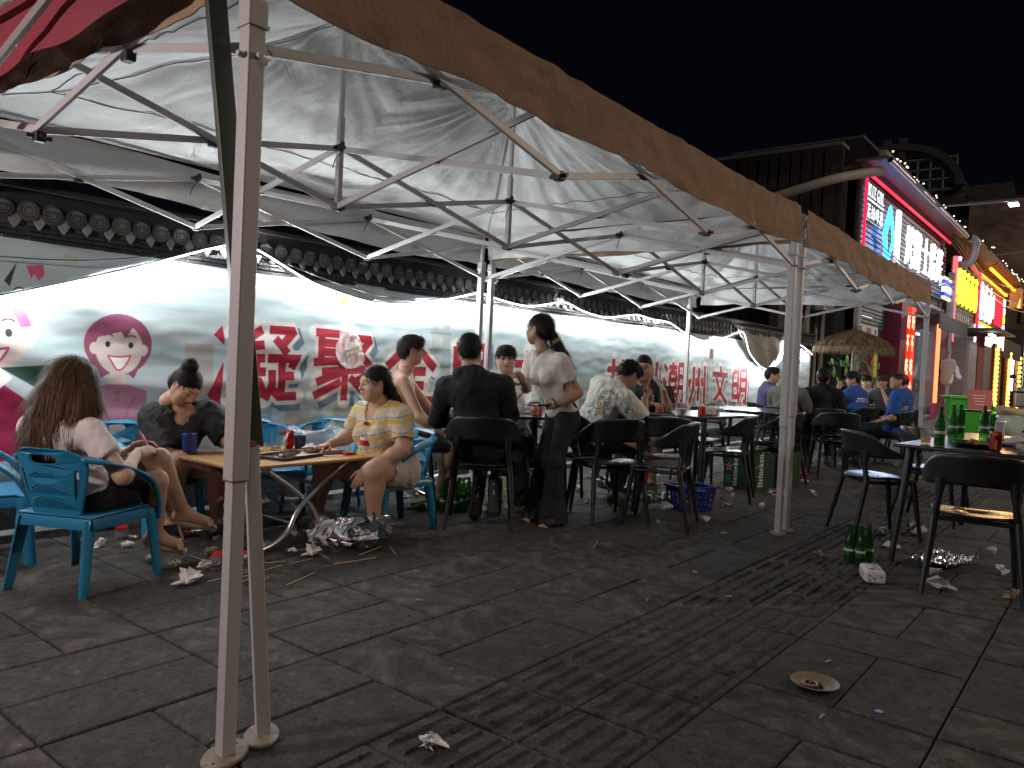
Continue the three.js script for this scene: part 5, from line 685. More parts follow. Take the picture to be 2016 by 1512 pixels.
// ---- the person in yellow stripes
const stripes = ({ h, s, d, y }) => { const q = ((h + 0.02 * Math.sin(s * 9)) % 0.086 + 0.086) % 0.086, k = q / 0.086; if (k < 0.30) return [0.62, 0.42, 0.10]; if (k < 0.36) return [0.60, 0.55, 0.45]; if (k < 0.46) return (Math.sin((s + d) * 420) > -0.2) ? [0.13, 0.13, 0.11] : [0.55, 0.5, 0.42]; if (k < 0.70) return [0.60, 0.53, 0.46]; if (k < 0.80) return [0.66, 0.50, 0.18]; return [0.58, 0.52, 0.44]; };
const pC = person('person in a yellow and grey striped knit top, seated sideways at the low table', S3('head:3.355,0.985,-3.82 neck:3.43,0.835,-3.83 chest:3.46,0.765,-3.83 pelvis:3.57,0.425,-3.83 sl:3.45,0.78,-3.64 sr:3.46,0.78,-4.04 el:3.40,0.575,-3.57 wl:3.20,0.45,-3.69 er:3.44,0.60,-4.16 wr:3.26,0.56,-4.13 hl:3.52,0.41,-3.73 hr:3.55,0.41,-3.94 kl:3.20,0.45,-3.61 al:3.25,0.085,-3.64 tl:3.14,0.03,-3.59 kr:3.16,0.42,-4.06 ar:3.22,0.085,-4.17 tr:3.11,0.03,-4.16'), {
  female: true, heavy: true, look: [-0.89, -0.10, -0.22], girth: 1.26, hair: 'back', closed: true, skin: [0.52, 0.305, 0.21], bust: 1.35, belly: 0.02, headScale: 1.0, handScale: 0.9,
  top: { name: 'striped_top', color: stripes, sleeve: 0.62, loose: 0.012, sleeveLoose: 0.018, vneck: 0.5, neck: 0.07, wrinkle: 0.005, cell: 0.0062, hem: -0.05 }, bottom: { name: 'shorts', color: [0.60, 0.54, 0.47], len: 0.55, loose: 0.014 }, shoe: { type: 'slide', color: [0.16, 0.14, 0.09], sole: [0.12, 0.10, 0.07] },
  handl: { pose: 'relaxed', dir: [-0.45, -0.85, -0.2], back: [-0.6, 0.3, 0.7] }, handr: { pose: 'grip', dir: [-0.95, -0.1, 0.2], back: [0, 1, 0] },
  lock: [[[3.42, 0.99, -3.80, 0.035], [3.475, 0.95, -3.79, 0.032], [3.505, 0.88, -3.77, 0.034], [3.52, 0.80, -3.755, 0.028], [3.525, 0.73, -3.74, 0.012]]] });
// ---- the bare-backed young person
const pD = person('person with bare torso and dark patterned shorts, head turned away', S3('head:4.20,1.225,-4.36 neck:4.17,1.07,-4.40 chest:4.17,0.99,-4.41 pelvis:4.22,0.53,-4.46 sr:4.06,0.98,-4.29 sl:4.32,0.99,-4.54 er:4.10,0.72,-4.14 wr:4.22,0.60,-3.97 el:4.50,0.74,-4.42 wl:4.55,0.68,-4.18 hr:4.20,0.52,-4.38 hl:4.32,0.52,-4.46 kr:4.42,0.52,-4.06 ar:4.43,0.085,-4.24 tr:4.33,0.03,-4.22 kl:4.58,0.52,-4.26 al:4.66,0.085,-4.37 tl:4.60,0.03,-4.29'), {
  look: [0.75, 0.02, 0.50], girth: 0.92, hair: 'fringe', hairColor: [0.022, 0.016, 0.011], skin: [0.49, 0.28, 0.18], bottom: { name: 'shorts', color: (x, y, z) => (n3(x * 14, y * 14, z * 14) > 0.1 ? [0.03, 0.032, 0.022] : [0.012, 0.013, 0.011]), len: 0.95, loose: 0.022 }, shoe: { type: 'sneaker', color: [0.55, 0.54, 0.52], sole: [0.5, 0.5, 0.48] }, handr: { pose: 'relaxed', dir: [0.5, -0.75, 0.35], back: [0.3, 0.5, 0.8] } });
{ const c = [4.172, 1.08, -4.398]; mk('necklace', new THREE.TorusGeometry(0.068, 0.002, 5, 30).rotateX(1.25).translate(c[0] - pD.position.x, c[1], c[2] - pD.position.z), blackPl, pD); }
// ---- the person in the black jacket
const pE = person('person in a black hooded jacket seen from behind, sneaker soles showing', S3('head:4.07,1.235,-3.64 neck:4.09,1.085,-3.63 chest:4.11,0.985,-3.61 pelvis:4.20,0.53,-3.61 sl:4.00,0.965,-3.79 sr:4.22,0.995,-3.43 el:4.05,0.73,-3.90 wl:4.28,0.70,-3.98 er:4.33,0.79,-3.46 wr:4.53,0.74,-3.64 hl:4.18,0.52,-3.71 hr:4.25,0.53,-3.54 kl:4.50,0.49,-3.96 al:4.29,0.27,-3.67 tl:4.245,0.125,-3.66 kr:4.61,0.50,-3.74 ar:4.34,0.30,-3.58 tr:4.31,0.155,-3.545'), {
  look: [0.76, -0.05, -0.60], girth: 1.0, hair: 'short', hairColor: [0.012, 0.010, 0.009], skin: [0.40, 0.235, 0.155], lift: 'lr', top: { name: 'jacket', color: [0.0085, 0.009, 0.0105], sleeve: 1.85, loose: 0.034, sleeveLoose: 0.026, hood: true, wrinkle: 0.007, neck: 0.058 }, bottom: { name: 'shorts', color: [0.010, 0.010, 0.012], len: 0.97, loose: 0.024 }, shoe: { type: 'hung', color: [0.012, 0.012, 0.012] } });
// ---- the person in white facing out
const pF = person('person in a white tee facing out, seated at the table beyond the black jacket', S3('head:5.05,1.19,-4.10 neck:5.11,1.045,-4.10 chest:5.14,0.96,-4.11 pelvis:5.24,0.53,-4.16 sr:5.03,0.93,-4.28 sl:5.26,0.96,-3.97 er:4.90,0.73,-4.16 wr:4.80,0.80,-3.98 el:5.14,0.75,-3.84 wl:4.95,0.80,-3.79 hr:5.17,0.51,-4.21 hl:5.28,0.52,-4.08 kr:4.88,0.52,-3.98 ar:4.97,0.1,-4.03 tr:4.87,0.05,-3.96 kl:5.03,0.52,-3.82 al:5.12,0.1,-3.84 tl:5.02,0.05,-3.77'), {
  look: [-0.72, 0.0, 0.70], girth: 0.92, hair: 'fringe', skin: [0.52, 0.31, 0.22], headScale: 0.98, top: { color: [0.78, 0.77, 0.75], sleeve: 0.65, loose: 0.026, sleeveLoose: 0.03, wrinkle: 0.01 }, bottom: { color: [0.015, 0.015, 0.018], len: 1.9 }, shoe: { type: 'sneaker', color: [0.05, 0.05, 0.05], sole: [0.4, 0.4, 0.4] } });
decalOn(pF, 'chest_print', inkText(256, 64, (x, W, H) => { x.fillStyle = '#222'; x.font = 'bold 40px serif'; x.textAlign = 'center'; x.fillText('Sayluxse', W / 2, 44); }), [5.20 - 0.09, 0.90, -3.97], [-0.75, 0.1, 0.66], [0.16, 0.04, 0.2], 0.9);
// ---- the standing person
const pG = person('person standing in a pale shirt and flared dark jeans with a low ponytail', S3('head:4.475,1.415,-3.34 neck:4.51,1.27,-3.325 chest:4.535,1.185,-3.30 pelvis:4.64,0.79,-3.20 sl:4.50,1.185,-3.155 sr:4.57,1.20,-3.45 el:4.63,0.97,-3.08 wl:4.42,0.875,-3.13 er:4.62,0.98,-3.54 wr:4.46,1.03,-3.45 hl:4.60,0.76,-3.14 hr:4.66,0.76,-3.28 kl:4.49,0.47,-3.15 al:4.56,0.085,-3.20 tl:4.46,0.03,-3.19 kr:4.58,0.46,-3.32 ar:4.65,0.085,-3.40 tr:4.54,0.03,-3.40'), {
  female: true, look: [-0.12, 0.0, -0.98], girth: 0.86, hair: 'back', skin: [0.45, 0.26, 0.175], bust: 0.95, headScale: 0.97, top: { color: [0.72, 0.67, 0.62], sleeve: 0.5, loose: 0.010, sleeveLoose: 0.022, vneck: 0.5, wrinkle: 0.006, hem: 0.12 }, bottom: { name: 'flared_jeans', color: [0.010, 0.012, 0.017], len: 1.5, loose: 0.008, flare: 0.02 }, shoe: { type: 'slide', color: [0.012, 0.012, 0.012], sole: [0.012, 0.012, 0.012] },
  handl: { pose: 'grip', dir: [-0.85, -0.1, 0.2], back: [0.1, -0.9, 0.4] }, handr: { pose: 'point', dir: [-0.8, 0.35, 0.35], back: [-0.4, 0.2, 0.9] },
  lock: [[[4.52, 1.38, -3.255, 0.036], [4.555, 1.31, -3.225, 0.032], [4.60, 1.23, -3.185, 0.03], [4.64, 1.15, -3.155, 0.022], [4.665, 1.07, -3.14, 0.008]]] });
mk('scrunchie', new THREE.TorusGeometry(0.03, 0.017, 8, 18).rotateX(0.9).rotateY(0.6).translate(4.545 - pG.position.x, 1.335, -3.235 - pG.position.z), std([0.62, 0.55, 0.40], 0.8), pG);
// ---- the person eating
const pH = person('person in a white tee with a colourful back print, bent over a bowl', S3('head:5.70,1.115,-3.28 neck:5.61,1.03,-3.35 chest:5.57,0.96,-3.39 pelvis:5.44,0.54,-3.52 sr:5.53,0.90,-3.21 sl:5.66,1.0,-3.54 er:5.66,0.74,-3.10 wr:5.80,0.92,-3.17 el:5.90,0.80,-3.42 wl:5.90,0.88,-3.24 hr:5.42,0.52,-3.43 hl:5.52,0.53,-3.57 kr:5.72,0.53,-3.24 ar:5.68,0.1,-3.34 tr:5.78,0.05,-3.30 kl:5.88,0.54,-3.42 al:5.90,0.1,-3.45 tl:6.0,0.05,-3.42'), {
  look: [0.66, -0.58, 0.22], girth: 1.02, hair: 'fringe', skin: [0.46, 0.27, 0.18], top: { color: [0.74, 0.72, 0.64], sleeve: 0.75, loose: 0.03, sleeveLoose: 0.04, wrinkle: 0.012, hem: 0.0 }, bottom: { color: [0.013, 0.013, 0.015], len: 1.9 }, shoe: { type: 'sneaker', color: [0.05, 0.05, 0.05], sole: [0.3, 0.3, 0.3] }, handr: { pose: 'grip', dir: [0.75, 0.5, 0.1], back: [0.3, -0.4, 0.8] }, handl: { pose: 'grip', dir: [0.3, 0.6, 0.6], back: [0.8, 0.2, -0.5] } });
decalOn(pH, 'back_print', inkText(512, 512, (x, W, H) => { const r = mulberry(9); const cs = ['#7fa6c9', '#d9c15a', '#e0b48a', '#5e8fb0', '#c8c46a', '#8aa0b8', '#444']; for (let i = 0; i < 150; i++) { const a = r() * 6.28, d = 60 + r() * 150, q = W / 2 + Math.cos(a) * d * 1.1, w = H / 2 + Math.sin(a) * d * 0.8; x.strokeStyle = cs[Math.floor(r() * 7)]; x.fillStyle = x.strokeStyle; x.lineWidth = 3 + r() * 4; x.beginPath(); x.arc(q, w, 3 + r() * 14, r() * 6, r() * 6 + 2); x.stroke(); if (r() > 0.7) { x.beginPath(); x.ellipse(q, w, 4 + r() * 16, 3 + r() * 8, r() * 3, 0, 7); x.fill(); } } x.strokeStyle = '#6f8fb5'; x.lineWidth = 7; x.beginPath(); x.arc(W / 2, H / 2, 62, 0, 7); x.stroke(); x.fillStyle = '#d48a4a'; x.font = 'bold 110px sans-serif'; x.textAlign = 'center'; x.fillText('6', W / 2, H / 2 + 38); }), [5.44, 0.84, -3.40], [-0.72, 0.50, 0.45], [0.36, 0.36, 0.3], 0.25);
// ---- the person with the phone
const pI = person('person in a black printed shirt holding a phone up to the mouth', S3('head:6.68,1.18,-3.69 neck:6.75,1.02,-3.7 chest:6.79,0.94,-3.7 pelvis:6.89,0.53,-3.79 sr:6.69,0.88,-3.87 sl:6.85,0.93,-3.52 er:6.53,0.82,-3.69 wr:6.47,0.84,-3.49 el:6.67,0.80,-3.4 wl:6.53,0.99,-3.39 hr:6.83,0.52,-3.85 hl:6.91,0.52,-3.69 kr:6.51,0.53,-3.65 ar:6.59,0.1,-3.67 tr:6.49,0.05,-3.63 kl:6.61,0.53,-3.47 al:6.65,0.1,-3.52 tl:6.55,0.05,-3.47'), {
  look: [-0.86, -0.12, 0.38], girth: 1.08, hair: 'buzz', skin: [0.36, 0.20, 0.125], headScale: 1.13, heavy: true, top: { color: [0.010, 0.010, 0.011], sleeve: 0.7, loose: 0.026, sleeveLoose: 0.03, wrinkle: 0.01 }, bottom: { color: [0.014, 0.014, 0.016], len: 0.95 }, shoe: { type: 'slide', color: [0.05, 0.03, 0.02], sole: [0.04, 0.03, 0.03] }, handl: { pose: 'grip', dir: [-0.55, 0.6, 0.5], back: [0.5, 0.3, 0.6] } });

// ---- people at the farther tables: seated figures set on their chairs
function sitter(label, x, z, face, look, o = {}) {
  const f = V(face[0], 0, face[1]).normalize(), r = V(-f.z, 0, f.x), P = (a, y, b) => V(x, 0, z).addScaledVector(f, a).addScaledVector(r, b).setY(y), ln = o.lean ?? 0.05, J = { pelvis: P(0, 0.53, 0), chest: P(ln, 0.96, 0), neck: P(ln + 0.015, 1.045, 0), head: P(ln + 0.05 + (o.nod ?? 0), 1.17 - (o.low ?? 0), o.hs ?? 0), sl: P(ln, 0.94, -0.185), sr: P(ln, 0.94, 0.185), hl: P(0.02, 0.52, -0.08), hr: P(0.02, 0.52, 0.08), kl: P(0.42, 0.50, -0.12), kr: P(0.42, 0.50, 0.12), al: P(0.38, 0.085, -0.13), ar: P(0.38, 0.085, 0.13), tl: P(0.49, 0.03, -0.15), tr: P(0.49, 0.03, 0.15) };
  const arms = { table: [[0.12, 0.74, 0.24], [0.34, 0.80, 0.13]], lap: [[0.02, 0.69, 0.25], [0.24, 0.62, 0.14]], mouth: [[0.18, 0.78, 0.22], [0.2, 1.03, 0.10]] };
  const aL = arms[o.armL || 'table'], aR = arms[o.armR || 'table']; J.el = P(ln + aL[0][0], aL[0][1], -aL[0][2]); J.wl = P(ln + aL[1][0], aL[1][1], -aL[1][2]); J.er = P(ln + aR[0][0], aR[0][1], aR[0][2]); J.wr = P(ln + aR[1][0], aR[1][1], aR[1][2]);
  return person(label, J, { far: true, look, bottom: { color: [0.014, 0.015, 0.02], len: 1.9 }, shoe: { type: 'sneaker', color: [0.03, 0.03, 0.03], sole: [0.2, 0.2, 0.2] }, ...o });
}
const ztoTex = inkText(512, 160, (x, W, H) => { x.fillStyle = '#e8dcd8'; x.font = 'bold italic 118px sans-serif'; x.fillText('ZTO', 6, 116); x.lineWidth = 10; x.strokeStyle = '#e8dcd8'; x.strokeRect(300, 52, 66, 40); x.beginPath(); x.moveTo(333, 30); x.lineTo(333, 124); x.stroke(); x.strokeRect(412, 46, 66, 54); x.beginPath(); x.moveTo(445, 46); x.lineTo(445, 118); x.moveTo(412, 73); x.lineTo(478, 73); x.moveTo(388, 56); x.lineTo(400, 118); x.lineTo(490, 122); x.stroke(); });
const blueShirt = [0.018, 0.085, 0.33];
sitter('person in a purple polo shirt seated by the far end of the banner', 10.73, -3.98, [0.6, 0.8], [0.30, -0.05, 0.85], { top: { color: [0.07, 0.06, 0.16], loose: 0.03, sleeveLoose: 0.03 } });
sitter('person in a grey tee seen from behind the paired white tent legs', 9.92, -3.40, [0.98, 0.1], [0.85, -0.05, -0.35], { hair: 'buzz', top: { color: [0.13, 0.12, 0.10], loose: 0.034, sleeveLoose: 0.034, sleeve: 0.75 }, skin: [0.38, 0.22, 0.14] });
sitter('person in a plain black tee seen from behind, next to the paired white tent legs', 10.30, -3.06, [0.9, -0.3], [0.85, 0, -0.25], { girth: 1.06, top: { color: [0.008, 0.008, 0.009], loose: 0.04, sleeveLoose: 0.04, sleeve: 0.8 } });
sitter('person with face towards the camera beyond the person in plain black', 13.45, -4.0, [-0.9, 0.4], [-0.9, -0.25, 0.35], { hair: 'short', low: 0.04, skin: [0.5, 0.3, 0.21], top: { color: [0.5, 0.45, 0.42] } });
const pN = sitter('person in a blue work shirt with white letters across the back, smoking', 11.92, -3.0, [0.35, -0.94], [-0.45, -0.1, -0.9], { hair: 'fringe', armL: 'mouth', lean: 0.1, top: { color: blueShirt, loose: 0.03, sleeveLoose: 0.032, sleeve: 0.75 } });
decalOn(pN, 'back_print', ztoTex, [11.92 + 0.0, 0.88, -2.87], [-0.35, 0.1, 0.94], [0.36, 0.115, 0.3]);
sitter('person smiling beyond the smoker, hair falling over the forehead', 14.1, -3.5, [-0.85, 0.5], [-0.8, -0.05, 0.55], { hair: 'fringe', low: 0.03, skin: [0.5, 0.3, 0.21], top: { color: [0.4, 0.38, 0.38] } });
const pP = sitter('person in a black cap raising a phone, between the blue shirts', 13.62, -3.05, [-0.8, -0.3], [-0.75, 0.05, -0.5], { hair: 'buzz', armL: 'mouth', low: 0.02, skin: [0.42, 0.25, 0.17], top: { color: [0.03, 0.03, 0.035] } });
mk('cap', merge([new THREE.SphereGeometry(0.098, 22, 12, 0, 6.2832, 0, 1.7).scale(0.9, 1.0, 1.08).translate(0, 0.028, -0.014), new THREE.CylinderGeometry(0.075, 0.075, 0.006, 24, 1, false, 0, Math.PI).rotateY(-Math.PI / 2).scale(0.9, 1, 1.15).rotateX(0.15).translate(0, 0.035, 0.075)]).applyMatrix4(pP.HM), std([0.012, 0.012, 0.013], 0.8), pP);
const pQ = sitter('person in a blue work shirt leaning back with cropped hair, seen from the side', 11.18, -2.42, [0.02, -1], [-0.62, 0.05, -0.78], { hair: 'buzz', hairColor: [0.03, 0.022, 0.016], lean: -0.10, armL: 'lap', armR: 'lap', girth: 0.98, skin: [0.42, 0.24, 0.15], top: { color: blueShirt, loose: 0.03, sleeveLoose: 0.036, sleeve: 0.75 }, bottom: { color: [0.03, 0.04, 0.05], len: 1.9 } });
decalOn(pQ, 'back_print', ztoTex, [11.18, 0.82, -2.24], [-0.15, 0.05, 1], [0.30, 0.095, 0.25]);
const pR = sitter('person in a blue work shirt and red cap beside the green bin', 12.85, -2.6, [-0.1, -1], [-0.5, -0.2, -0.85], { hair: 'short', lean: 0.02, armL: 'lap', armR: 'lap', top: { color: blueShirt, loose: 0.03, sleeveLoose: 0.034, sleeve: 0.75 } });
mk('cap', merge([new THREE.SphereGeometry(0.1, 22, 12, 0, 6.2832, 0, 1.7).scale(0.9, 1.0, 1.08).translate(0, 0.03, -0.014), new THREE.CylinderGeometry(0.07, 0.07, 0.006, 24, 1, false, 0, Math.PI).rotateY(Math.PI / 2).scale(0.9, 1, 1.1).rotateX(-0.3).translate(0, 0.02, -0.08)]).applyMatrix4(pR.HM), std([0.42, 0.03, 0.03], 0.8), pR);

// ================================================================ SMALL THINGS
const greenGlass = phys([0.13, 0.46, 0.11], 0.05, { transmission: 0.92, ior: 1.5 }), clearPl = phys([0.95, 0.96, 0.96], 0.12, { transmission: 0.93, ior: 1.3 }), labelM = std([0.05, 0.22, 0.05], 0.5), foilM = std([0.75, 0.75, 0.77], 0.22, 1.0), bagM = phys([0.93, 0.93, 0.93], 0.28, { transmission: 0.82, ior: 1.25 }), tissueM = phys([0.78, 0.76, 0.73], 0.95, { transmission: 0.15 }), redPl = phys([0.50, 0.02, 0.03], 0.35, {}), woodM = std([0.55, 0.42, 0.24], 0.8), beerM = phys([0.85, 0.50, 0.06], 0.1, { transmission: 0.7 }), whitePl = std([0.75, 0.75, 0.73], 0.4), trayM = std([0.015, 0.015, 0.016], 0.35), foodM = std([0.10, 0.045, 0.02], 0.6), chipM = std([0.45, 0.28, 0.10], 0.7);
const bottleG = lathe([[0, 0.002], [0.028, 0.002], [0.0305, 0.008], [0.0305, 0.125], [0.029, 0.145], [0.020, 0.175], [0.0145, 0.20], [0.0125, 0.232], [0.0135, 0.234], [0.0135, 0.244], [0.0105, 0.245], [0.010, 0.235]], 22);
const labelT = canvasTex(256, 128, (x, W, H) => { x.fillStyle = '#0d5a22'; x.fillRect(0, 0, W, H); x.fillStyle = '#e8ebe2'; x.fillRect(0, 46, W, 30); x.fillStyle = '#111'; x.font = 'bold 22px sans-serif'; x.fillText('Heineken', 14, 69); x.fillText('Heineken', 142, 69); x.fillStyle = '#c02030'; x.beginPath(); for (let i = 0; i < 10; i++) { const a = -1.57 + i * 0.628, r = i % 2 ? 5 : 12; x.lineTo(64 + Math.cos(a) * r, 26 + Math.sin(a) * r); } x.fill(); });
const bottleLabelM = std(0xffffff, 0.5, 0, { map: labelT }), bottleLabelG = new THREE.CylinderGeometry(0.0309, 0.0309, 0.062, 22, 1, true).translate(0, 0.085, 0);
function bottle(label, x, y, z, lie, turn = 0, beer) {
  const t = thing('beer_bottle', label, 'bottle', [x, y, z], turn, 'green beer bottles'); mk('glass', bottleG, greenGlass, t); mk('paper_label', bottleLabelG, bottleLabelM, t); if (beer) mk('beer', cyl(0.027, 0.027, beer, 0, 0.006, 0, 18), phys([0.5, 0.55, 0.05], 0.05, { transmission: 0.8 }), t);
  if (lie) { t.rotation.set(0, turn, 0); t.children.forEach((c) => c.rotation.set(0, 0, Math.PI / 2)); t.position.y = y + 0.0315; } return t;
}
const cupG = lathe([[0, 0.002], [0.026, 0.002], [0.028, 0.006], [0.036, 0.085], [0.0385, 0.087], [0.0375, 0.09], [0.035, 0.087], [0.0265, 0.008], [0, 0.006]], 20);
function cup(label, x, y, z, m, name = 'plastic_cup', fill) { const t = thing(name, label, 'cup', [x, y, z]); mk('cup_wall', cupG, m, t); if (fill) mk('drink', cyl(0.026, 0.030, 0.034, 0, 0.008, 0, 18), beerM, t); return t; }
const thickCup = lathe([[0, 0], [0.030, 0], [0.033, 0.004], [0.0345, 0.05], [0.038, 0.085], [0.0375, 0.09], [0.034, 0.089], [0.03, 0.05], [0.028, 0.008], [0, 0.006]], 22), upCup = lathe([[0, 0.088], [0.028, 0.088], [0.032, 0.085], [0.038, 0.002], [0.036, 0.001], [0.030, 0.08]], 22);
function lumps(seed, r, n, sq = 0.6, amp = 0.35) { const q = mulberry(seed), p = []; for (let i = 0; i < n; i++) { const a = q() * 6.28, d = q() * r * 0.7; p.push(ell([Math.cos(a) * d, r * sq * 0.6 * (0.5 + q() * 0.8), Math.sin(a) * d], [r * (0.3 + q() * 0.35), r * (0.2 + q() * 0.3) * sq, r * (0.25 + q() * 0.35)], r * 0.12)); } const g = bodyMesh(p, r / 11, { mod: (f, x, y, z) => Math.max(f + r * amp * (Math.abs(n3(x / r * 2.2 + seed, y / r * 2.2, z / r * 2.2)) - 0.25) + r * 0.06 * n3(x / r * 7, y / r * 7, z / r * 7 + seed), -y) }); g.deleteAttribute('normal'); const f = g.toNonIndexed(); f.computeVertexNormals(); return f; }
// a sheet folded over random creases: tissue paper and foil
function crumple(seed, size, folds, squash = 0.5, n = 20) {
  const q = mulberry(seed), g = new THREE.PlaneGeometry(size, size, n, n).rotateX(-Math.PI / 2), p = g.attributes.position, v = V(0, 0, 0);
  for (let k = 0; k < folds; k++) { const a = q() * 6.283, ax = V(Math.cos(a), (q() - 0.5) * 0.8, Math.sin(a)).normalize(), nn = V(-Math.sin(a), (q() - 0.5) * 0.6, Math.cos(a)).normalize(), o = (q() - 0.5) * size * 0.45, ang = (0.7 + q() * 1.9) * (q() > 0.5 ? 1 : -1); for (let i = 0; i < p.count; i++) { v.fromBufferAttribute(p, i); const d = v.dot(nn) - o; if (d > 0) { const b = Math.min(1, d / (size * 0.05)); v.addScaledVector(nn, -o).applyAxisAngle(ax, ang * b).addScaledVector(nn, o); p.setXYZ(i, v.x, v.y, v.z); } } }
  g.computeBoundingBox(); const c = g.boundingBox.getCenter(V(0, 0, 0)), lo = g.boundingBox.min.y; for (let i = 0; i < p.count; i++) { const x = p.getX(i) - c.x, y = (p.getY(i) - lo) * squash, z = p.getZ(i) - c.z; p.setXYZ(i, x + size * 0.02 * n3(x / size * 12, y / size * 12, seed), y + 0.001 + size * 0.012 * Math.abs(n3(x / size * 16, z / size * 16, seed)), z); }
  const f = g.toNonIndexed(); f.computeVertexNormals(); return f;
}
const tissueGs = [1, 2, 3, 4, 5, 6].map((s) => crumple(s * 13 + 3, 0.10, 11, 0.42, 22));

// on the plywood table
{
  const Y = 0.5175;
  let t = thing('blue_mug', 'tall blue plastic mug on the plywood table before the person with a bun', 'mug', [2.425, Y, -4.40]); mk('mug_wall', lathe([[0, 0], [0.036, 0], [0.04, 0.004], [0.042, 0.03], [0.040, 0.036], [0.041, 0.09], [0.044, 0.122], [0.0435, 0.126], [0.040, 0.124], [0.037, 0.09], [0.036, 0.008], [0, 0.006]], 26), phys([0.02, 0.045, 0.22], 0.35, {}), t);
  t = thing('navy_cup', 'short navy blue cup on the plywood table by the soft drink can', 'cup', [3.18, Y, -4.34]); mk('cup_wall', thickCup.clone().scale(1.05, 0.95, 1.05), phys([0.012, 0.018, 0.07], 0.3, {}), t);
  const colaT = canvasTex(256, 128, (x, W, H) => { x.fillStyle = '#b01020'; x.fillRect(0, 0, W, H); x.strokeStyle = '#f0e8e8'; x.lineWidth = 9; x.beginPath(); x.moveTo(20, 80); x.bezierCurveTo(50, 20, 70, 120, 110, 60); x.bezierCurveTo(140, 30, 160, 110, 240, 50); x.stroke(); x.fillStyle = '#d8d8d8'; x.fillRect(0, 0, W, 8); x.fillRect(0, H - 8, W, 8); });
  const canG = lathe([[0, 0.004], [0.024, 0.001], [0.031, 0.012], [0.033, 0.016], [0.033, 0.105], [0.028, 0.117], [0.0275, 0.121], [0.026, 0.119], [0, 0.117]], 24), canM = std(0xffffff, 0.3, 0.5, { map: colaT });
  for (const [x, z, l] of [[3.12, -4.38, 'red and silver soft drink can beside the navy cup'], [2.90, -4.44, 'red soft drink can half hidden by the tent poles']]) tag(mk('drink_can', canG, canM), l, 'can').position.set(x, Y, z);
  const wt = thing('water_bottle', 'clear plastic water bottle with red cap and label on the table corner', 'bottle', [3.31, Y, -3.83]);
  mk('bottle_wall', lathe([[0, 0.004], [0.026, 0.001], [0.031, 0.010], [0.0315, 0.05], [0.030, 0.053], [0.0315, 0.06], [0.0315, 0.13], [0.029, 0.15], [0.015, 0.188], [0.0125, 0.195], [0.0125, 0.205]], 24), clearPl, wt); mk('cap', cyl(0.0165, 0.0165, 0.02, 0, 0.198, 0, 18), redPl, wt); mk('label', new THREE.CylinderGeometry(0.0318, 0.0318, 0.055, 24, 1, true).translate(0, 0.095, 0), std(0xffffff, 0.45, 0, { map: canvasTex(256, 64, (x, W, H) => { x.fillStyle = '#e9e6e2'; x.fillRect(0, 0, W, 26); x.fillStyle = '#b3122e'; x.fillRect(0, 26, W, 38); x.fillStyle = '#333'; for (let i = 0; i < 20; i++) x.fillRect(20 + i * 2.4, 4, 1.2, 18); x.fillStyle = '#3c5a70'; x.fillRect(120, 2, 20, 24); x.fillStyle = '#f5dede'; x.fillRect(20, 34, 60, 8); x.fillRect(110, 44, 70, 6); }) }), wt);
  const tr = thing('serving_tray', 'black tray of dark grilled meat skewers on the plywood table', 'tray', [2.86, Y, -4.0], 0.25); mk('tray', merge([box(0.36, 0.008, 0.22, 0, 0.004, 0, 0.003), box(0.38, 0.016, 0.012, 0, 0.012, 0.114, 0.004), box(0.38, 0.016, 0.012, 0, 0.012, -0.114, 0.004), box(0.012, 0.016, 0.22, 0.188, 0.012, 0, 0.004), box(0.012, 0.016, 0.22, -0.188, 0.012, 0, 0.004)]), trayM, tr); for (let i = 0; i < 4; i++) mk('grilled_meat', lumps(50 + i, 0.05, 5, 0.5).translate(-0.10 + i * 0.055, 0.008, R(-0.05, 0.05)), foodM, tr); mk('paper', box(0.2, 0.002, 0.16, 0.10, 0.011, 0.02), whitePl, tr);
  tag(mk('food_parcel', lumps(61, 0.075, 6, 0.5).translate(3.06, Y, -4.02), std([0.22, 0.11, 0.06], 0.55)), 'brown glazed piece of food at the end of the tray', 'food');
  for (const [x, z, s, l] of [[2.98, -4.33, 1.2, 'clear plastic food tub beside the navy cup'], [2.80, -4.30, 1, 'clear plastic food tub behind the meat tray']]) { const b = thing('food_tub', l, 'food tub', [x, Y, z]); mk('tub_wall', lathe([[0, 0.002], [0.05, 0.002], [0.065, 0.045], [0.069, 0.046], [0.066, 0.05]], 26).scale(s, 1, s), clearPl, b); mk('leftovers', lumps(x * 100 | 0, 0.045, 5, 0.5).translate(0, 0.003, 0), chipM, b); }
  tag(mk('red_lighter_box', box(0.085, 0.016, 0.042, 3.24, Y + 0.008, -3.90, 0.003).rotateY(0), redPl), 'flat red box lying on the plywood table near the water bottle', 'box');
  tag(mk('mobile_phone', box(0.15, 0.009, 0.075, 3.20, Y + 0.005, -4.0, 0.004), std([0.012, 0.012, 0.014], 0.2)), 'black phone lying flat beside the red box', 'phone');
  tag(mk('card_box', box(0.10, 0.026, 0.075, 2.40, Y + 0.013, -4.46, 0.003), whitePl), 'white box under the black wallet beside the blue mug', 'box');
  tag(mk('wallet', box(0.095, 0.012, 0.07, 2.395, Y + 0.033, -4.46, 0.004), trayM), 'black wallet on the white box beside the blue mug', 'wallet');
  cup('clear cup with amber drink at the corner of the plywood table', 2.50, Y, -4.05, clearPl, 'plastic_cup', true);
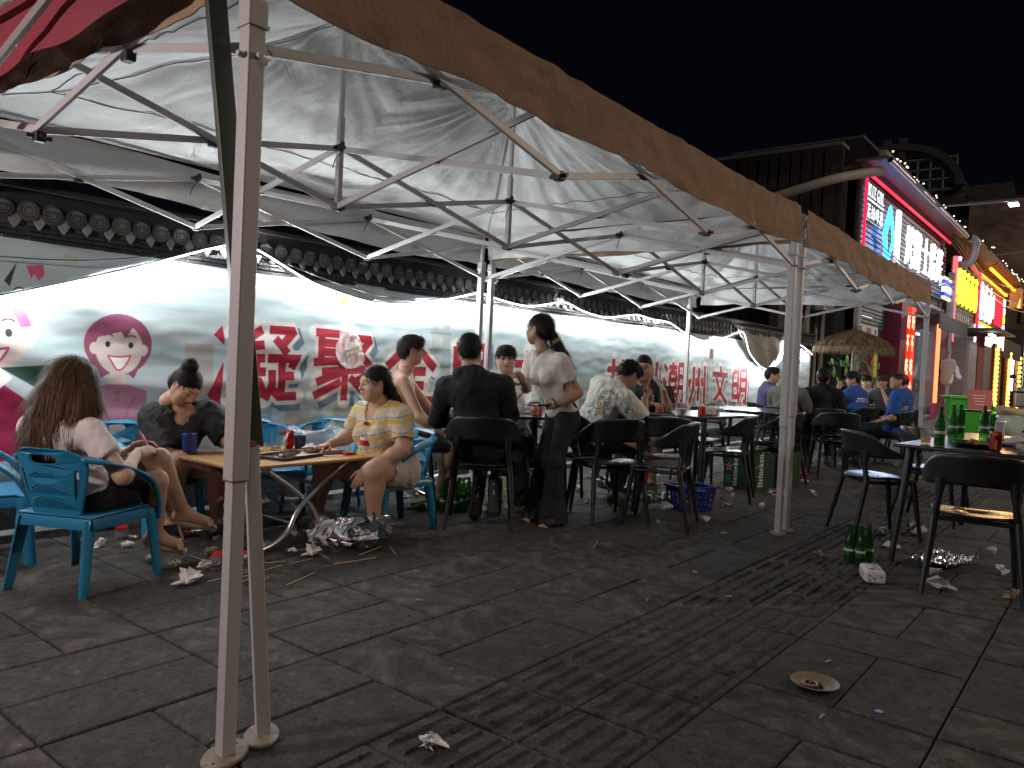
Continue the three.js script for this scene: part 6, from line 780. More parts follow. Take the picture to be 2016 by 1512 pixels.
  for (let i = 0; i < 8; i++) { const x = R(2.55, 3.25), z = R(-4.4, -3.85), a = R(0, 3); tag(mk('bamboo_skewer', rod([x, Y + 0.003, z], [x + 0.2 * Math.cos(a), Y + 0.004, z + 0.1 * Math.sin(a)], 0.0018, 0.0015, 6), woodM), 'bare bamboo skewer on the plywood table', 'skewer', 'skewers on the plywood table'); }
  for (let i = 0; i < 4; i++) tag(mk('crumpled_tissue', tissueGs[i].clone().scale(0.7, 0.6, 0.7).translate([2.66, 3.16, 3.24, 2.74][i], Y, [-4.3, -4.22, -4.14, -3.92][i]), tissueM), 'small crumpled tissue on the plywood table', 'tissue', 'tissues on the plywood table');
  const ph = mk('mobile_phone', box(0.075, 0.15, 0.010, 0, 0, 0, 0.005), std(0xffffff, 0.4, 0, { map: canvasTex(64, 128, (x) => { x.fillStyle = '#d88aa0'; x.fillRect(0, 0, 64, 128); x.fillStyle = '#4a2a34'; for (let i = 0; i < 40; i++) x.fillRect((i % 4) * 16 + 4, (i >> 2) * 12 + 4, 5, 4); }) })); ph.position.set(1.955, 0.645, -3.97); ph.rotation.set(-0.9, 0.9, 0.4); tag(ph, 'phone in a pink case held by the long-haired person', 'phone');
}
// bag knotted on the back of an empty blue chair
tag(mk('plastic_bag', crumple(301, 0.48, 5, 0.8, 34).translate(3.60, 0.375, -4.60), bagM), 'white plastic bag slumped on the empty blue chair', 'bag');
// hooks, hanging bags and a socket on the wall
for (const [x, y, z, l, s] of [[4.14, 1.60, -5.11, 'clear plastic bag of skewers hanging above the second slogan character', 5], [7.16, 1.46, -5.10, 'clear plastic bag hanging beside the standing person', 6]]) {
  const b = thing('hanging_bag', l, 'bag', [x, y - 0.55, z + 0.02]);
  mk('bag_body', bodyMesh([ell([0, 0.16, 0.05], [0.12, 0.15, 0.06], 0.04), ell([0.05, 0.09, 0.05], [0.11, 0.08, 0.06], 0.04), cap([-0.04, 0.3, 0.03], [0, 0.52, 0.01], 0.035, 0.008, 0.03), cap([0.06, 0.26, 0.03], [0, 0.52, 0.01], 0.03, 0.006, 0.03)], 0.011, { mod: (f, X, Yy, Z) => f + 0.016 * (Math.abs(n3(X * 14, Yy * 6, Z * 14 + s)) - 0.3) + 0.006 * n3(X * 40, Yy * 14, Z * 40) }), bagM, b);
  const sk = []; for (let i = 0; i < 14; i++) sk.push(rod([-0.08 + R(0, 0.02), 0.06 + i * 0.006, 0.05], [0.13 + R(-0.03, 0.02), 0.12 + i * 0.007, 0.05 + R(-0.02, 0.02)], 0.003)); mk('skewer_bundle', merge(sk), woodM, b).userData.kind = 'stuff';
  tag(mk('adhesive_hook', merge([box(0.055, 0.075, 0.008, x, y + 0.02, z - 0.015, 0.004), box(0.03, 0.02, 0.02, x, y + 0.045, z - 0.005, 0.004), tube([[x, y + 0.01, z - 0.01], [x, y - 0.02, z], [x, y - 0.03, z + 0.02], [x, y - 0.015, z + 0.03]], 0.005, 12, 6)]), phys([0.55, 0.42, 0.05], 0.3, {})), s === 5 ? 'yellow stick-on hook above the second slogan character' : 'yellow stick-on hook beside the standing person', 'hook');
}
tag(mk('wall_socket', merge([box(0.16, 0.17, 0.03, 11.36, 1.47, -5.10, 0.006), tube([[11.36, 1.39, -5.08], [11.38, 1.30, -5.07], [11.33, 1.24, -5.07], [11.31, 1.2, -5.08]], 0.006, 14, 6)]), std([0.35, 0.28, 0.22], 0.6)), 'small wall socket with a dangling wire above the slogan', 'socket');
// first black table
{ const Y = 0.7655;
  const b = bottle('green beer bottle in a blue sleeve on the table before the person in white', 4.62, Y, -3.66, false); mk('sleeve', new THREE.CylinderGeometry(0.0345, 0.0345, 0.125, 22, 1, true).translate(0, 0.064, 0), std([0.01, 0.035, 0.13], 0.7), b);
  cup('clear cup of water on the table before the person in white', 4.71, Y, -3.63, clearPl); cup('clear cup with amber drink beside the red upturned cup', 4.76, Y, -3.55, clearPl, 'plastic_cup', true);
  tag(mk('red_cup', upCup, redPl), 'red upturned cup on the table beside the standing person', 'cup').position.set(4.82, Y, -3.57);
  tag(mk('crumpled_tissue', tissueGs[2].clone().scale(0.9, 0.5, 0.9).translate(4.88, Y, -3.70), tissueM), 'crumpled tissue on the table before the person in white', 'tissue');
  const h = thing('metal_tray', 'small metal tray with a phone held by the standing person', 'tray', [4.345, 0.875, -3.16], -0.3); mk('tray', merge([box(0.20, 0.006, 0.12, 0, 0, 0, 0.003), box(0.205, 0.014, 0.006, 0, 0.006, 0.06, 0.002)]), trayM, h); mk('paper', box(0.15, 0.003, 0.09, 0, 0.005, 0), whitePl, h);
}
// second black table
{ const Y = 0.7655;
  const redUp = (x, z, l) => { tag(mk('red_cup', upCup, redPl), l, 'cup').position.set(x, Y, z); };
  redUp(6.56, -3.00, 'red upturned cup near the tissue packet'); redUp(6.50, -3.40, 'red upturned cup beside the eating person'); redUp(7.0, -3.42, 'red upturned cup at the wall side of its table');
  const bowlG = lathe([[0, 0.004], [0.03, 0.002], [0.034, 0.006], [0.058, 0.045], [0.063, 0.05], [0.060, 0.052], [0.05, 0.04], [0.03, 0.01], [0, 0.008]], 26), bm = phys([0.82, 0.82, 0.80], 0.3, { transmission: 0.2 });
  for (const [x, z, l] of [[6.56, -3.2, 'white bowl between the red cups'], [7.08, -3.1, 'white bowl behind the tissue packet']]) tag(mk('white_bowl', bowlG, bm), l, 'bowl').position.set(x, Y, z);
  const bh = mk('white_bowl', bowlG.clone().scale(0.95, 1, 0.95), bm); bh.position.set(5.905, 0.865, -3.21); bh.rotation.z = -0.2; tag(bh, 'white bowl lifted to the mouth of the eating person', 'bowl');
  tag(mk('noodles', lumps(404, 0.045, 6, 0.6).translate(5.905, 0.885, -3.21), std([0.5, 0.42, 0.2], 0.6)), 'noodles heaped in the lifted bowl', 'food');
  tag(mk('chopsticks', merge([rod([5.80, 0.965, -3.19], [5.93, 0.91, -3.20], 0.003, 0.002), rod([5.81, 0.955, -3.17], [5.94, 0.905, -3.215], 0.003, 0.002)]), woodM), 'pair of chopsticks in the eating person’s hand', 'chopsticks');
  tag(mk('mobile_phone', box(0.012, 0.15, 0.075, 0, 0, 0, 0.004).rotateZ(0.7).rotateY(-0.6).translate(6.415, 1.04, -3.37), std([0.5, 0.5, 0.52], 0.2, 0.3)), 'phone held flat before the face of the person in a black printed shirt', 'phone');
  for (let i = 0; i < 5; i++) cup('small clear glass in the row between the red cups', 6.62 + i * 0.075, Y, -3.36 + i * 0.012, clearPl).userData.group = 'clear glasses on the red cup table';
  const tp = thing('tissue_packet', 'soft white tissue packet standing on the red cup table', 'tissue packet', [6.78, Y, -3.02], 0.2); mk('packet', box(0.17, 0.085, 0.09, 0, 0.043, 0, 0.02), std(0xffffff, 0.5, 0, { map: canvasTex(128, 64, (x) => { x.fillStyle = '#e6e2da'; x.fillRect(0, 0, 128, 64); x.fillStyle = '#7a5a4a'; for (const [a, b] of [[20, 30], [60, 40], [96, 26]]) { x.beginPath(); x.ellipse(a, b, 9, 7, 0, 0, 7); x.fill(); } }) }), tp); mk('pulled_tissue', tissueGs[1].clone().scale(0.8, 1, 0.6).translate(0, 0.075, 0), tissueM, tp);
  const sb = thing('sauce_bottle', 'small sauce bottle with a red cap behind the tissue packet', 'bottle', [6.90, Y, -3.05]); mk('bottle_wall', lathe([[0, 0], [0.026, 0.001], [0.028, 0.01], [0.028, 0.075], [0.018, 0.095], [0.018, 0.1]], 20), phys([0.5, 0.45, 0.4], 0.2, { transmission: 0.4 }), sb); mk('cap', cyl(0.024, 0.022, 0.028, 0, 0.095, 0, 16), redPl, sb);
}
// bottle table in the open
{ const Y = 0.7655;
  cup('clear cup half full of beer at the corner of the bottle table', 5.56, Y, -0.99, clearPl, 'plastic_cup', true);
  bottle('green beer bottle with some beer left, beside the half full cup', 5.48, Y, -0.90, false, 0.4, 0.10);
  cup('clear cup standing behind the bottle with some beer left', 5.68, Y, -0.93, clearPl); cup('clear cup with dregs next to the food trays', 5.88, Y, -0.96, clearPl, 'plastic_cup');
  [[6.35, -0.96], [6.45, -0.93]].forEach(([x, z]) => bottle('green beer bottle of the pair behind the trays, near the empty cups', x, Y, z, false, x * 7)); [[6.62, -0.80], [6.72, -0.76]].forEach(([x, z]) => bottle('green beer bottle of the pair behind the red can', x, Y, z, false, x * 7));
  const canT = canvasTex(512, 256, (x, W, H) => { x.fillStyle = '#8e0a16'; x.fillRect(0, 0, W, H); for (let k = 0; k < 3; k++) { ['加', '多', '宝'].forEach((c, i) => inkGlyph(x, c, 50 + k * 171, 34 + i * 66, 58, 58, 8, '#d9b24a')); } x.fillStyle = '#3a0508'; x.fillRect(0, 0, W, 10); });
  const cn = thing('drink_can', 'red can with gold characters and a white straw', 'can', [5.50, Y, -0.60], 1.9); mk('can_wall', lathe([[0, 0.004], [0.026, 0.001], [0.032, 0.008], [0.0335, 0.014], [0.0335, 0.102], [0.030, 0.112], [0.0295, 0.116]], 26), std(0xffffff, 0.32, 0.35, { map: canT }), cn); mk('can_top', cyl(0.0295, 0.0295, 0.004, 0, 0.109, 0, 22), std([0.03, 0.03, 0.03], 0.4, 0.5), cn); mk('straw', tube([[0.008, 0.02, 0], [0.004, 0.15, 0.0], [0.0, 0.185, 0.005], [-0.03, 0.225, 0.0]], 0.003, 20, 7), whitePl, cn);
  for (const [x, z, tn2, l] of [[5.72, -0.74, 0.2, 'black oval tray of grilled scraps beside the red can'], [6.25, -0.62, -0.2, 'black oval tray of grilled scraps behind the red can']]) { const tr = thing('serving_tray', l, 'tray', [x, Y, z], tn2); mk('tray', lathe([[0, 0.004], [0.12, 0.004], [0.15, 0.022], [0.157, 0.022], [0.152, 0.027], [0.12, 0.012], [0, 0.010]], 30).scale(1.25, 1, 0.8), trayM, tr); for (let i = 0; i < 5; i++) mk('food_scrap', lumps(700 + i + (x * 10 | 0), 0.045, 5, 0.6).translate(-0.1 + i * 0.05, 0.008, R(-0.04, 0.04)), i % 2 ? foodM : chipM, tr); }
  for (let i = 0; i < 6; i++) tag(mk('crumpled_tissue', tissueGs[i].clone().scale(1.1, 0.9, 1.1).translate([5.95, 6.05, 6.15, 5.8, 5.62, 6.45][i], Y, [-0.45, -0.55, -0.38, -0.42, -0.48, -0.5][i]), i % 3 ? tissueM : std([0.4, 0.3, 0.2], 0.8)), 'crumpled tissue on the bottle table', 'tissue', 'tissues on the bottle table');
  tag(mk('drink_carton', box(0.06, 0.13, 0.06, 6.82, Y + 0.065, -0.72, 0.004), whitePl), 'white drink carton behind the green bottles', 'carton');
}
// ---------------- on the pavement
[[5.14, -1.31], [5.13, -1.24], [5.24, -1.22], [5.20, -1.29]].forEach(([x, z]) => bottle('green beer bottle standing in the cluster beside the tissue packet', x, 0, z, false, x * 9));
bottle('green beer bottle lying under the open-air chair', 6.35, 0, -1.39, true, 0.3); bottle('green beer bottle lying beyond the bottle table’s leg', 6.76, 0, -1.28, true, 0.6);
[[4.38, -4.03], [4.34, -3.95], [4.44, -3.97], [4.48, -4.05], [4.41, -4.11], [4.54, -4.0], [4.30, -4.04]].forEach(([x, z]) => bottle('empty green bottle standing in the cluster under the black jacket’s chair', x, 0, z, false, x * 30));
[[5.04, -4.86], [5.12, -4.82]].forEach(([x, z]) => bottle('empty green bottle standing against the wall plinth', x, 0, z, false, x * 30)); [[5.02, -4.02], [5.09, -4.06], [5.05, -4.12]].forEach(([x, z]) => bottle('empty green bottle standing behind the cream basket', x, 0, z, false, x * 30));
bottle('empty green bottle lying beside the white sneaker', 4.40, 0, -4.16, true, -0.5); bottle('empty green bottle lying in front of the bottle cluster', 4.28, 0, -4.12, true, -0.2); bottle('empty green bottle lying behind the standing person', 5.44, 0, -3.72, true, 0.2); [[6.15, -3.25, 0.2], [6.25, -3.15, 0.9], [6.32, -3.3, 1.6]].forEach(([x, z, a]) => bottle('empty green bottle lying in the heap under the red cup table', x, 0, z, true, a));
function basket(name, label, x, z, turn, w, d, h, m, handle) {
  const t = thing(name, label, 'basket', [x, 0, z], turn), s = 0.86;
  const wallG = (W, H, thk, n, rows) => { const sh = new THREE.Shape(); sh.moveTo(-W * s / 2, 0); sh.lineTo(W * s / 2, 0); sh.lineTo(W / 2, H); sh.lineTo(-W / 2, H); sh.closePath(); for (let r = 0; r < rows; r++) for (let i = 0; i < n; i++) { const y = H * (0.16 + r * 0.66 / rows), hh = H * 0.66 / rows * 0.68, ww = W * s / n * 0.62, cx2 = (i - (n - 1) / 2) * W * s / n; const p = new THREE.Path(); p.moveTo(cx2 - ww / 2, y); p.lineTo(cx2 + ww / 2, y); p.lineTo(cx2 + ww / 2, y + hh); p.lineTo(cx2 - ww / 2, y + hh); sh.holes.push(p); } return new THREE.ExtrudeGeometry(sh, { depth: thk, bevelEnabled: false }); };
  const n = handle ? [9, 6] : [5, 4], rows = handle ? 4 : 3, lean = Math.atan2((1 - s) * d / 2, h);
  for (const k of [-1, 1]) { mk('side_wall', wallG(w, h, 0.004, n[0], rows).rotateX(k * lean).translate(0, 0.004, k * d * s / 2), m, t); mk('end_wall', wallG(d, h, 0.004, n[1], rows).rotateX(k * lean).rotateY(Math.PI / 2).translate(k * w * s / 2, 0.004, 0), m, t); }
  mk('base', box(w * s, 0.006, d * s, 0, 0.004, 0, 0.002), m, t); mk('rim', merge([box(w + 0.02, 0.018, 0.014, 0, h, d / 2, 0.005), box(w + 0.02, 0.018, 0.014, 0, h, -d / 2, 0.005), box(0.014, 0.018, d, w / 2, h, 0, 0.005), box(0.014, 0.018, d, -w / 2, h, 0, 0.005)]), m, t);
  if (handle) for (const k of [-1, 1]) mk('handle', tube([[-w / 2 + 0.03, h, k * 0.01], [-w / 2 + 0.05, h + 0.07, k * 0.09], [0, h + 0.10, k * 0.14], [w / 2 - 0.05, h + 0.07, k * 0.09], [w / 2 - 0.03, h, k * 0.01]], 0.009, 24, 8), m, t);
  else for (const k of [-1, 1]) mk('grip', box(0.10, 0.02, 0.02, 0, h - 0.02, k * d / 2, 0.006), std([0.03, 0.16, 0.4], 0.4), t);
  return t;
}
basket('blue_basket', 'square blue plastic basket on the pavement between empty black chairs', 6.02, -2.82, -0.45, 0.33, 0.26, 0.20, phys([0.010, 0.022, 0.17], 0.4, {})); tag(mk('crumpled_tissue', tissueGs[0].clone().scale(1.6, 1.2, 1.6).translate(6.02, 0.02, -2.82), tissueM), 'crumpled tissue inside the blue basket', 'tissue');
basket('cream_basket', 'cream plastic basket with folded handles beside the standing person’s feet', 4.86, -3.72, -0.5, 0.26, 0.22, 0.24, std([0.60, 0.57, 0.38], 0.45), true);
{ const beerT = canvasTex(256, 320, (x, W, H) => { x.fillStyle = '#0b3d16'; x.fillRect(0, 0, W, H); x.fillStyle = '#11502044'; x.fillRect(0, 0, W, 60); x.save(); x.translate(150, 300); x.rotate(-Math.PI / 2); x.fillStyle = '#dfe6dc'; x.font = 'bold 62px serif'; x.fillText('Heineken', 0, 0); x.restore(); x.fillStyle = '#b8283a'; x.strokeStyle = '#d9c9b0'; x.lineWidth = 3; x.beginPath(); for (let i = 0; i < 10; i++) { const a = -1.57 + i * 0.628, r = i % 2 ? 16 : 40; x.lineTo(56 + Math.cos(a) * r, 130 + Math.sin(a) * r); } x.closePath(); x.fill(); x.stroke(); x.fillStyle = '#8fbf9a'; for (let i = 0; i < 5; i++) x.fillRect(20, 210 + i * 14, 60, 4); });
  for (const [x, z, r, l] of [[7.72, -2.98, -0.35, 'green beer carton with a red star behind the empty chairs'], [8.22, -2.86, -0.2, 'open green beer carton next to the paired white tent legs']]) { const t = thing('beer_carton', l, 'carton', [x, 0, z], r); const m = std(0xffffff, 0.75, 0, { map: beerT }); for (const [w, d, px, pz, ry] of [[0.40, 0, 0, 0.15, 0], [0.40, 0, 0, -0.15, Math.PI], [0.30, 0, 0.2, 0, Math.PI / 2], [0.30, 0, -0.2, 0, -Math.PI / 2]]) mk('side_panel', box(w, 0.36, 0.005).rotateY(ry).translate(px, 0.182, pz), m, t); mk('bottom_panel', box(0.39, 0.005, 0.29, 0, 0.004, 0), labelM, t); mk('flap', box(0.40, 0.004, 0.14, 0, 0.37, -0.2, 0).rotateX(0), std([0.4, 0.33, 0.22], 0.85), t); }
  tag(mk('red_plastic_bag', lumps(810, 0.16, 9, 0.9, 0.45).translate(9.0, 0, -2.95), phys([0.45, 0.01, 0.03], 0.4, { transmission: 0.2 })), 'red plastic bag on the pavement behind the beer cartons', 'bag'); tag(mk('red_tub', lathe([[0, 0.004], [0.10, 0.004], [0.13, 0.2], [0.14, 0.205], [0.125, 0.2], [0.095, 0.01], [0, 0.01]], 28).translate(7.1, 0, -3.9), redPl), 'red plastic tub under the table by the wall', 'tub'); }
for (let i = 0; i < 9; i++) tag(mk('crumpled_tissue', crumple(950 + i, 0.13, 10, 0.6).rotateY(i * 1.3).translate(2.96 + R(-0.10, 0.10), (i % 3) * 0.028, -3.76 + R(-0.09, 0.09)), tissueM), 'crumpled tissue in the heap under the plywood table', 'tissue', 'tissues heaped under the plywood table');
tag(mk('foil_wrap', merge([crumple(910, 0.42, 7, 0.55, 34).translate(3.0, 0, -3.50), crumple(913, 0.36, 7, 0.6, 30).translate(3.06, 0.012, -3.48)]), foilM), 'crumpled silver foil in front of the yellow-striped person’s sandal', 'foil');
tag(mk('foil_wrap', crumple(911, 0.4, 6, 0.5, 30).translate(4.86, 0, -4.72), foilM), 'crumpled foil against the wall plinth beside the white sneaker', 'foil'); tag(mk('foil_wrap', crumple(914, 0.42, 6, 0.4, 30).translate(6.0, 0, -3.55), foilM), 'crumpled foil between the feet at the red cup table', 'foil');
tag(mk('takeaway_box', lathe([[0, 0.003], [0.06, 0.003], [0.075, 0.06], [0.08, 0.062], [0.077, 0.066]], 4).rotateY(0.9).translate(3.46, 0, -4.18), phys([0.8, 0.8, 0.8], 0.35, { transmission: 0.5 })), 'clear takeaway box on the pavement behind the striped person’s leg', 'takeaway box');
tag(mk('plastic_bag', crumple(920, 0.5, 6, 0.5, 34).translate(3.28, 0, -4.62), bagM), 'white plastic bag on the pavement under the empty blue chair', 'bag');
{ const g = new THREE.PlaneGeometry(0.5, 0.26, 50, 26).rotateX(-Math.PI / 2), p = g.attributes.position; for (let i = 0; i < p.count; i++) { const x = p.getX(i), z = p.getZ(i), e = (x / 0.25) ** 2 + (z / 0.13) ** 2; p.setXYZ(i, x * (1 - 0.12 * e * Math.abs(n3(x * 9, z * 9, 4))), 0.012 + 0.022 * Math.abs(n3(x * 13, z * 13, 1)) + 0.012 * Math.abs(n3(x * 34, z * 34, 2)) + 0.02 * sst(e, 0.6, 1.2), z); } const f = g.toNonIndexed(); f.computeVertexNormals(); const m = mk('foil_sheet', f, foilM); m.position.set(5.60, 0.0, -0.86); m.rotation.y = -0.25; tag(m, 'flattened sheet of silver foil under the bottle table', 'foil'); }
{ const t = thing('tissue_packet', 'soft tissue packet with a small drawn face beside the bottle cluster', 'tissue packet', [4.80, 0, -1.09], 0.42); mk('packet', box(0.20, 0.075, 0.11, 0, 0.04, 0, 0.018), std(0xffffff, 0.5, 0, { map: canvasTex(256, 128, (x) => { x.fillStyle = '#d5d3d0'; x.fillRect(0, 0, 256, 128); x.fillStyle = '#3a4a86'; for (const [a, b, w] of [[30, 40, 40], [90, 70, 50], [40, 90, 30]]) { x.fillRect(a, b, w, 8); x.fillRect(a + 6, b + 10, w - 14, 6); } x.fillStyle = '#2a2a2e'; x.beginPath(); x.arc(200, 62, 16, 0, 7); x.fill(); x.fillStyle = '#d5d3d0'; x.beginPath(); x.arc(200, 66, 11, 0, 7); x.fill(); }) }), t); mk('pulled_tissue', tissueGs[3].clone().scale(0.9, 0.8, 0.6).translate(-0.02, 0.06, 0), tissueM, t); }
{ const t = thing('discarded_dish', 'shallow foil dish with burnt brown residue lying on the plain slabs', 'dish', [2.97, 0, -0.85]); mk('dish', lathe([[0, 0.004], [0.062, 0.004], [0.085, 0.02], [0.088, 0.019], [0.086, 0.023], [0.062, 0.008], [0, 0.008]], 32), std([0.38, 0.31, 0.22], 0.5, 0.3), t); mk('residue', lumps(930, 0.05, 7, 0.2).translate(-0.01, 0.006, 0), std([0.05, 0.022, 0.01], 0.35), t); mk('lid_ring', new THREE.TorusGeometry(0.026, 0.004, 6, 20).rotateX(Math.PI / 2).translate(-0.025, 0.018, -0.01), std([0.4, 0.32, 0.24], 0.4), t); }
tag(mk('bottle_cap', cyl(0.013, 0.014, 0.006, 2.90, 0.001, -0.61, 16), std([0.35, 0.38, 0.55], 0.3, 0.8)), 'single shiny bottle cap on the plain slabs', 'bottle cap');
{ const t = thing('sauce_jar', 'clear jar with a red lid beside the cotton swabs', 'jar', [2.16, 0, -4.66]); mk('jar_wall', lathe([[0, 0.002], [0.035, 0.002], [0.038, 0.01], [0.038, 0.05], [0.033, 0.056]], 22), clearPl, t); mk('lid', cyl(0.037, 0.037, 0.014, 0, 0.055, 0, 20), redPl, t); }
{ const c = thing('drink_can', 'red drink can lying on the pavement by the tent poles', 'can', [2.30, 0.034, -3.82], -0.7); mk('can_wall', lathe([[0.031, 0.004], [0.033, 0.016], [0.033, 0.105], [0.028, 0.117]], 24).rotateX(Math.PI / 2), redPl, c); for (const [z, s] of [[0.005, -1], [0.116, 1]]) mk('can_end', lathe([[0, 0], [0.020, 0], [0.024, -s * 0.004], [0.029, 0.001]], 22).rotateX(Math.PI / 2).translate(0, 0, z), std([0.35, 0.35, 0.36], 0.35, 0.6), c); }
const where = (x, z) => z > -1.3 && x > 4 ? 'around the bottle table' : z > -2 && x > 4 ? 'beside the tactile strip' : z > -2 ? 'on the tactile slabs' : x < 3.5 ? 'around the plywood table' : x < 5 ? 'behind the bottle cluster and white sneaker' : x < 7.2 ? (z < -3.7 ? 'between the red cup table and the wall' : 'around the blue basket') : x < 8.7 ? 'around the beer cartons' : 'under the far tables';
const litter = [[1.65, -1.55, 0.9], [1.97, -3.54, 1.5], [2.15, -3.72, 1.3], [5.17, -1.49, 0.8], [7.82, -2.36, 1.1], [7.28, -3, 1.4], [5.82, -1.21, 1.2], [6.49, -1.16, 1], [6.25, -0.66, 1.3], [5.61, -0.54, 1], [4.99, -0.43, 2.2], [5.08, -0.36, 1.6], [5.27, -0.85, 0.9], [4.9, -0.76, 1.2], [6.15, -4.08, 1.2], [5.83, -3.49, 1.1], [6.38, -3.74, 1.3], [6.5, -4.02, 1], [6.22, -3.2, 1.4], [5.8, -2.93, 0.9], [4.66, -4.35, 1.2], [4.42, -4.26, 1], [1.97, -4.51, 0.9], [2.08, -4.42, 0.7], [2.59, -4.62, 0.9], [2.44, -3.74, 0.6], [6.64, -2.43, 1.3], [7.54, -2.57, 1], [6.9, -3.56, 1.3], [7.08, -4.44, 1.2], [4.9, -4.93, 1], [6.49, -2.7, 1], [5.43, -3.2, 1.2], [5.5, -4.3, 1.2], [5.75, -4.2, 1], [5.95, -4.5, 1.3], [6.8, -4.1, 1], [7.4, -3.9, 1.2], [4.55, -4.6, 1.2], [4.75, -4.5, 0.9], [5.2, -3.9, 0.9], [8.6, -2.7, 1], [9.6, -3.1, 1.2], [10.8, -2.9, 1], [11.6, -2.4, 1], [8.9, -2.1, 0.8], [3.75, -4.45, 0.8], [3.9, -4.7, 1], [5.3, -2.2, 0.5], [2.75, -3.6, 0.8], [2.62, -3.85, 1.1], [2.2, -4.3, 0.8], [5.95, -3.9, 1.5], [6.05, -4.25, 1.4], [5.6, -3.9, 1.1]]; for (let i = 0; i < 40; i++) litter.push([R(4.4, 8.2), R(-4.85, -3.5), R(0.5, 1.1)]); for (let i = 0; i < 16; i++) litter.push([R(1.9, 3.5), R(-4.8, -3.7), R(0.4, 0.9)]); for (let i = 0; i < 10; i++) litter.push([R(5.2, 8), R(-3.5, -2.5), R(0.4, 0.9)]);
litter.forEach(([x, z, s], i) => { const m = mk('crumpled_tissue', tissueGs[i % 6], i % 7 === 3 ? std([0.5, 0.36, 0.22], 0.9) : tissueM); m.position.set(x, 0, z); m.rotation.y = i * 1.7; s = Math.min(s, 0.95); m.scale.set(s, s, s); tag(m, 'crumpled tissue dropped on the pavement ' + where(x, z), 'tissue', 'crumpled tissues littering the pavement'); });
for (let i = 0; i < 46; i++) { const near = i < 16, x = near ? R(2.0, 3.3) : R(4.2, 7.6), z = near ? R(-4.5, -3.3) : R(-4.85, -2.6), a = R(0, 3.14), L = R(0.08, 0.24); tag(mk('bamboo_skewer', rod([x, 0.004, z], [x + L * Math.cos(a), 0.005, z + L * Math.sin(a)], 0.0022, 0.0016, 5), woodM), 'bare bamboo skewer dropped on the pavement ' + where(x, z), 'skewer', 'skewers littering the pavement'); }
for (const [x, z, a, L] of [[2.95, -3.42, 0.3, 0.24], [3.12, -3.30, 1.0, 0.22], [2.72, -3.36, -0.2, 0.26], [2.05, -3.50, 0.1, 0.3], [2.2, -3.46, 0.2, 0.3], [2.3, -3.2, 0.35, 0.25]]) tag(mk('bamboo_skewer', rod([x, 0.005, z], [x + L * Math.cos(a), 0.006, z - L * Math.sin(a)], 0.003, 0.0022, 6), woodM), 'thick bamboo skewer dropped before the tent poles and foil', 'skewer', 'skewers littering the pavement');
for (const [x, z, a] of [[3.25, -0.89, 0.2], [3.43, -1.81, -0.3], [3.81, -1.56, 0.8], [4.79, -1.58, 0.1], [6.27, -1.92, 0.5], [2.6, -2.6, 1], [4.15, -1.9, 2], [2.7, -0.75, 0.1], [4.4, -1.2, 0.5]]) tag(mk('cigarette_butt', merge([rod([x, 0.005, z], [x + 0.018 * Math.cos(a), 0.005, z + 0.018 * Math.sin(a)], 0.0042, 0.0042, 8), rod([x + 0.018 * Math.cos(a), 0.005, z + 0.018 * Math.sin(a)], [x + 0.034 * Math.cos(a), 0.005, z + 0.034 * Math.sin(a)], 0.0040, 0.0038, 8)]), std([0.50, 0.33, 0.15], 0.8)), 'cigarette butt flattened on the paving', 'cigarette butt', 'cigarette butts on the paving');
{ // far table: red drink cans and leftovers
  for (const [x, z] of [[11.05, -3.55], [11.14, -3.6], [11.1, -3.48], [11.2, -3.52], [11.02, -3.44], [11.17, -3.42]]) tag(mk('drink_can', lathe([[0, 0.004], [0.031, 0.012], [0.033, 0.016], [0.033, 0.105], [0.028, 0.117], [0, 0.117]], 18), redPl), 'red drink can in the cluster on the far table', 'can', 'red cans on the far table').position.set(x, 0.7555, z);
  tag(mk('white_tray', box(0.25, 0.02, 0.18, 11.35, 0.766, -3.25, 0.006), whitePl), 'white tray on the far table of the blue shirts', 'tray');
}
// jacket thrown over the right side of the black jacket person's chair
tag(mk('draped_jacket', bodyMesh([cap([4.42, 0.55, -3.42], [4.40, 0.20, -3.40], 0.055, 0.075, 0.04), cap([4.36, 0.56, -3.40], [4.33, 0.30, -3.36], 0.05, 0.06, 0.04), cap([4.38, 0.58, -3.42], [4.30, 0.62, -3.36], 0.045, 0.04, 0.04)], 0.01, { mod: (f, x, y, z) => f + 0.012 * n3(x * 16, y * 7, z * 16) }), std([0.010, 0.010, 0.012], 0.85)), 'black jacket hanging down the side of the hooded person’s chair', 'jacket');

// ================================================================ SHOPS BEYOND THE WALL
const SZ = -5.1; // facade plane
const glow = (c, k) => std(0x111111, 0.6, 0, { emissive: col(c), emissiveIntensity: k });
const whiteGlow = glow([0.93, 0.96, 1.0], 1.7), blueGlow = glow([0.02, 0.25, 1.0], 7.0), redGlow = glow([1.0, 0.02, 0.05], 1.4), pinkGlow = glow([0.9, 0.02, 0.12], 0.9), orangeGlow = glow([1.0, 0.33, 0.01], 3.0), yellowGlow = glow([0.85, 0.9, 0.02], 2.2), warmGlow = glow([1, 0.8, 0.55], 2.5);
function area(parent, color, cd, w, h, x, y, z, dx, dy, dz) { const l = new THREE.RectAreaLight(new THREE.Color().setRGB(...color), cd, w, h); l.position.set(x, y, z); parent.add(l); l.lookAt(x + dx + parent.position.x, y + dy + parent.position.y, z + dz + parent.position.z); return l; }
const signGlyph = (ch, x, y, w, h, z, r) => { const l = []; for (const s of strokes(ch)) for (let i = 0; i + 1 < s.length; i++) l.push(bar([x + s[i][0] / 100 * w, y + h - s[i][1] / 100 * h, z], [x + s[i + 1][0] / 100 * w, y + h - s[i + 1][1] / 100 * h, z], 0.05, r)); return merge(l); };
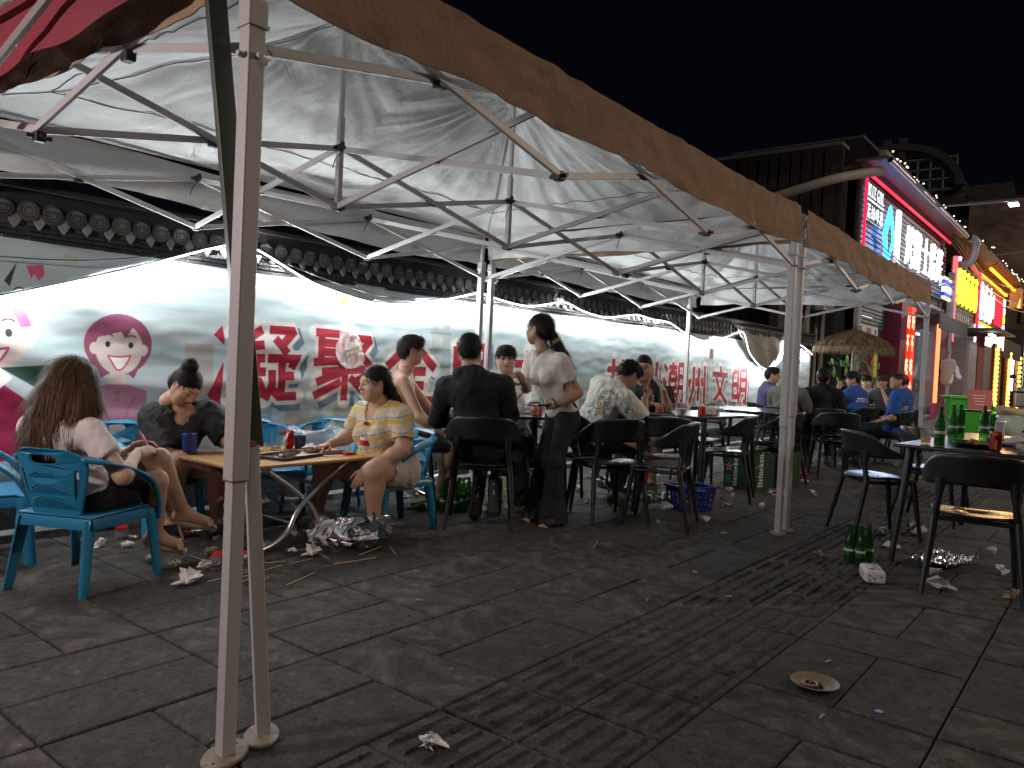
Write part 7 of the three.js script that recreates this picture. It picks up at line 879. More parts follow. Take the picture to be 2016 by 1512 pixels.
const clad = std([0.05, 0.055, 0.08], 0.45, 0.3), dkRed = std([0.16, 0.012, 0.03], 0.6), brick = std([0.16, 0.12, 0.10], 0.9), greyM = std([0.25, 0.25, 0.26], 0.8), glassM = phys([0.7, 0.75, 0.8], 0.05, { transmission: 0.85 }), woodOr = std([0.30, 0.12, 0.03], 0.55);
{ // first shop: slatted sign wall with neon
  const t = thing('neon_shop', 'shop with a blue and white neon sign on dark slats under a tiled roof', 'shop', [19.4, 0, SZ]); const W = 11.4;
  mk('wall', box(W, 6.2, 0.3, W / 2, 3.1, -3.4), std([0.35, 0.33, 0.33], 0.9, 0, { map: concreteTex }), t); mk('side_wall', box(0.2, 6.3, 3.4, 0.1, 3.15, -1.75), std([0.06, 0.055, 0.06], 0.9), t); mk('upper_wall', box(W, 2.4, 0.2, W / 2, 5.0, -0.25), std([0.05, 0.05, 0.07], 0.7), t); mk('floor', box(W, 0.08, 3.4, W / 2, 0.04, -1.7), greyM, t); mk('ceiling', box(W, 0.1, 3.4, W / 2, 3.75, -1.75), std([0.5, 0.5, 0.5], 0.8), t);
  for (let i = 0; i < 15; i++) mk('slat', box(W, 0.105, 0.05, W / 2, 4.15 + i * 0.128, -0.12, 0.012), clad, t);
  // neon outline, tall white bar, blue rhombus
  mk('red_neon_edge', bar([0.1, 6.12, 0.05], [W - 0.2, 6.12, 0.05], 0.05, 0.06), redGlow, t); mk('pink_neon_edge', bar([0.06, 4.1, 0.06], [0.06, 6.05, 0.06], 0.05, 0.06), pinkGlow, t);
  mk('blue_neon_rhombus', merge([[[2.35, 4.15], [1.9, 4.95]], [[1.9, 4.95], [2.45, 5.75]], [[2.45, 5.75], [2.95, 4.95]], [[2.95, 4.95], [2.35, 4.15]], [[2.36, 4.4], [2.1, 4.95]], [[2.1, 4.95], [2.44, 5.45]]].map(([q, w]) => rod([q[0], q[1], 0.06], [w[0], w[1], 0.06], 0.035, 0.035, 8))), blueGlow, t); mk('white_neon_bar', box(0.28, 1.75, 0.10, 3.45, 4.95, 0.05, 0.03), whiteGlow, t);
  const tx = canvasTex(512, 256, (x, w, h) => { x.fillStyle = '#fff'; x.fillRect(0, 0, w, h); x.fillStyle = '#0a0a20'; x.fillRect(0, 128, w, 8); });
  // two small glowing rows at the left end
  const rowT = canvasTex(512, 256, (x, w, h) => { x.fillStyle = '#000'; x.fillRect(0, 0, w, h); x.fillStyle = '#fff'; x.font = 'bold 112px serif'; x.textAlign = 'center'; x.fillText('BLUE GIRL', w / 2, 104, w - 10); x.fillRect(0, 118, w, 14); ['蓝', '妹', '啤', '酒'].forEach((c, i) => inkGlyph(x, c, 12 + i * 126, 146, 104, 100, 13, '#fff')); });
  mk('brand_panel', box(1.6, 0.95, 0.04, 1.15, 5.55, 0.0), std(0x050508, 0.6, 0, { emissive: col([0.9, 0.95, 1]), emissiveIntensity: 1.6, emissiveMap: rowT }), t);
  ['烤', '胖', '士', '烧', '烤'].forEach((c, i) => mk('neon_character', signGlyph(c, 4.35 + i * 1.12, 4.45, 0.95, 1.25, 0.08, 0.062), whiteGlow, t));
  mk('end_lightbox', box(1.25, 0.75, 0.10, 10.55, 4.45, 0.12, 0.02), std(0x111111, 0.5, 0, { emissive: col([1, 1, 1]), emissiveIntensity: 1.5, emissiveMap: canvasTex(256, 160, (x, w, h) => { x.fillStyle = '#f2f4ff'; x.fillRect(0, 0, w, h); x.fillStyle = '#0a2fc0'; x.fillRect(0, 22, w, 30); x.fillRect(0, 112, w, 30); x.fillStyle = '#f0e05a'; x.fillRect(0, 0, w, 12); x.fillRect(0, 148, w, 12); x.fillStyle = '#5a86e0'; x.font = 'bold 44px sans-serif'; x.fillText('BLUE', 60, 96); }) }), t);
  // roof with an eave, gutter and small bulbs
  mk('roof', merge([bar([-0.2, 6.34, 0.2], [W + 0.1, 6.34, 0.2], 0.7, 0.06), box(W + 0.4, 0.05, 3.2, W / 2, 6.9, -1.6).rotateX(0)]), std([0.10, 0.10, 0.12], 0.5, 0.3), t); mk('ridge', box(W + 0.3, 0.16, 0.2, W / 2, 6.46, 0.42, 0.04), std([0.20, 0.19, 0.19], 0.6), t); mk('gutter', tube([[-0.1, 6.30, 0.58], [W / 2, 6.30, 0.58], [W, 6.30, 0.58]], 0.07, 20, 8), std([0.45, 0.42, 0.5], 0.35, 0.3), t);
  for (let i = 0; i < 26; i++) mk('roof_bulb', new THREE.SphereGeometry(0.022, 8, 6).translate(R(0.2, W), 6.58 + R(-0.03, 0.06), 0.45 + R(-0.05, 0.1)), warmGlow, t);
  mk('downpipe', tube([[W - 0.2, 6.3, 0.6], [W + 0.1, 6.25, 0.75], [W + 0.35, 6.1, 0.75], [W + 0.35, 5.5, 0.6], [W + 0.1, 5.4, 0.3]], 0.13, 30, 10), std([0.5, 0.48, 0.5], 0.5), t);
  mk('floodlight', merge([rod([5.4, 6.25, 0.5], [6.9, 6.55, 2.2], 0.025), box(0.35, 0.08, 0.22, 7.0, 6.52, 2.3, 0.02)]), std([0.3, 0.3, 0.32], 0.4, 0.5), t); mk('floodlight_lamp', box(0.36, 0.05, 0.24, 7.0, 6.46, 2.3, 0.01), glow([0.9, 0.97, 1], 9), t); const fl = new THREE.SpotLight(new THREE.Color(0.92, 0.97, 1), 60, 0, 1.15, 0.8); fl.position.set(7.0, 6.42, 2.3); fl.target.position.set(5.5, 0, -0.4); fl.castShadow = true; t.add(fl, fl.target);
  // ground floor: shutter, pillars, glazing, red pillar with a vertical lamp sign
  for (let i = 0; i < 12; i++) mk('shutter_slat', box(3.1, 0.085, 0.05, 1.75, 2.55 + i * 0.095, -0.1, 0.02), std([0.05, 0.075, 0.06], 0.5, 0.4), t);
  mk('logo_board', box(1.7, 0.42, 0.06, 0.75, 2.3, 0.1), std(0xffffff, 0.6, 0, { map: canvasTex(256, 64, (x, w, h) => { x.fillStyle = '#d9d9d4'; x.fillRect(0, 0, w, h); x.fillStyle = '#151515'; for (const [a, b] of [[4, 6], [30, 36], [212, 8], [230, 34]]) x.fillRect(a, b, 22, 20); x.fillStyle = '#b01624'; x.fillRect(90, 8, 70, 26); }) }), t);
  mk('pillar', box(0.32, 3.7, 0.3, 0.16, 1.85, -0.1), std([0.4, 0.38, 0.36], 0.8), t); mk('dark_red_pillar', box(0.75, 3.75, 0.5, 3.9, 1.88, 0.0), dkRed, t); mk('red_post', box(0.28, 2.2, 0.1, 1.75, 1.3, -0.05), std([0.5, 0.02, 0.03], 0.5), t); mk('poster', box(0.35, 0.75, 0.03, 2.35, 1.65, -0.08), std([0.7, 0.55, 0.03], 0.6), t); mk('sign_board', box(3.0, 0.42, 0.05, 1.9, 0.98, 0.02), std(0xffffff, 0.5, 0, { map: canvasTex(512, 72, (x, w, h) => { x.fillStyle = '#1a1c33'; x.fillRect(0, 0, w, h); x.fillStyle = '#c9cbd8'; x.font = 'bold 44px sans-serif'; x.fillText('BLUE GIRL', 250, 52); inkGlyph(x, '烤', 40, 14, 46, 46, 6, '#c9cbd8'); inkGlyph(x, '胖', 96, 14, 46, 46, 6, '#c9cbd8'); }) }), t); mk('counter', box(3.2, 0.8, 0.4, 1.9, 0.4, -0.1), greyM, t);
  mk('panelling', box(3.0, 2.3, 0.06, 1.95, 1.3, -0.9), std([0.30, 0.27, 0.26], 0.8), t);
  const ledT = canvasTex(64, 256, (x, w, h) => { x.fillStyle = '#ff2a08'; x.fillRect(0, 0, w, h); ['好', '不', '吃', '士'].forEach((c, i) => inkGlyph(x, c, 12, 12 + i * 61, 40, 46, 7, '#fff0c8')); });
  mk('led_sign', box(0.55, 2.7, 0.12, 4.75, 1.95, 0.25, 0.02), std(0x200804, 0.6, 0, { emissive: col([1, 0.85, 0.8]), emissiveIntensity: 1.7, emissiveMap: ledT }), t); mk('led_sign_edge', box(0.28, 2.7, 0.08, 8.9, 1.9, 0.25, 0.02), glow([1, 0.25, 0.08], 1.8), t);
  mk('glazing', box(3.5, 2.6, 0.02, 7.0, 1.5, 0.0), glassM, t); for (const x of [5.3, 6.4, 7.5, 8.6]) mk('mullion', box(0.06, 2.7, 0.08, x, 1.5, 0.01), greyM, t); mk('interior_lamp', box(2.6, 0.05, 0.25, 7.0, 3.3, -1.6), glow([0.75, 0.8, 1], 4), t); area(t, [0.78, 0.84, 1], 26, 2.6, 0.6, 7.0, 3.2, -1.5, 0, -1, 0.5); mk('glass_band', box(2.9, 0.36, 0.02, 7.3, 1.1, 0.03), std(0xffffff, 0.5, 0, { map: canvasTex(512, 64, (x, w, h) => { x.fillStyle = '#232c5c'; x.fillRect(0, 0, w, h); ['胖', '士', '烧', '烤'].forEach((c, i) => inkGlyph(x, c, 70 + i * 108, 12, 44, 40, 6, '#dfe3f2')); }) }), t); mk('counter', box(3.4, 0.85, 0.5, 7.0, 0.45, -0.5), std([0.3, 0.27, 0.24], 0.7), t); for (const x of [5.9, 6.2, 6.5]) mk('hanging_banner', box(0.16, 1.3, 0.03, x, 2.1, -0.8), x > 6.1 ? redPl : std([0.05, 0.08, 0.3], 0.6), t);
  mk('awning', merge([box(4.8, 0.05, 1.0, 7.2, 3.15, 0.45, 0.01), box(4.8, 0.40, 0.03, 7.2, 2.93, 0.95)]), std([0.06, 0.05, 0.045], 0.85), t);
  mk('red_wall', box(2.0, 3.3, 0.12, 10.4, 1.65, 0.1), std([0.22, 0.02, 0.05], 0.7), t); mk('wall_end_pipe', box(0.2, 5.0, 0.2, W - 0.1, 2.6, 0.15), std([0.45, 0.42, 0.42], 0.6), t); mk('red_neon_edge', box(0.24, 3.0, 0.12, W + 0.12, 4.2, 0.2), glow([1, 0.12, 0.12], 1.4), t);
  area(t, [0.55, 0.68, 1.0], 5.0, 10, 1.8, W / 2, 5.0, 0.35, 0, -0.25, 1);
}
{ // second shop: yellow, white and red letters, orange trim
  const t = thing('orange_lit_shop', 'farther shop with yellow, white and red lit letters and orange light trim', 'shop', [31.2, 0, SZ]); const W = 15.2;
  mk('wall', box(W, 6.2, 0.3, W / 2, 3.1, -3), brick, t); mk('end_wall', box(0.2, 6.2, 3.0, W - 0.1, 3.1, -1.5), brick, t); mk('ceiling', box(W, 0.1, 3, W / 2, 3.7, -1.5), greyM, t);
  for (let i = 0; i < 15; i++) mk('slat', box(5.6, 0.11, 0.05, 2.9, 3.75 + i * 0.14, 0.0, 0.012), std([0.10, 0.055, 0.05], 0.6), t);
  mk('sign_board', box(9.3, 2.0, 0.15, 10.5, 4.8, 0.0), std([0.12, 0.05, 0.015], 0.6), t);
  const blk = (seed, x, y, w, h) => { const q = mulberry(seed), l = [box(w * 0.16, h, 0.06, x + w * 0.5, y + h / 2, 0.14)]; for (let i = 0; i < 5; i++) l.push(box(w * (0.5 + q() * 0.45), h * 0.085, 0.06, x + w * 0.5, y + h * (0.1 + i * 0.2), 0.143)); l.push(box(w * 0.13, h * 0.55, 0.06, x + w * (0.1 + q() * 0.1), y + h * (0.3 + q() * 0.3), 0.137), box(w * 0.13, h * 0.6, 0.06, x + w * 0.88, y + h * 0.4, 0.134)); return merge(l); };
  for (let i = 0; i < 5; i++) mk('yellow_letter', blk(20 + i, 0.7 + i * 0.98, 4.15, 0.82, 1.35), yellowGlow, t);
  for (let i = 0; i < 3; i++) mk('white_letter', blk(40 + i, 6.2 + i * 1.35, 4.0, 1.05, 1.6), whiteGlow, t); for (let i = 0; i < 3; i++) mk('red_letter', blk(60 + i, 10.9 + i * 1.05, 4.1, 0.85, 1.35), redGlow, t); for (let i = 0; i < 4; i++) mk('small_white_letter', blk(80 + i, 14.1, 3.95 + i * 0.42, 0.6, 0.36), i === 1 ? yellowGlow : whiteGlow, t); mk('small_white_letter', blk(90, 10.1, 4.3, 0.55, 1.1), whiteGlow, t);
  mk('caption_plate', box(3.6, 0.45, 0.05, 2.6, 3.75, 0.06), std(0xffffff, 0.5, 0, { map: canvasTex(512, 64, (x, w, h) => { x.fillStyle = '#2a1a18'; x.fillRect(0, 0, w, h); ['士', '烧', '民', '好', '文', '多', '全'].forEach((c, i) => inkGlyph(x, c, 20 + i * 70, 10, 46, 44, 6, '#b9b4b0')); }) }), t);
  mk('orange_trim', merge([bar([5.9, 6.05, 0.5], [W, 6.05, 0.5], 0.09, 0.09), bar([5.9, 5.85, 0.12], [W, 5.85, 0.12], 0.09, 0.09)]), orangeGlow, t); mk('orange_trim', bar([5.9, 3.85, 0.12], [W, 3.85, 0.12], 0.08, 0.10), orangeGlow, t); mk('white_lightbox', box(9.0, 0.75, 0.12, 10.5, 3.4, 0.1, 0.02), std(0x111111, 0.5, 0, { emissive: col([1, 0.97, 0.9]), emissiveIntensity: 2.2, emissiveMap: canvasTex(512, 48, (x, w, h) => { x.fillStyle = '#fff'; x.fillRect(0, 0, w, h); ['加', '宝', '士', '明', '全'].forEach((c, i) => inkGlyph(x, c, 110 + i * 80, 8, 34, 32, 4, '#4a4a5a')); }) }), t); mk('pink_tube', box(0.2, 0.6, 0.08, 1.2, 5.6, 0.1), glow([1, 0.25, 0.5], 3), t); mk('red_neon_edge', bar([3.0, 6.0, 0.1], [5.8, 5.8, 0.1], 0.09, 0.09), redGlow, t); mk('pink_neon_edge', bar([5.75, 3.4, 0.15], [5.75, 5.9, 0.15], 0.10, 0.10), pinkGlow, t);
  mk('roof', box(W + 0.3, 0.07, 1.5, W / 2, 6.35, 0.05, 0.02), std([0.12, 0.07, 0.05], 0.6), t); mk('roof_end', box(0.9, 1.0, 0.5, W - 0.1, 5.7, 0.55, 0.05), std([0.45, 0.25, 0.10], 0.6), t); for (let i = 0; i < 12; i++) mk('rafter', bar([6 + i * 0.8, 6.28, 0.75], [6.2 + i * 0.8, 5.95, 0.1], 0.05, 0.05), woodOr, t); for (let i = 0; i < 22; i++) mk('roof_bulb', new THREE.SphereGeometry(0.026, 8, 6).translate(R(0.4, W), 6.45 + R(0, 0.1), 0.8 + R(-0.1, 0.1)), warmGlow, t);
  mk('floodlight', merge([rod([3.2, 6.2, 0.9], [4.4, 6.5, 2.4], 0.03), box(0.4, 0.08, 0.24, 4.5, 6.48, 2.5, 0.02)]), greyM, t); mk('floodlight_lamp', box(0.42, 0.05, 0.26, 4.5, 6.42, 2.5), glow([0.9, 0.97, 1], 9), t); const fl = new THREE.SpotLight(new THREE.Color(0.92, 0.97, 1), 50, 0, 1.1, 0.8); fl.position.set(4.5, 6.38, 2.5); fl.target.position.set(3, 0, 0.5); fl.castShadow = true; t.add(fl, fl.target);
  mk('awning', merge([bar([0.2, 3.2, 0.8], [5.0, 3.2, 0.8], 1.6, 0.05), bar([7.2, 2.85, 1.0], [13.8, 2.85, 1.0], 0.03, 0.8)]), std([0.05, 0.042, 0.04], 0.85), t); mk('awning_tube', box(1.2, 0.06, 0.1, 1.7, 3.05, 1.2), glow([0.9, 0.93, 1], 6), t);
  for (const [x, n] of [[5.2, 15], [9.6, 15], [13.8, 12]]) { mk('lamp_board', box(0.7, 2.9, 0.1, x, 1.45, 0.9), woodOr, t); for (let i = 0; i < n; i++) mk('bulb', new THREE.SphereGeometry(0.085, 10, 8).translate(x, 0.15 + i * 2.7 / n, 1.0), glow([1, 0.5, 0.06], 4.5), t); }
  for (const x of [6.6, 7.6, 8.6]) mk('timber_panel', box(0.95, 2.9, 0.08, x, 1.45, 0.7), woodOr, t); mk('bright_window', box(2.2, 1.9, 0.05, 12.0, 1.9, 0.8), glow([0.9, 0.92, 1], 5), t); mk('red_wall', box(1.6, 3.2, 0.1, 3.6, 1.6, 0.6), std([0.24, 0.03, 0.05], 0.7), t); mk('corrugated_panel', box(1.9, 2.8, 0.08, 1.6, 1.4, 0.6), std([0.35, 0.34, 0.35], 0.6), t);
  area(t, [1.0, 0.52, 0.16], 16.0, 9, 2.2, 10.5, 4.6, 0.5, 0, -0.25, 1); area(t, [1.0, 0.55, 0.2], 12.0, 6, 2.4, 9, 1.5, 1.15, 0, 0, 1);
}
for (let i = 0; i < 3; i++) tag(mk('sign_cable', tube([[19.6 + i * 0.3, 4.6 - i * 0.15, -4.9], [23 + i, 4.25 - i * 0.1, -4.75], [27 + i, 4.35 + i * 0.05, -4.8], [30.7, 4.9 - i * 0.2, -4.85]], 0.018, 40, 5), blackPl), 'thin black cable slung across the neon shop sign', 'cable', 'cables across the neon sign');
{ // dark shed and pipes behind the end of the wall
  const t = thing('corrugated_shed', 'dark corrugated shed rising behind the end of the wall', 'shed', [19.3, 0, -9.6]); for (let i = 0; i < 30; i++) mk('sheet_rib', box(0.06, 6.6, 0.22, -0.3 - 0.02 * (i % 2), 3.3, -4 + i * 0.27), std([0.028, 0.026, 0.027], 0.8), t); mk('wall', box(0.15, 6.6, 8.2, -0.18, 3.3, 0.0), std([0.022, 0.021, 0.022], 0.85), t); mk('roof_edge', box(0.6, 0.08, 8.4, -0.4, 6.64, 0.0), std([0.10, 0.10, 0.11], 0.6), t); mk('back_wall', box(8, 6.6, 0.2, 4, 3.3, -4.2), std([0.04, 0.04, 0.04], 0.8), t);
  tag(mk('drain_pipe', tube([[19.55, 6.12, -4.75], [19.3, 6.05, -4.95], [18.75, 5.85, -5.6], [18.7, 5.55, -7.0], [18.7, 5.35, -8.1], [18.7, 5.1, -8.25], [18.7, 3.0, -8.3]], 0.11, 50, 10), std([0.42, 0.38, 0.34], 0.6)), 'thick plastic drain pipe running from the shop roof to the shed', 'pipe');
  const w = thing('back_lane_wall', 'grey plastered wall with pipes between the boundary wall and the shop', 'wall', [17.9, 0, -5.9]); mk('plaster', box(3.4, 4.2, 0.2, 0, 2.1, 0), std([0.22, 0.21, 0.20], 0.9, 0, { map: concreteTex }), w); for (const [x, r] of [[-0.9, 0.05], [-0.2, 0.07], [0.5, 0.045], [0.95, 0.06]]) mk('pipe', cyl(r, r, 4.0, x, 0, 0.2, 10), std([0.28, 0.25, 0.23], 0.7), w); mk('meter_box', box(0.4, 0.5, 0.18, -0.5, 1.55, 0.2, 0.02), std([0.4, 0.4, 0.38], 0.6), w); mk('air_conditioner', merge([box(0.8, 0.55, 0.3, 0.6, 3.0, 0.3, 0.02), cyl(0.2, 0.2, 0.02, 0, 0, 0, 24).rotateX(Math.PI / 2).translate(0.5, 3.0, 0.45)]), std([0.42, 0.41, 0.40], 0.6), w); mk('cable_bundle', merge([0, 1, 2, 3].map((i) => tube([[-1.6, 2.6 + i * 0.1, 0.25], [-0.9, 2.2 - i * 0.15, 0.3], [-0.3, 2.7 + i * 0.07, 0.25], [0.6, 2.3 + i * 0.1, 0.25]], 0.015, 24, 5))), blackPl, w).userData.kind = 'stuff';
}
{ // straw umbrella
  const t = thing('straw_umbrella', 'thatched straw umbrella over the far tables', 'umbrella', [14.6, 0, -3.85]); mk('pole', cyl(0.02, 0.02, 2.0), std([0.25, 0.22, 0.2], 0.6), t);
  mk('frame', lathe([[0.0, 2.04], [0.35, 1.95], [0.64, 1.76], [0.62, 1.755], [0.34, 1.94], [0, 2.03]], 32), std([0.12, 0.085, 0.045], 0.9), t);
  const blade = [], q = mulberry(44); for (let i = 0; i < 1500; i++) { const a = q() * 6.2832, k = q(), r0 = 0.05 + k * 0.55, y0 = lerp(2.05, 1.75, Math.pow(r0 / 0.72, 1.5)) + 0.01 + q() * 0.015, L = 0.14 + q() * 0.1, r1 = Math.min(r0 + L, 0.71), y1 = lerp(2.05, 1.75, Math.pow(r1 / 0.72, 1.5)) - (r1 > 0.68 ? 0.05 + q() * 0.05 : -0.01) + q() * 0.012, a1 = a + (q() - 0.5) * 0.06, w = 0.006 + q() * 0.006; const P = [[r0 * Math.cos(a) - w * Math.sin(a), y0, r0 * Math.sin(a) + w * Math.cos(a)], [r0 * Math.cos(a) + w * Math.sin(a), y0, r0 * Math.sin(a) - w * Math.cos(a)], [r1 * Math.cos(a1), y1, r1 * Math.sin(a1)]]; const g = new THREE.BufferGeometry(); g.setAttribute('position', new THREE.Float32BufferAttribute(P.flat(), 3)); g.setAttribute('uv', new THREE.Float32BufferAttribute([0, 0, 1, 0, 0, 1], 2)); g.computeVertexNormals(); blade.push(g); }
  for (let i = 0; i < 900; i++) { const a = q() * 6.2832, w = 0.006 + q() * 0.007, r = 0.64 + q() * 0.03, L = 0.09 + q() * 0.06; const P = [[r * Math.cos(a) - w * Math.sin(a), 1.745, r * Math.sin(a) + w * Math.cos(a)], [r * Math.cos(a) + w * Math.sin(a), 1.745, r * Math.sin(a) - w * Math.cos(a)], [(r + 0.03) * Math.cos(a + 0.02), 1.745 - L, (r + 0.03) * Math.sin(a + 0.02)]]; const g = new THREE.BufferGeometry(); g.setAttribute('position', new THREE.Float32BufferAttribute(P.flat(), 3)); g.setAttribute('uv', new THREE.Float32BufferAttribute([0, 0, 1, 0, 0, 1], 2)); g.computeVertexNormals(); blade.push(g); }
  const straws = [[0.20, 0.13, 0.065], [0.13, 0.085, 0.042], [0.27, 0.19, 0.10]].map((c) => std(c, 0.8)); [0, 1, 2].forEach((k) => { mk('thatch', mergeGeometries(blade.filter((_, i) => i % 3 === k)), straws[k], t).userData.kind = 'stuff'; });
}
{ // leafy plant beside the umbrella
  const t = thing('potted_plant', 'tall leafy plant growing behind the seated group at the wall end', 'plant', [16.6, 0, -4.35]); const q = mulberry(5), lv = []; mk('pot', lathe([[0, 0], [0.18, 0], [0.24, 0.32], [0.26, 0.34], [0.22, 0.33], [0, 0.3]], 20), std([0.2, 0.09, 0.06], 0.8), t); mk('stem', merge([tube([[0, 0.3, 0], [0.05, 0.8, 0.02], [-0.05, 1.4, 0], [0.02, 1.9, -0.05]], 0.02, 20, 6), tube([[0.03, 0.7, 0], [0.25, 1.1, 0.1], [0.35, 1.5, 0.1]], 0.012, 14, 5), tube([[0, 1.0, 0], [-0.25, 1.35, 0.1], [-0.35, 1.7, 0.15]], 0.012, 14, 5)]), std([0.10, 0.07, 0.04], 0.9), t);
  for (let i = 0; i < 260; i++) { const y = 0.45 + q() * 1.5, a = q() * 6.28, r = (0.1 + q() * 0.42) * (1.15 - Math.abs(y - 1.2) * 0.5), L = 0.10 + q() * 0.10; const g = new THREE.CircleGeometry(1, 7).scale(0.022 + q() * 0.014, L / 2, 1).translate(0, L / 2, 0).rotateX(q() * 1.6).rotateY(a + q()).translate(Math.cos(a) * r, y, Math.sin(a) * r); lv.push(g); }
  const lm = [[0.06, 0.11, 0.03], [0.10, 0.16, 0.05]].map((c) => std(c, 0.6)); [0, 1].forEach((k) => { mk('leaves', merge(lv.filter((_, i) => i % 2 === k)), lm[k], t).userData.kind = 'stuff'; });
}
{ // wheeled bin, scooter, barbecue cart, gas bottle
  const t = thing('wheeled_bin', 'bright green wheeled bin behind the blue-shirted people', 'bin', [16.6, 0, -2.35], 0.4), gm = phys([0.06, 0.42, 0.03], 0.45, {}); mk('bin_body', new THREE.CylinderGeometry(0.36, 0.27, 0.85, 4).rotateY(Math.PI / 4).translate(0, 0.47, 0), gm, t); mk('lid', box(0.56, 0.07, 0.60, 0, 0.93, 0, 0.03), gm, t); mk('handle', rod([-0.24, 0.94, -0.34], [0.24, 0.94, -0.34], 0.02), gm, t); for (const s of [-1, 1]) mk('wheel', cyl(0.1, 0.1, 0.05, 0, 0, 0, 18).rotateZ(Math.PI / 2).translate(s * 0.26, 0.1, -0.25), blackPl, t); tag(mk('red_sign', box(0.42, 0.34, 0.012).rotateX(-0.25).rotateY(-0.9).translate(14.9, 0.93, -1.88), std(0xffffff, 0.5, 0, { map: canvasTex(128, 104, (x) => { x.fillStyle = '#a8262c'; x.fillRect(0, 0, 128, 104); x.fillStyle = '#d9a8a0'; for (let i = 0; i < 4; i++) x.fillRect(24 + i * 4, 26 + i * 16, 70 - i * 8, 5); }) })), 'red leaning notice board in front of the green bin', 'sign');
  const tb = thing('side_table', 'small dark side table carrying the red notice', 'table', [14.9, 0, -1.95]); mk('top', box(0.5, 0.03, 0.45, 0, 0.745, 0, 0.008), blackTop, tb); for (const [a, b] of [[-1, -1], [1, -1], [1, 1], [-1, 1]]) mk('leg', cyl(0.016, 0.018, 0.73, a * 0.2, 0, b * 0.18), tableLegM, tb);
  const s = thing('scooter', 'pale scooter with a covered seat parked beyond the bottle table', 'scooter', [12.6, 0, -1.05], -0.25), pm = phys([0.42, 0.52, 0.50], 0.25, { clearcoat: 0.6 });
  mk('rear_body', bodyMesh([ell([-0.45, 0.62, 0], [0.42, 0.20, 0.17], 0.06), ell([-0.75, 0.68, 0], [0.20, 0.12, 0.12], 0.06), cap([-0.1, 0.45, 0], [0.45, 0.32, 0], 0.12, 0.12, 0.06)], 0.02), pm, s); mk('seat', bodyMesh([cap([-0.75, 0.86, 0], [-0.1, 0.80, 0], 0.10, 0.12, 0.05, [0, 1, 0, 0.6])], 0.02), std([0.45, 0.36, 0.28], 0.7), s); mk('front_shield', bodyMesh([cap([0.55, 0.35, 0], [0.42, 0.95, 0], 0.15, 0.13, 0.06, [1, 0, 0, 0.4]), ell([0.40, 1.03, 0], [0.12, 0.09, 0.15], 0.05)], 0.02), std([0.6, 0.6, 0.58], 0.35), s); mk('headlight', new THREE.SphereGeometry(0.06, 14, 10).translate(0.51, 1.03, 0), std([0.3, 0.3, 0.3], 0.1, 0.6), s); mk('handlebar', tube([[0.33, 1.10, -0.33], [0.40, 1.10, -0.1], [0.40, 1.10, 0.1], [0.33, 1.10, 0.33]], 0.014, 20, 7), blackPl, s); for (const k of [-1, 1]) mk('mirror', merge([rod([0.38, 1.1, k * 0.2], [0.36, 1.30, k * 0.30], 0.006), new THREE.SphereGeometry(0.05, 10, 8).scale(0.3, 0.7, 1).translate(0.36, 1.32, k * 0.31)]), blackPl, s); for (const x of [-0.62, 0.68]) { mk('wheel', new THREE.TorusGeometry(0.17, 0.05, 10, 26).translate(x, 0.22, 0), blackPl, s); } mk('fork', rod([0.68, 0.22, 0.06], [0.45, 0.8, 0.06], 0.02), chrome, s);
  const b = thing('barbecue_cart', 'stainless steel barbecue cart at the edge of the street', 'cart', [17.5, 0, -1.2], 0.05), sm = std([0.42, 0.38, 0.34], 0.3, 0.85); mk('cabinet', box(1.7, 0.75, 0.7, 0, 0.45, 0, 0.01), sm, b); mk('worktop', box(1.85, 0.35, 0.8, 0, 1.0, 0, 0.02), sm, b); mk('shelf_frame', merge([rod([-0.8, 1.15, -0.3], [-0.8, 2.1, -0.3], 0.02), rod([0.8, 1.15, -0.3], [0.8, 2.1, -0.3], 0.02)]), sm, b); mk('ladle', rod([-0.75, 1.05, 0.42], [-0.73, 1.25, 0.42], 0.012), sm, b); for (const x of [-0.6, 0.6]) mk('wheel', cyl(0.08, 0.08, 0.04, 0, 0, 0, 16).rotateX(Math.PI / 2).translate(x, 0.08, 0.3), blackPl, b);
  const gb = thing('gas_bottle', 'blue gas bottle beside the barbecue cart', 'gas bottle', [16.5, 0, -0.85]); mk('cylinder', lathe([[0, 0], [0.15, 0], [0.17, 0.04], [0.17, 0.42], [0.13, 0.52], [0.04, 0.56], [0.04, 0.62], [0, 0.62]], 22), phys([0.02, 0.07, 0.28], 0.4, {}), gb); mk('collar', new THREE.CylinderGeometry(0.09, 0.09, 0.1, 18, 1, true).translate(0, 0.6, 0), phys([0.02, 0.07, 0.28], 0.4, {}), gb);
  const j = thing('hanging_jacket', 'white jacket hung on the dark red wall between the shops', 'jacket', [29.6, 1.05, -4.75], -1.25); mk('body', bodyMesh([cap([0, 0.3, 0], [0, 0.85, 0], 0.22, 0.17, 0.04, [0, 0, 1, 0.35]), cap([-0.17, 0.9, 0], [-0.38, 0.35, 0], 0.08, 0.075, 0.03, [0, 0, 1, 0.6]), cap([0.17, 0.9, 0], [0.38, 0.35, 0], 0.08, 0.075, 0.03, [0, 0, 1, 0.6]), sub(ell([0, 1.1, 0.05], [0.1, 0.12, 0.1], 0.02))], 0.03, { mod: (f, x, y, z) => f + 0.02 * n3(x * 7, y * 7, z * 7) }), std([0.7, 0.7, 0.7], 0.9), j); mk('hanger', rod([0, 1.1, 0], [0, 1.25, 0], 0.015), blackPl, j);
}
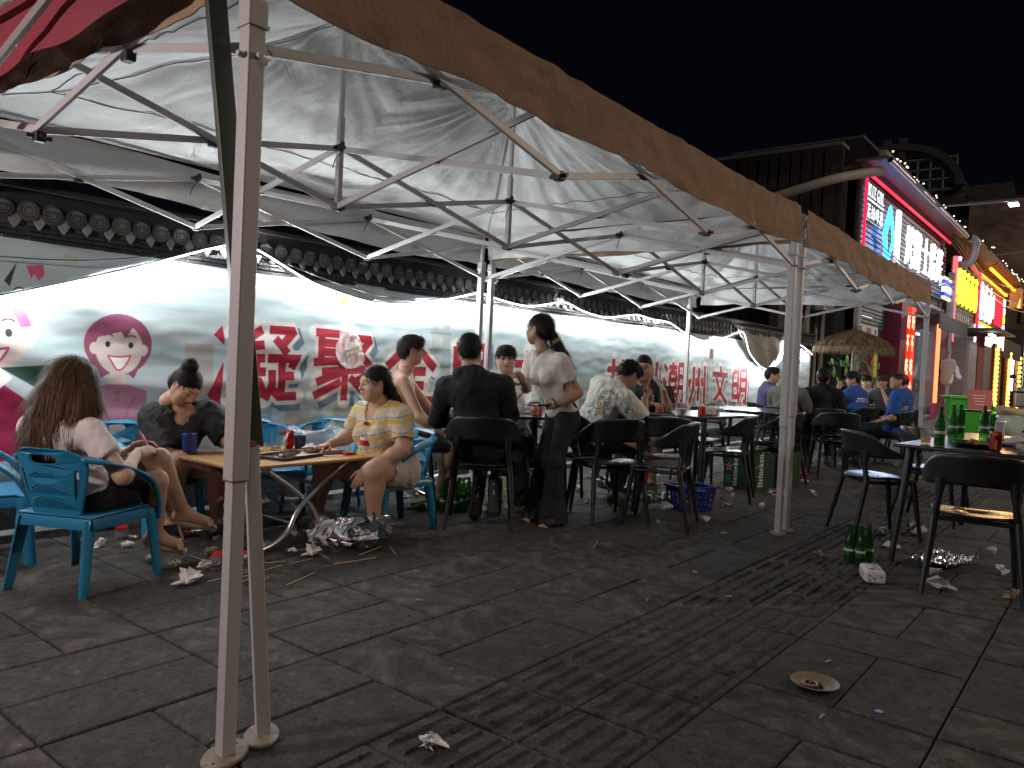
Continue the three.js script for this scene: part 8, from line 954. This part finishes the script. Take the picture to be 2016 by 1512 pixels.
{ // far buildings
  const t = thing('apartment_block', 'dark apartment block with an arched roof gable far behind the shops', 'building', [78, 0, -14]); const bm = std([0.42, 0.36, 0.34], 0.95, 0, { map: concreteTex }), dk = std([0.015, 0.016, 0.02], 0.3);
  mk('wall', box(6, 17.2, 34, 3, 8.6, 4), bm, t); mk('upper_wall', box(5, 2.2, 12, 2.6, 18.2, -4.0), bm, t);
  // arched gable: two half arches with gridded openings and a twin pier
  const arch = []; for (let i = 0; i < 24; i++) { const a0 = Math.PI * i / 24, a1 = Math.PI * (i + 1) / 24, P = (a) => [-0.1, 18.9 + 4.0 * Math.sin(a), -4.0 + 5.6 * Math.cos(a)]; arch.push(bar(P(a0), P(a1), 0.8, 0.6)); } mk('gable_arch', merge(arch), bm, t); for (const z of [-4.55, -3.2]) mk('pier', box(0.7, 8.6, 0.55, -0.1, 19.4, z), bm, t); for (let k = 0; k < 4; k++) mk('pier_rung', box(0.5, 0.25, 1.0, -0.1, 17.0 + k * 1.5, -3.87), bm, t);
  for (const [z0, z1] of [[-9.2, -4.9], [-2.9, 1.3]]) { for (let r = 0; r <= 3; r++) mk('grille_rail', box(0.15, 0.14, z1 - z0, -0.15, 18.7 + r * 0.95, (z0 + z1) / 2), std([0.34, 0.32, 0.33], 0.8), t); for (let c = 0; c <= 4; c++) mk('grille_bar', box(0.15, 2.85, 0.14, -0.15, 20.1, lerp(z0, z1, c / 4)), std([0.34, 0.32, 0.33], 0.8), t); }
  for (const [y, rows] of [[14.0, 1], [10.6, 1], [7.0, 1], [3.6, 1]]) for (const [z, w] of [[-9.5, 3], [-5.5, 3.4], [-0.6, 5], [5.6, 4.6], [12.2, 5], [18.5, 4.6]]) { const f = mk('window', box(0.3, 2.1, w, -0.05, y, z), dk, t); mk('frame', merge([box(0.1, 0.12, w + 0.2, -0.22, y + 1.05, z), box(0.1, 0.12, w + 0.2, -0.22, y - 1.05, z), ...[-0.5, -0.17, 0.17, 0.5].map((k) => box(0.1, 2.1, 0.12, -0.22, y, z + k * w))]), std([0.3, 0.28, 0.28], 0.8), f); }
  for (const y of [12.3, 8.9, 5.3]) for (const z of [-0.6, 5.6]) mk('balcony', box(1.4, 0.9, 6.0, -0.7, y, z), bm, t);
  for (const [z, w, h] of [[4, 3, 1.6], [12, 4, 2.4], [19, 3, 1.5]]) mk('roof_box', box(3, h, w, 1.5, 17.2 + h / 2, z), bm, t); mk('cornice', box(0.8, 0.6, 21, -0.3, 17.2, 12), bm, t);
  const t2 = thing('brown_tiled_building', 'plain brown tiled building standing behind the orange lit shop', 'building', [54, 0, -6]); mk('wall', box(8, 12.2, 22, 4, 6.1, 9), std([0.36, 0.25, 0.20], 0.85, 0, { map: concreteTex }), t2); mk('roof_edge', box(8.3, 0.2, 22.3, 4, 12.25, 9), std([0.14, 0.10, 0.08], 0.8), t2); mk('dark_gate', box(0.3, 4.6, 10, -0.2, 2.3, 5), std([0.02, 0.02, 0.025], 0.7), t2); mk('poster', box(0.15, 1.8, 8, -0.15, 5.9, 5), std([0.06, 0.03, 0.035], 0.7), t2);
  for (let i = 0; i < 4; i++) tag(mk('overhead_wire', tube([[30, 6.0 + i * 0.15, -4.9], [40, 4.6 + i * 0.3, -4.0], [50, 5.0 + i * 0.5, -0.5 + i]], 0.02, 30, 5), std([0.35, 0.25, 0.2], 0.7)), 'thin overhead wire leaving the orange lit shop', 'wire', 'overhead wires by the shops');
}
for (const o of scene.children) if (o.userData && o.userData.shirt === undefined) delete o.userData.shirt;
renderer.render(scene, camera);
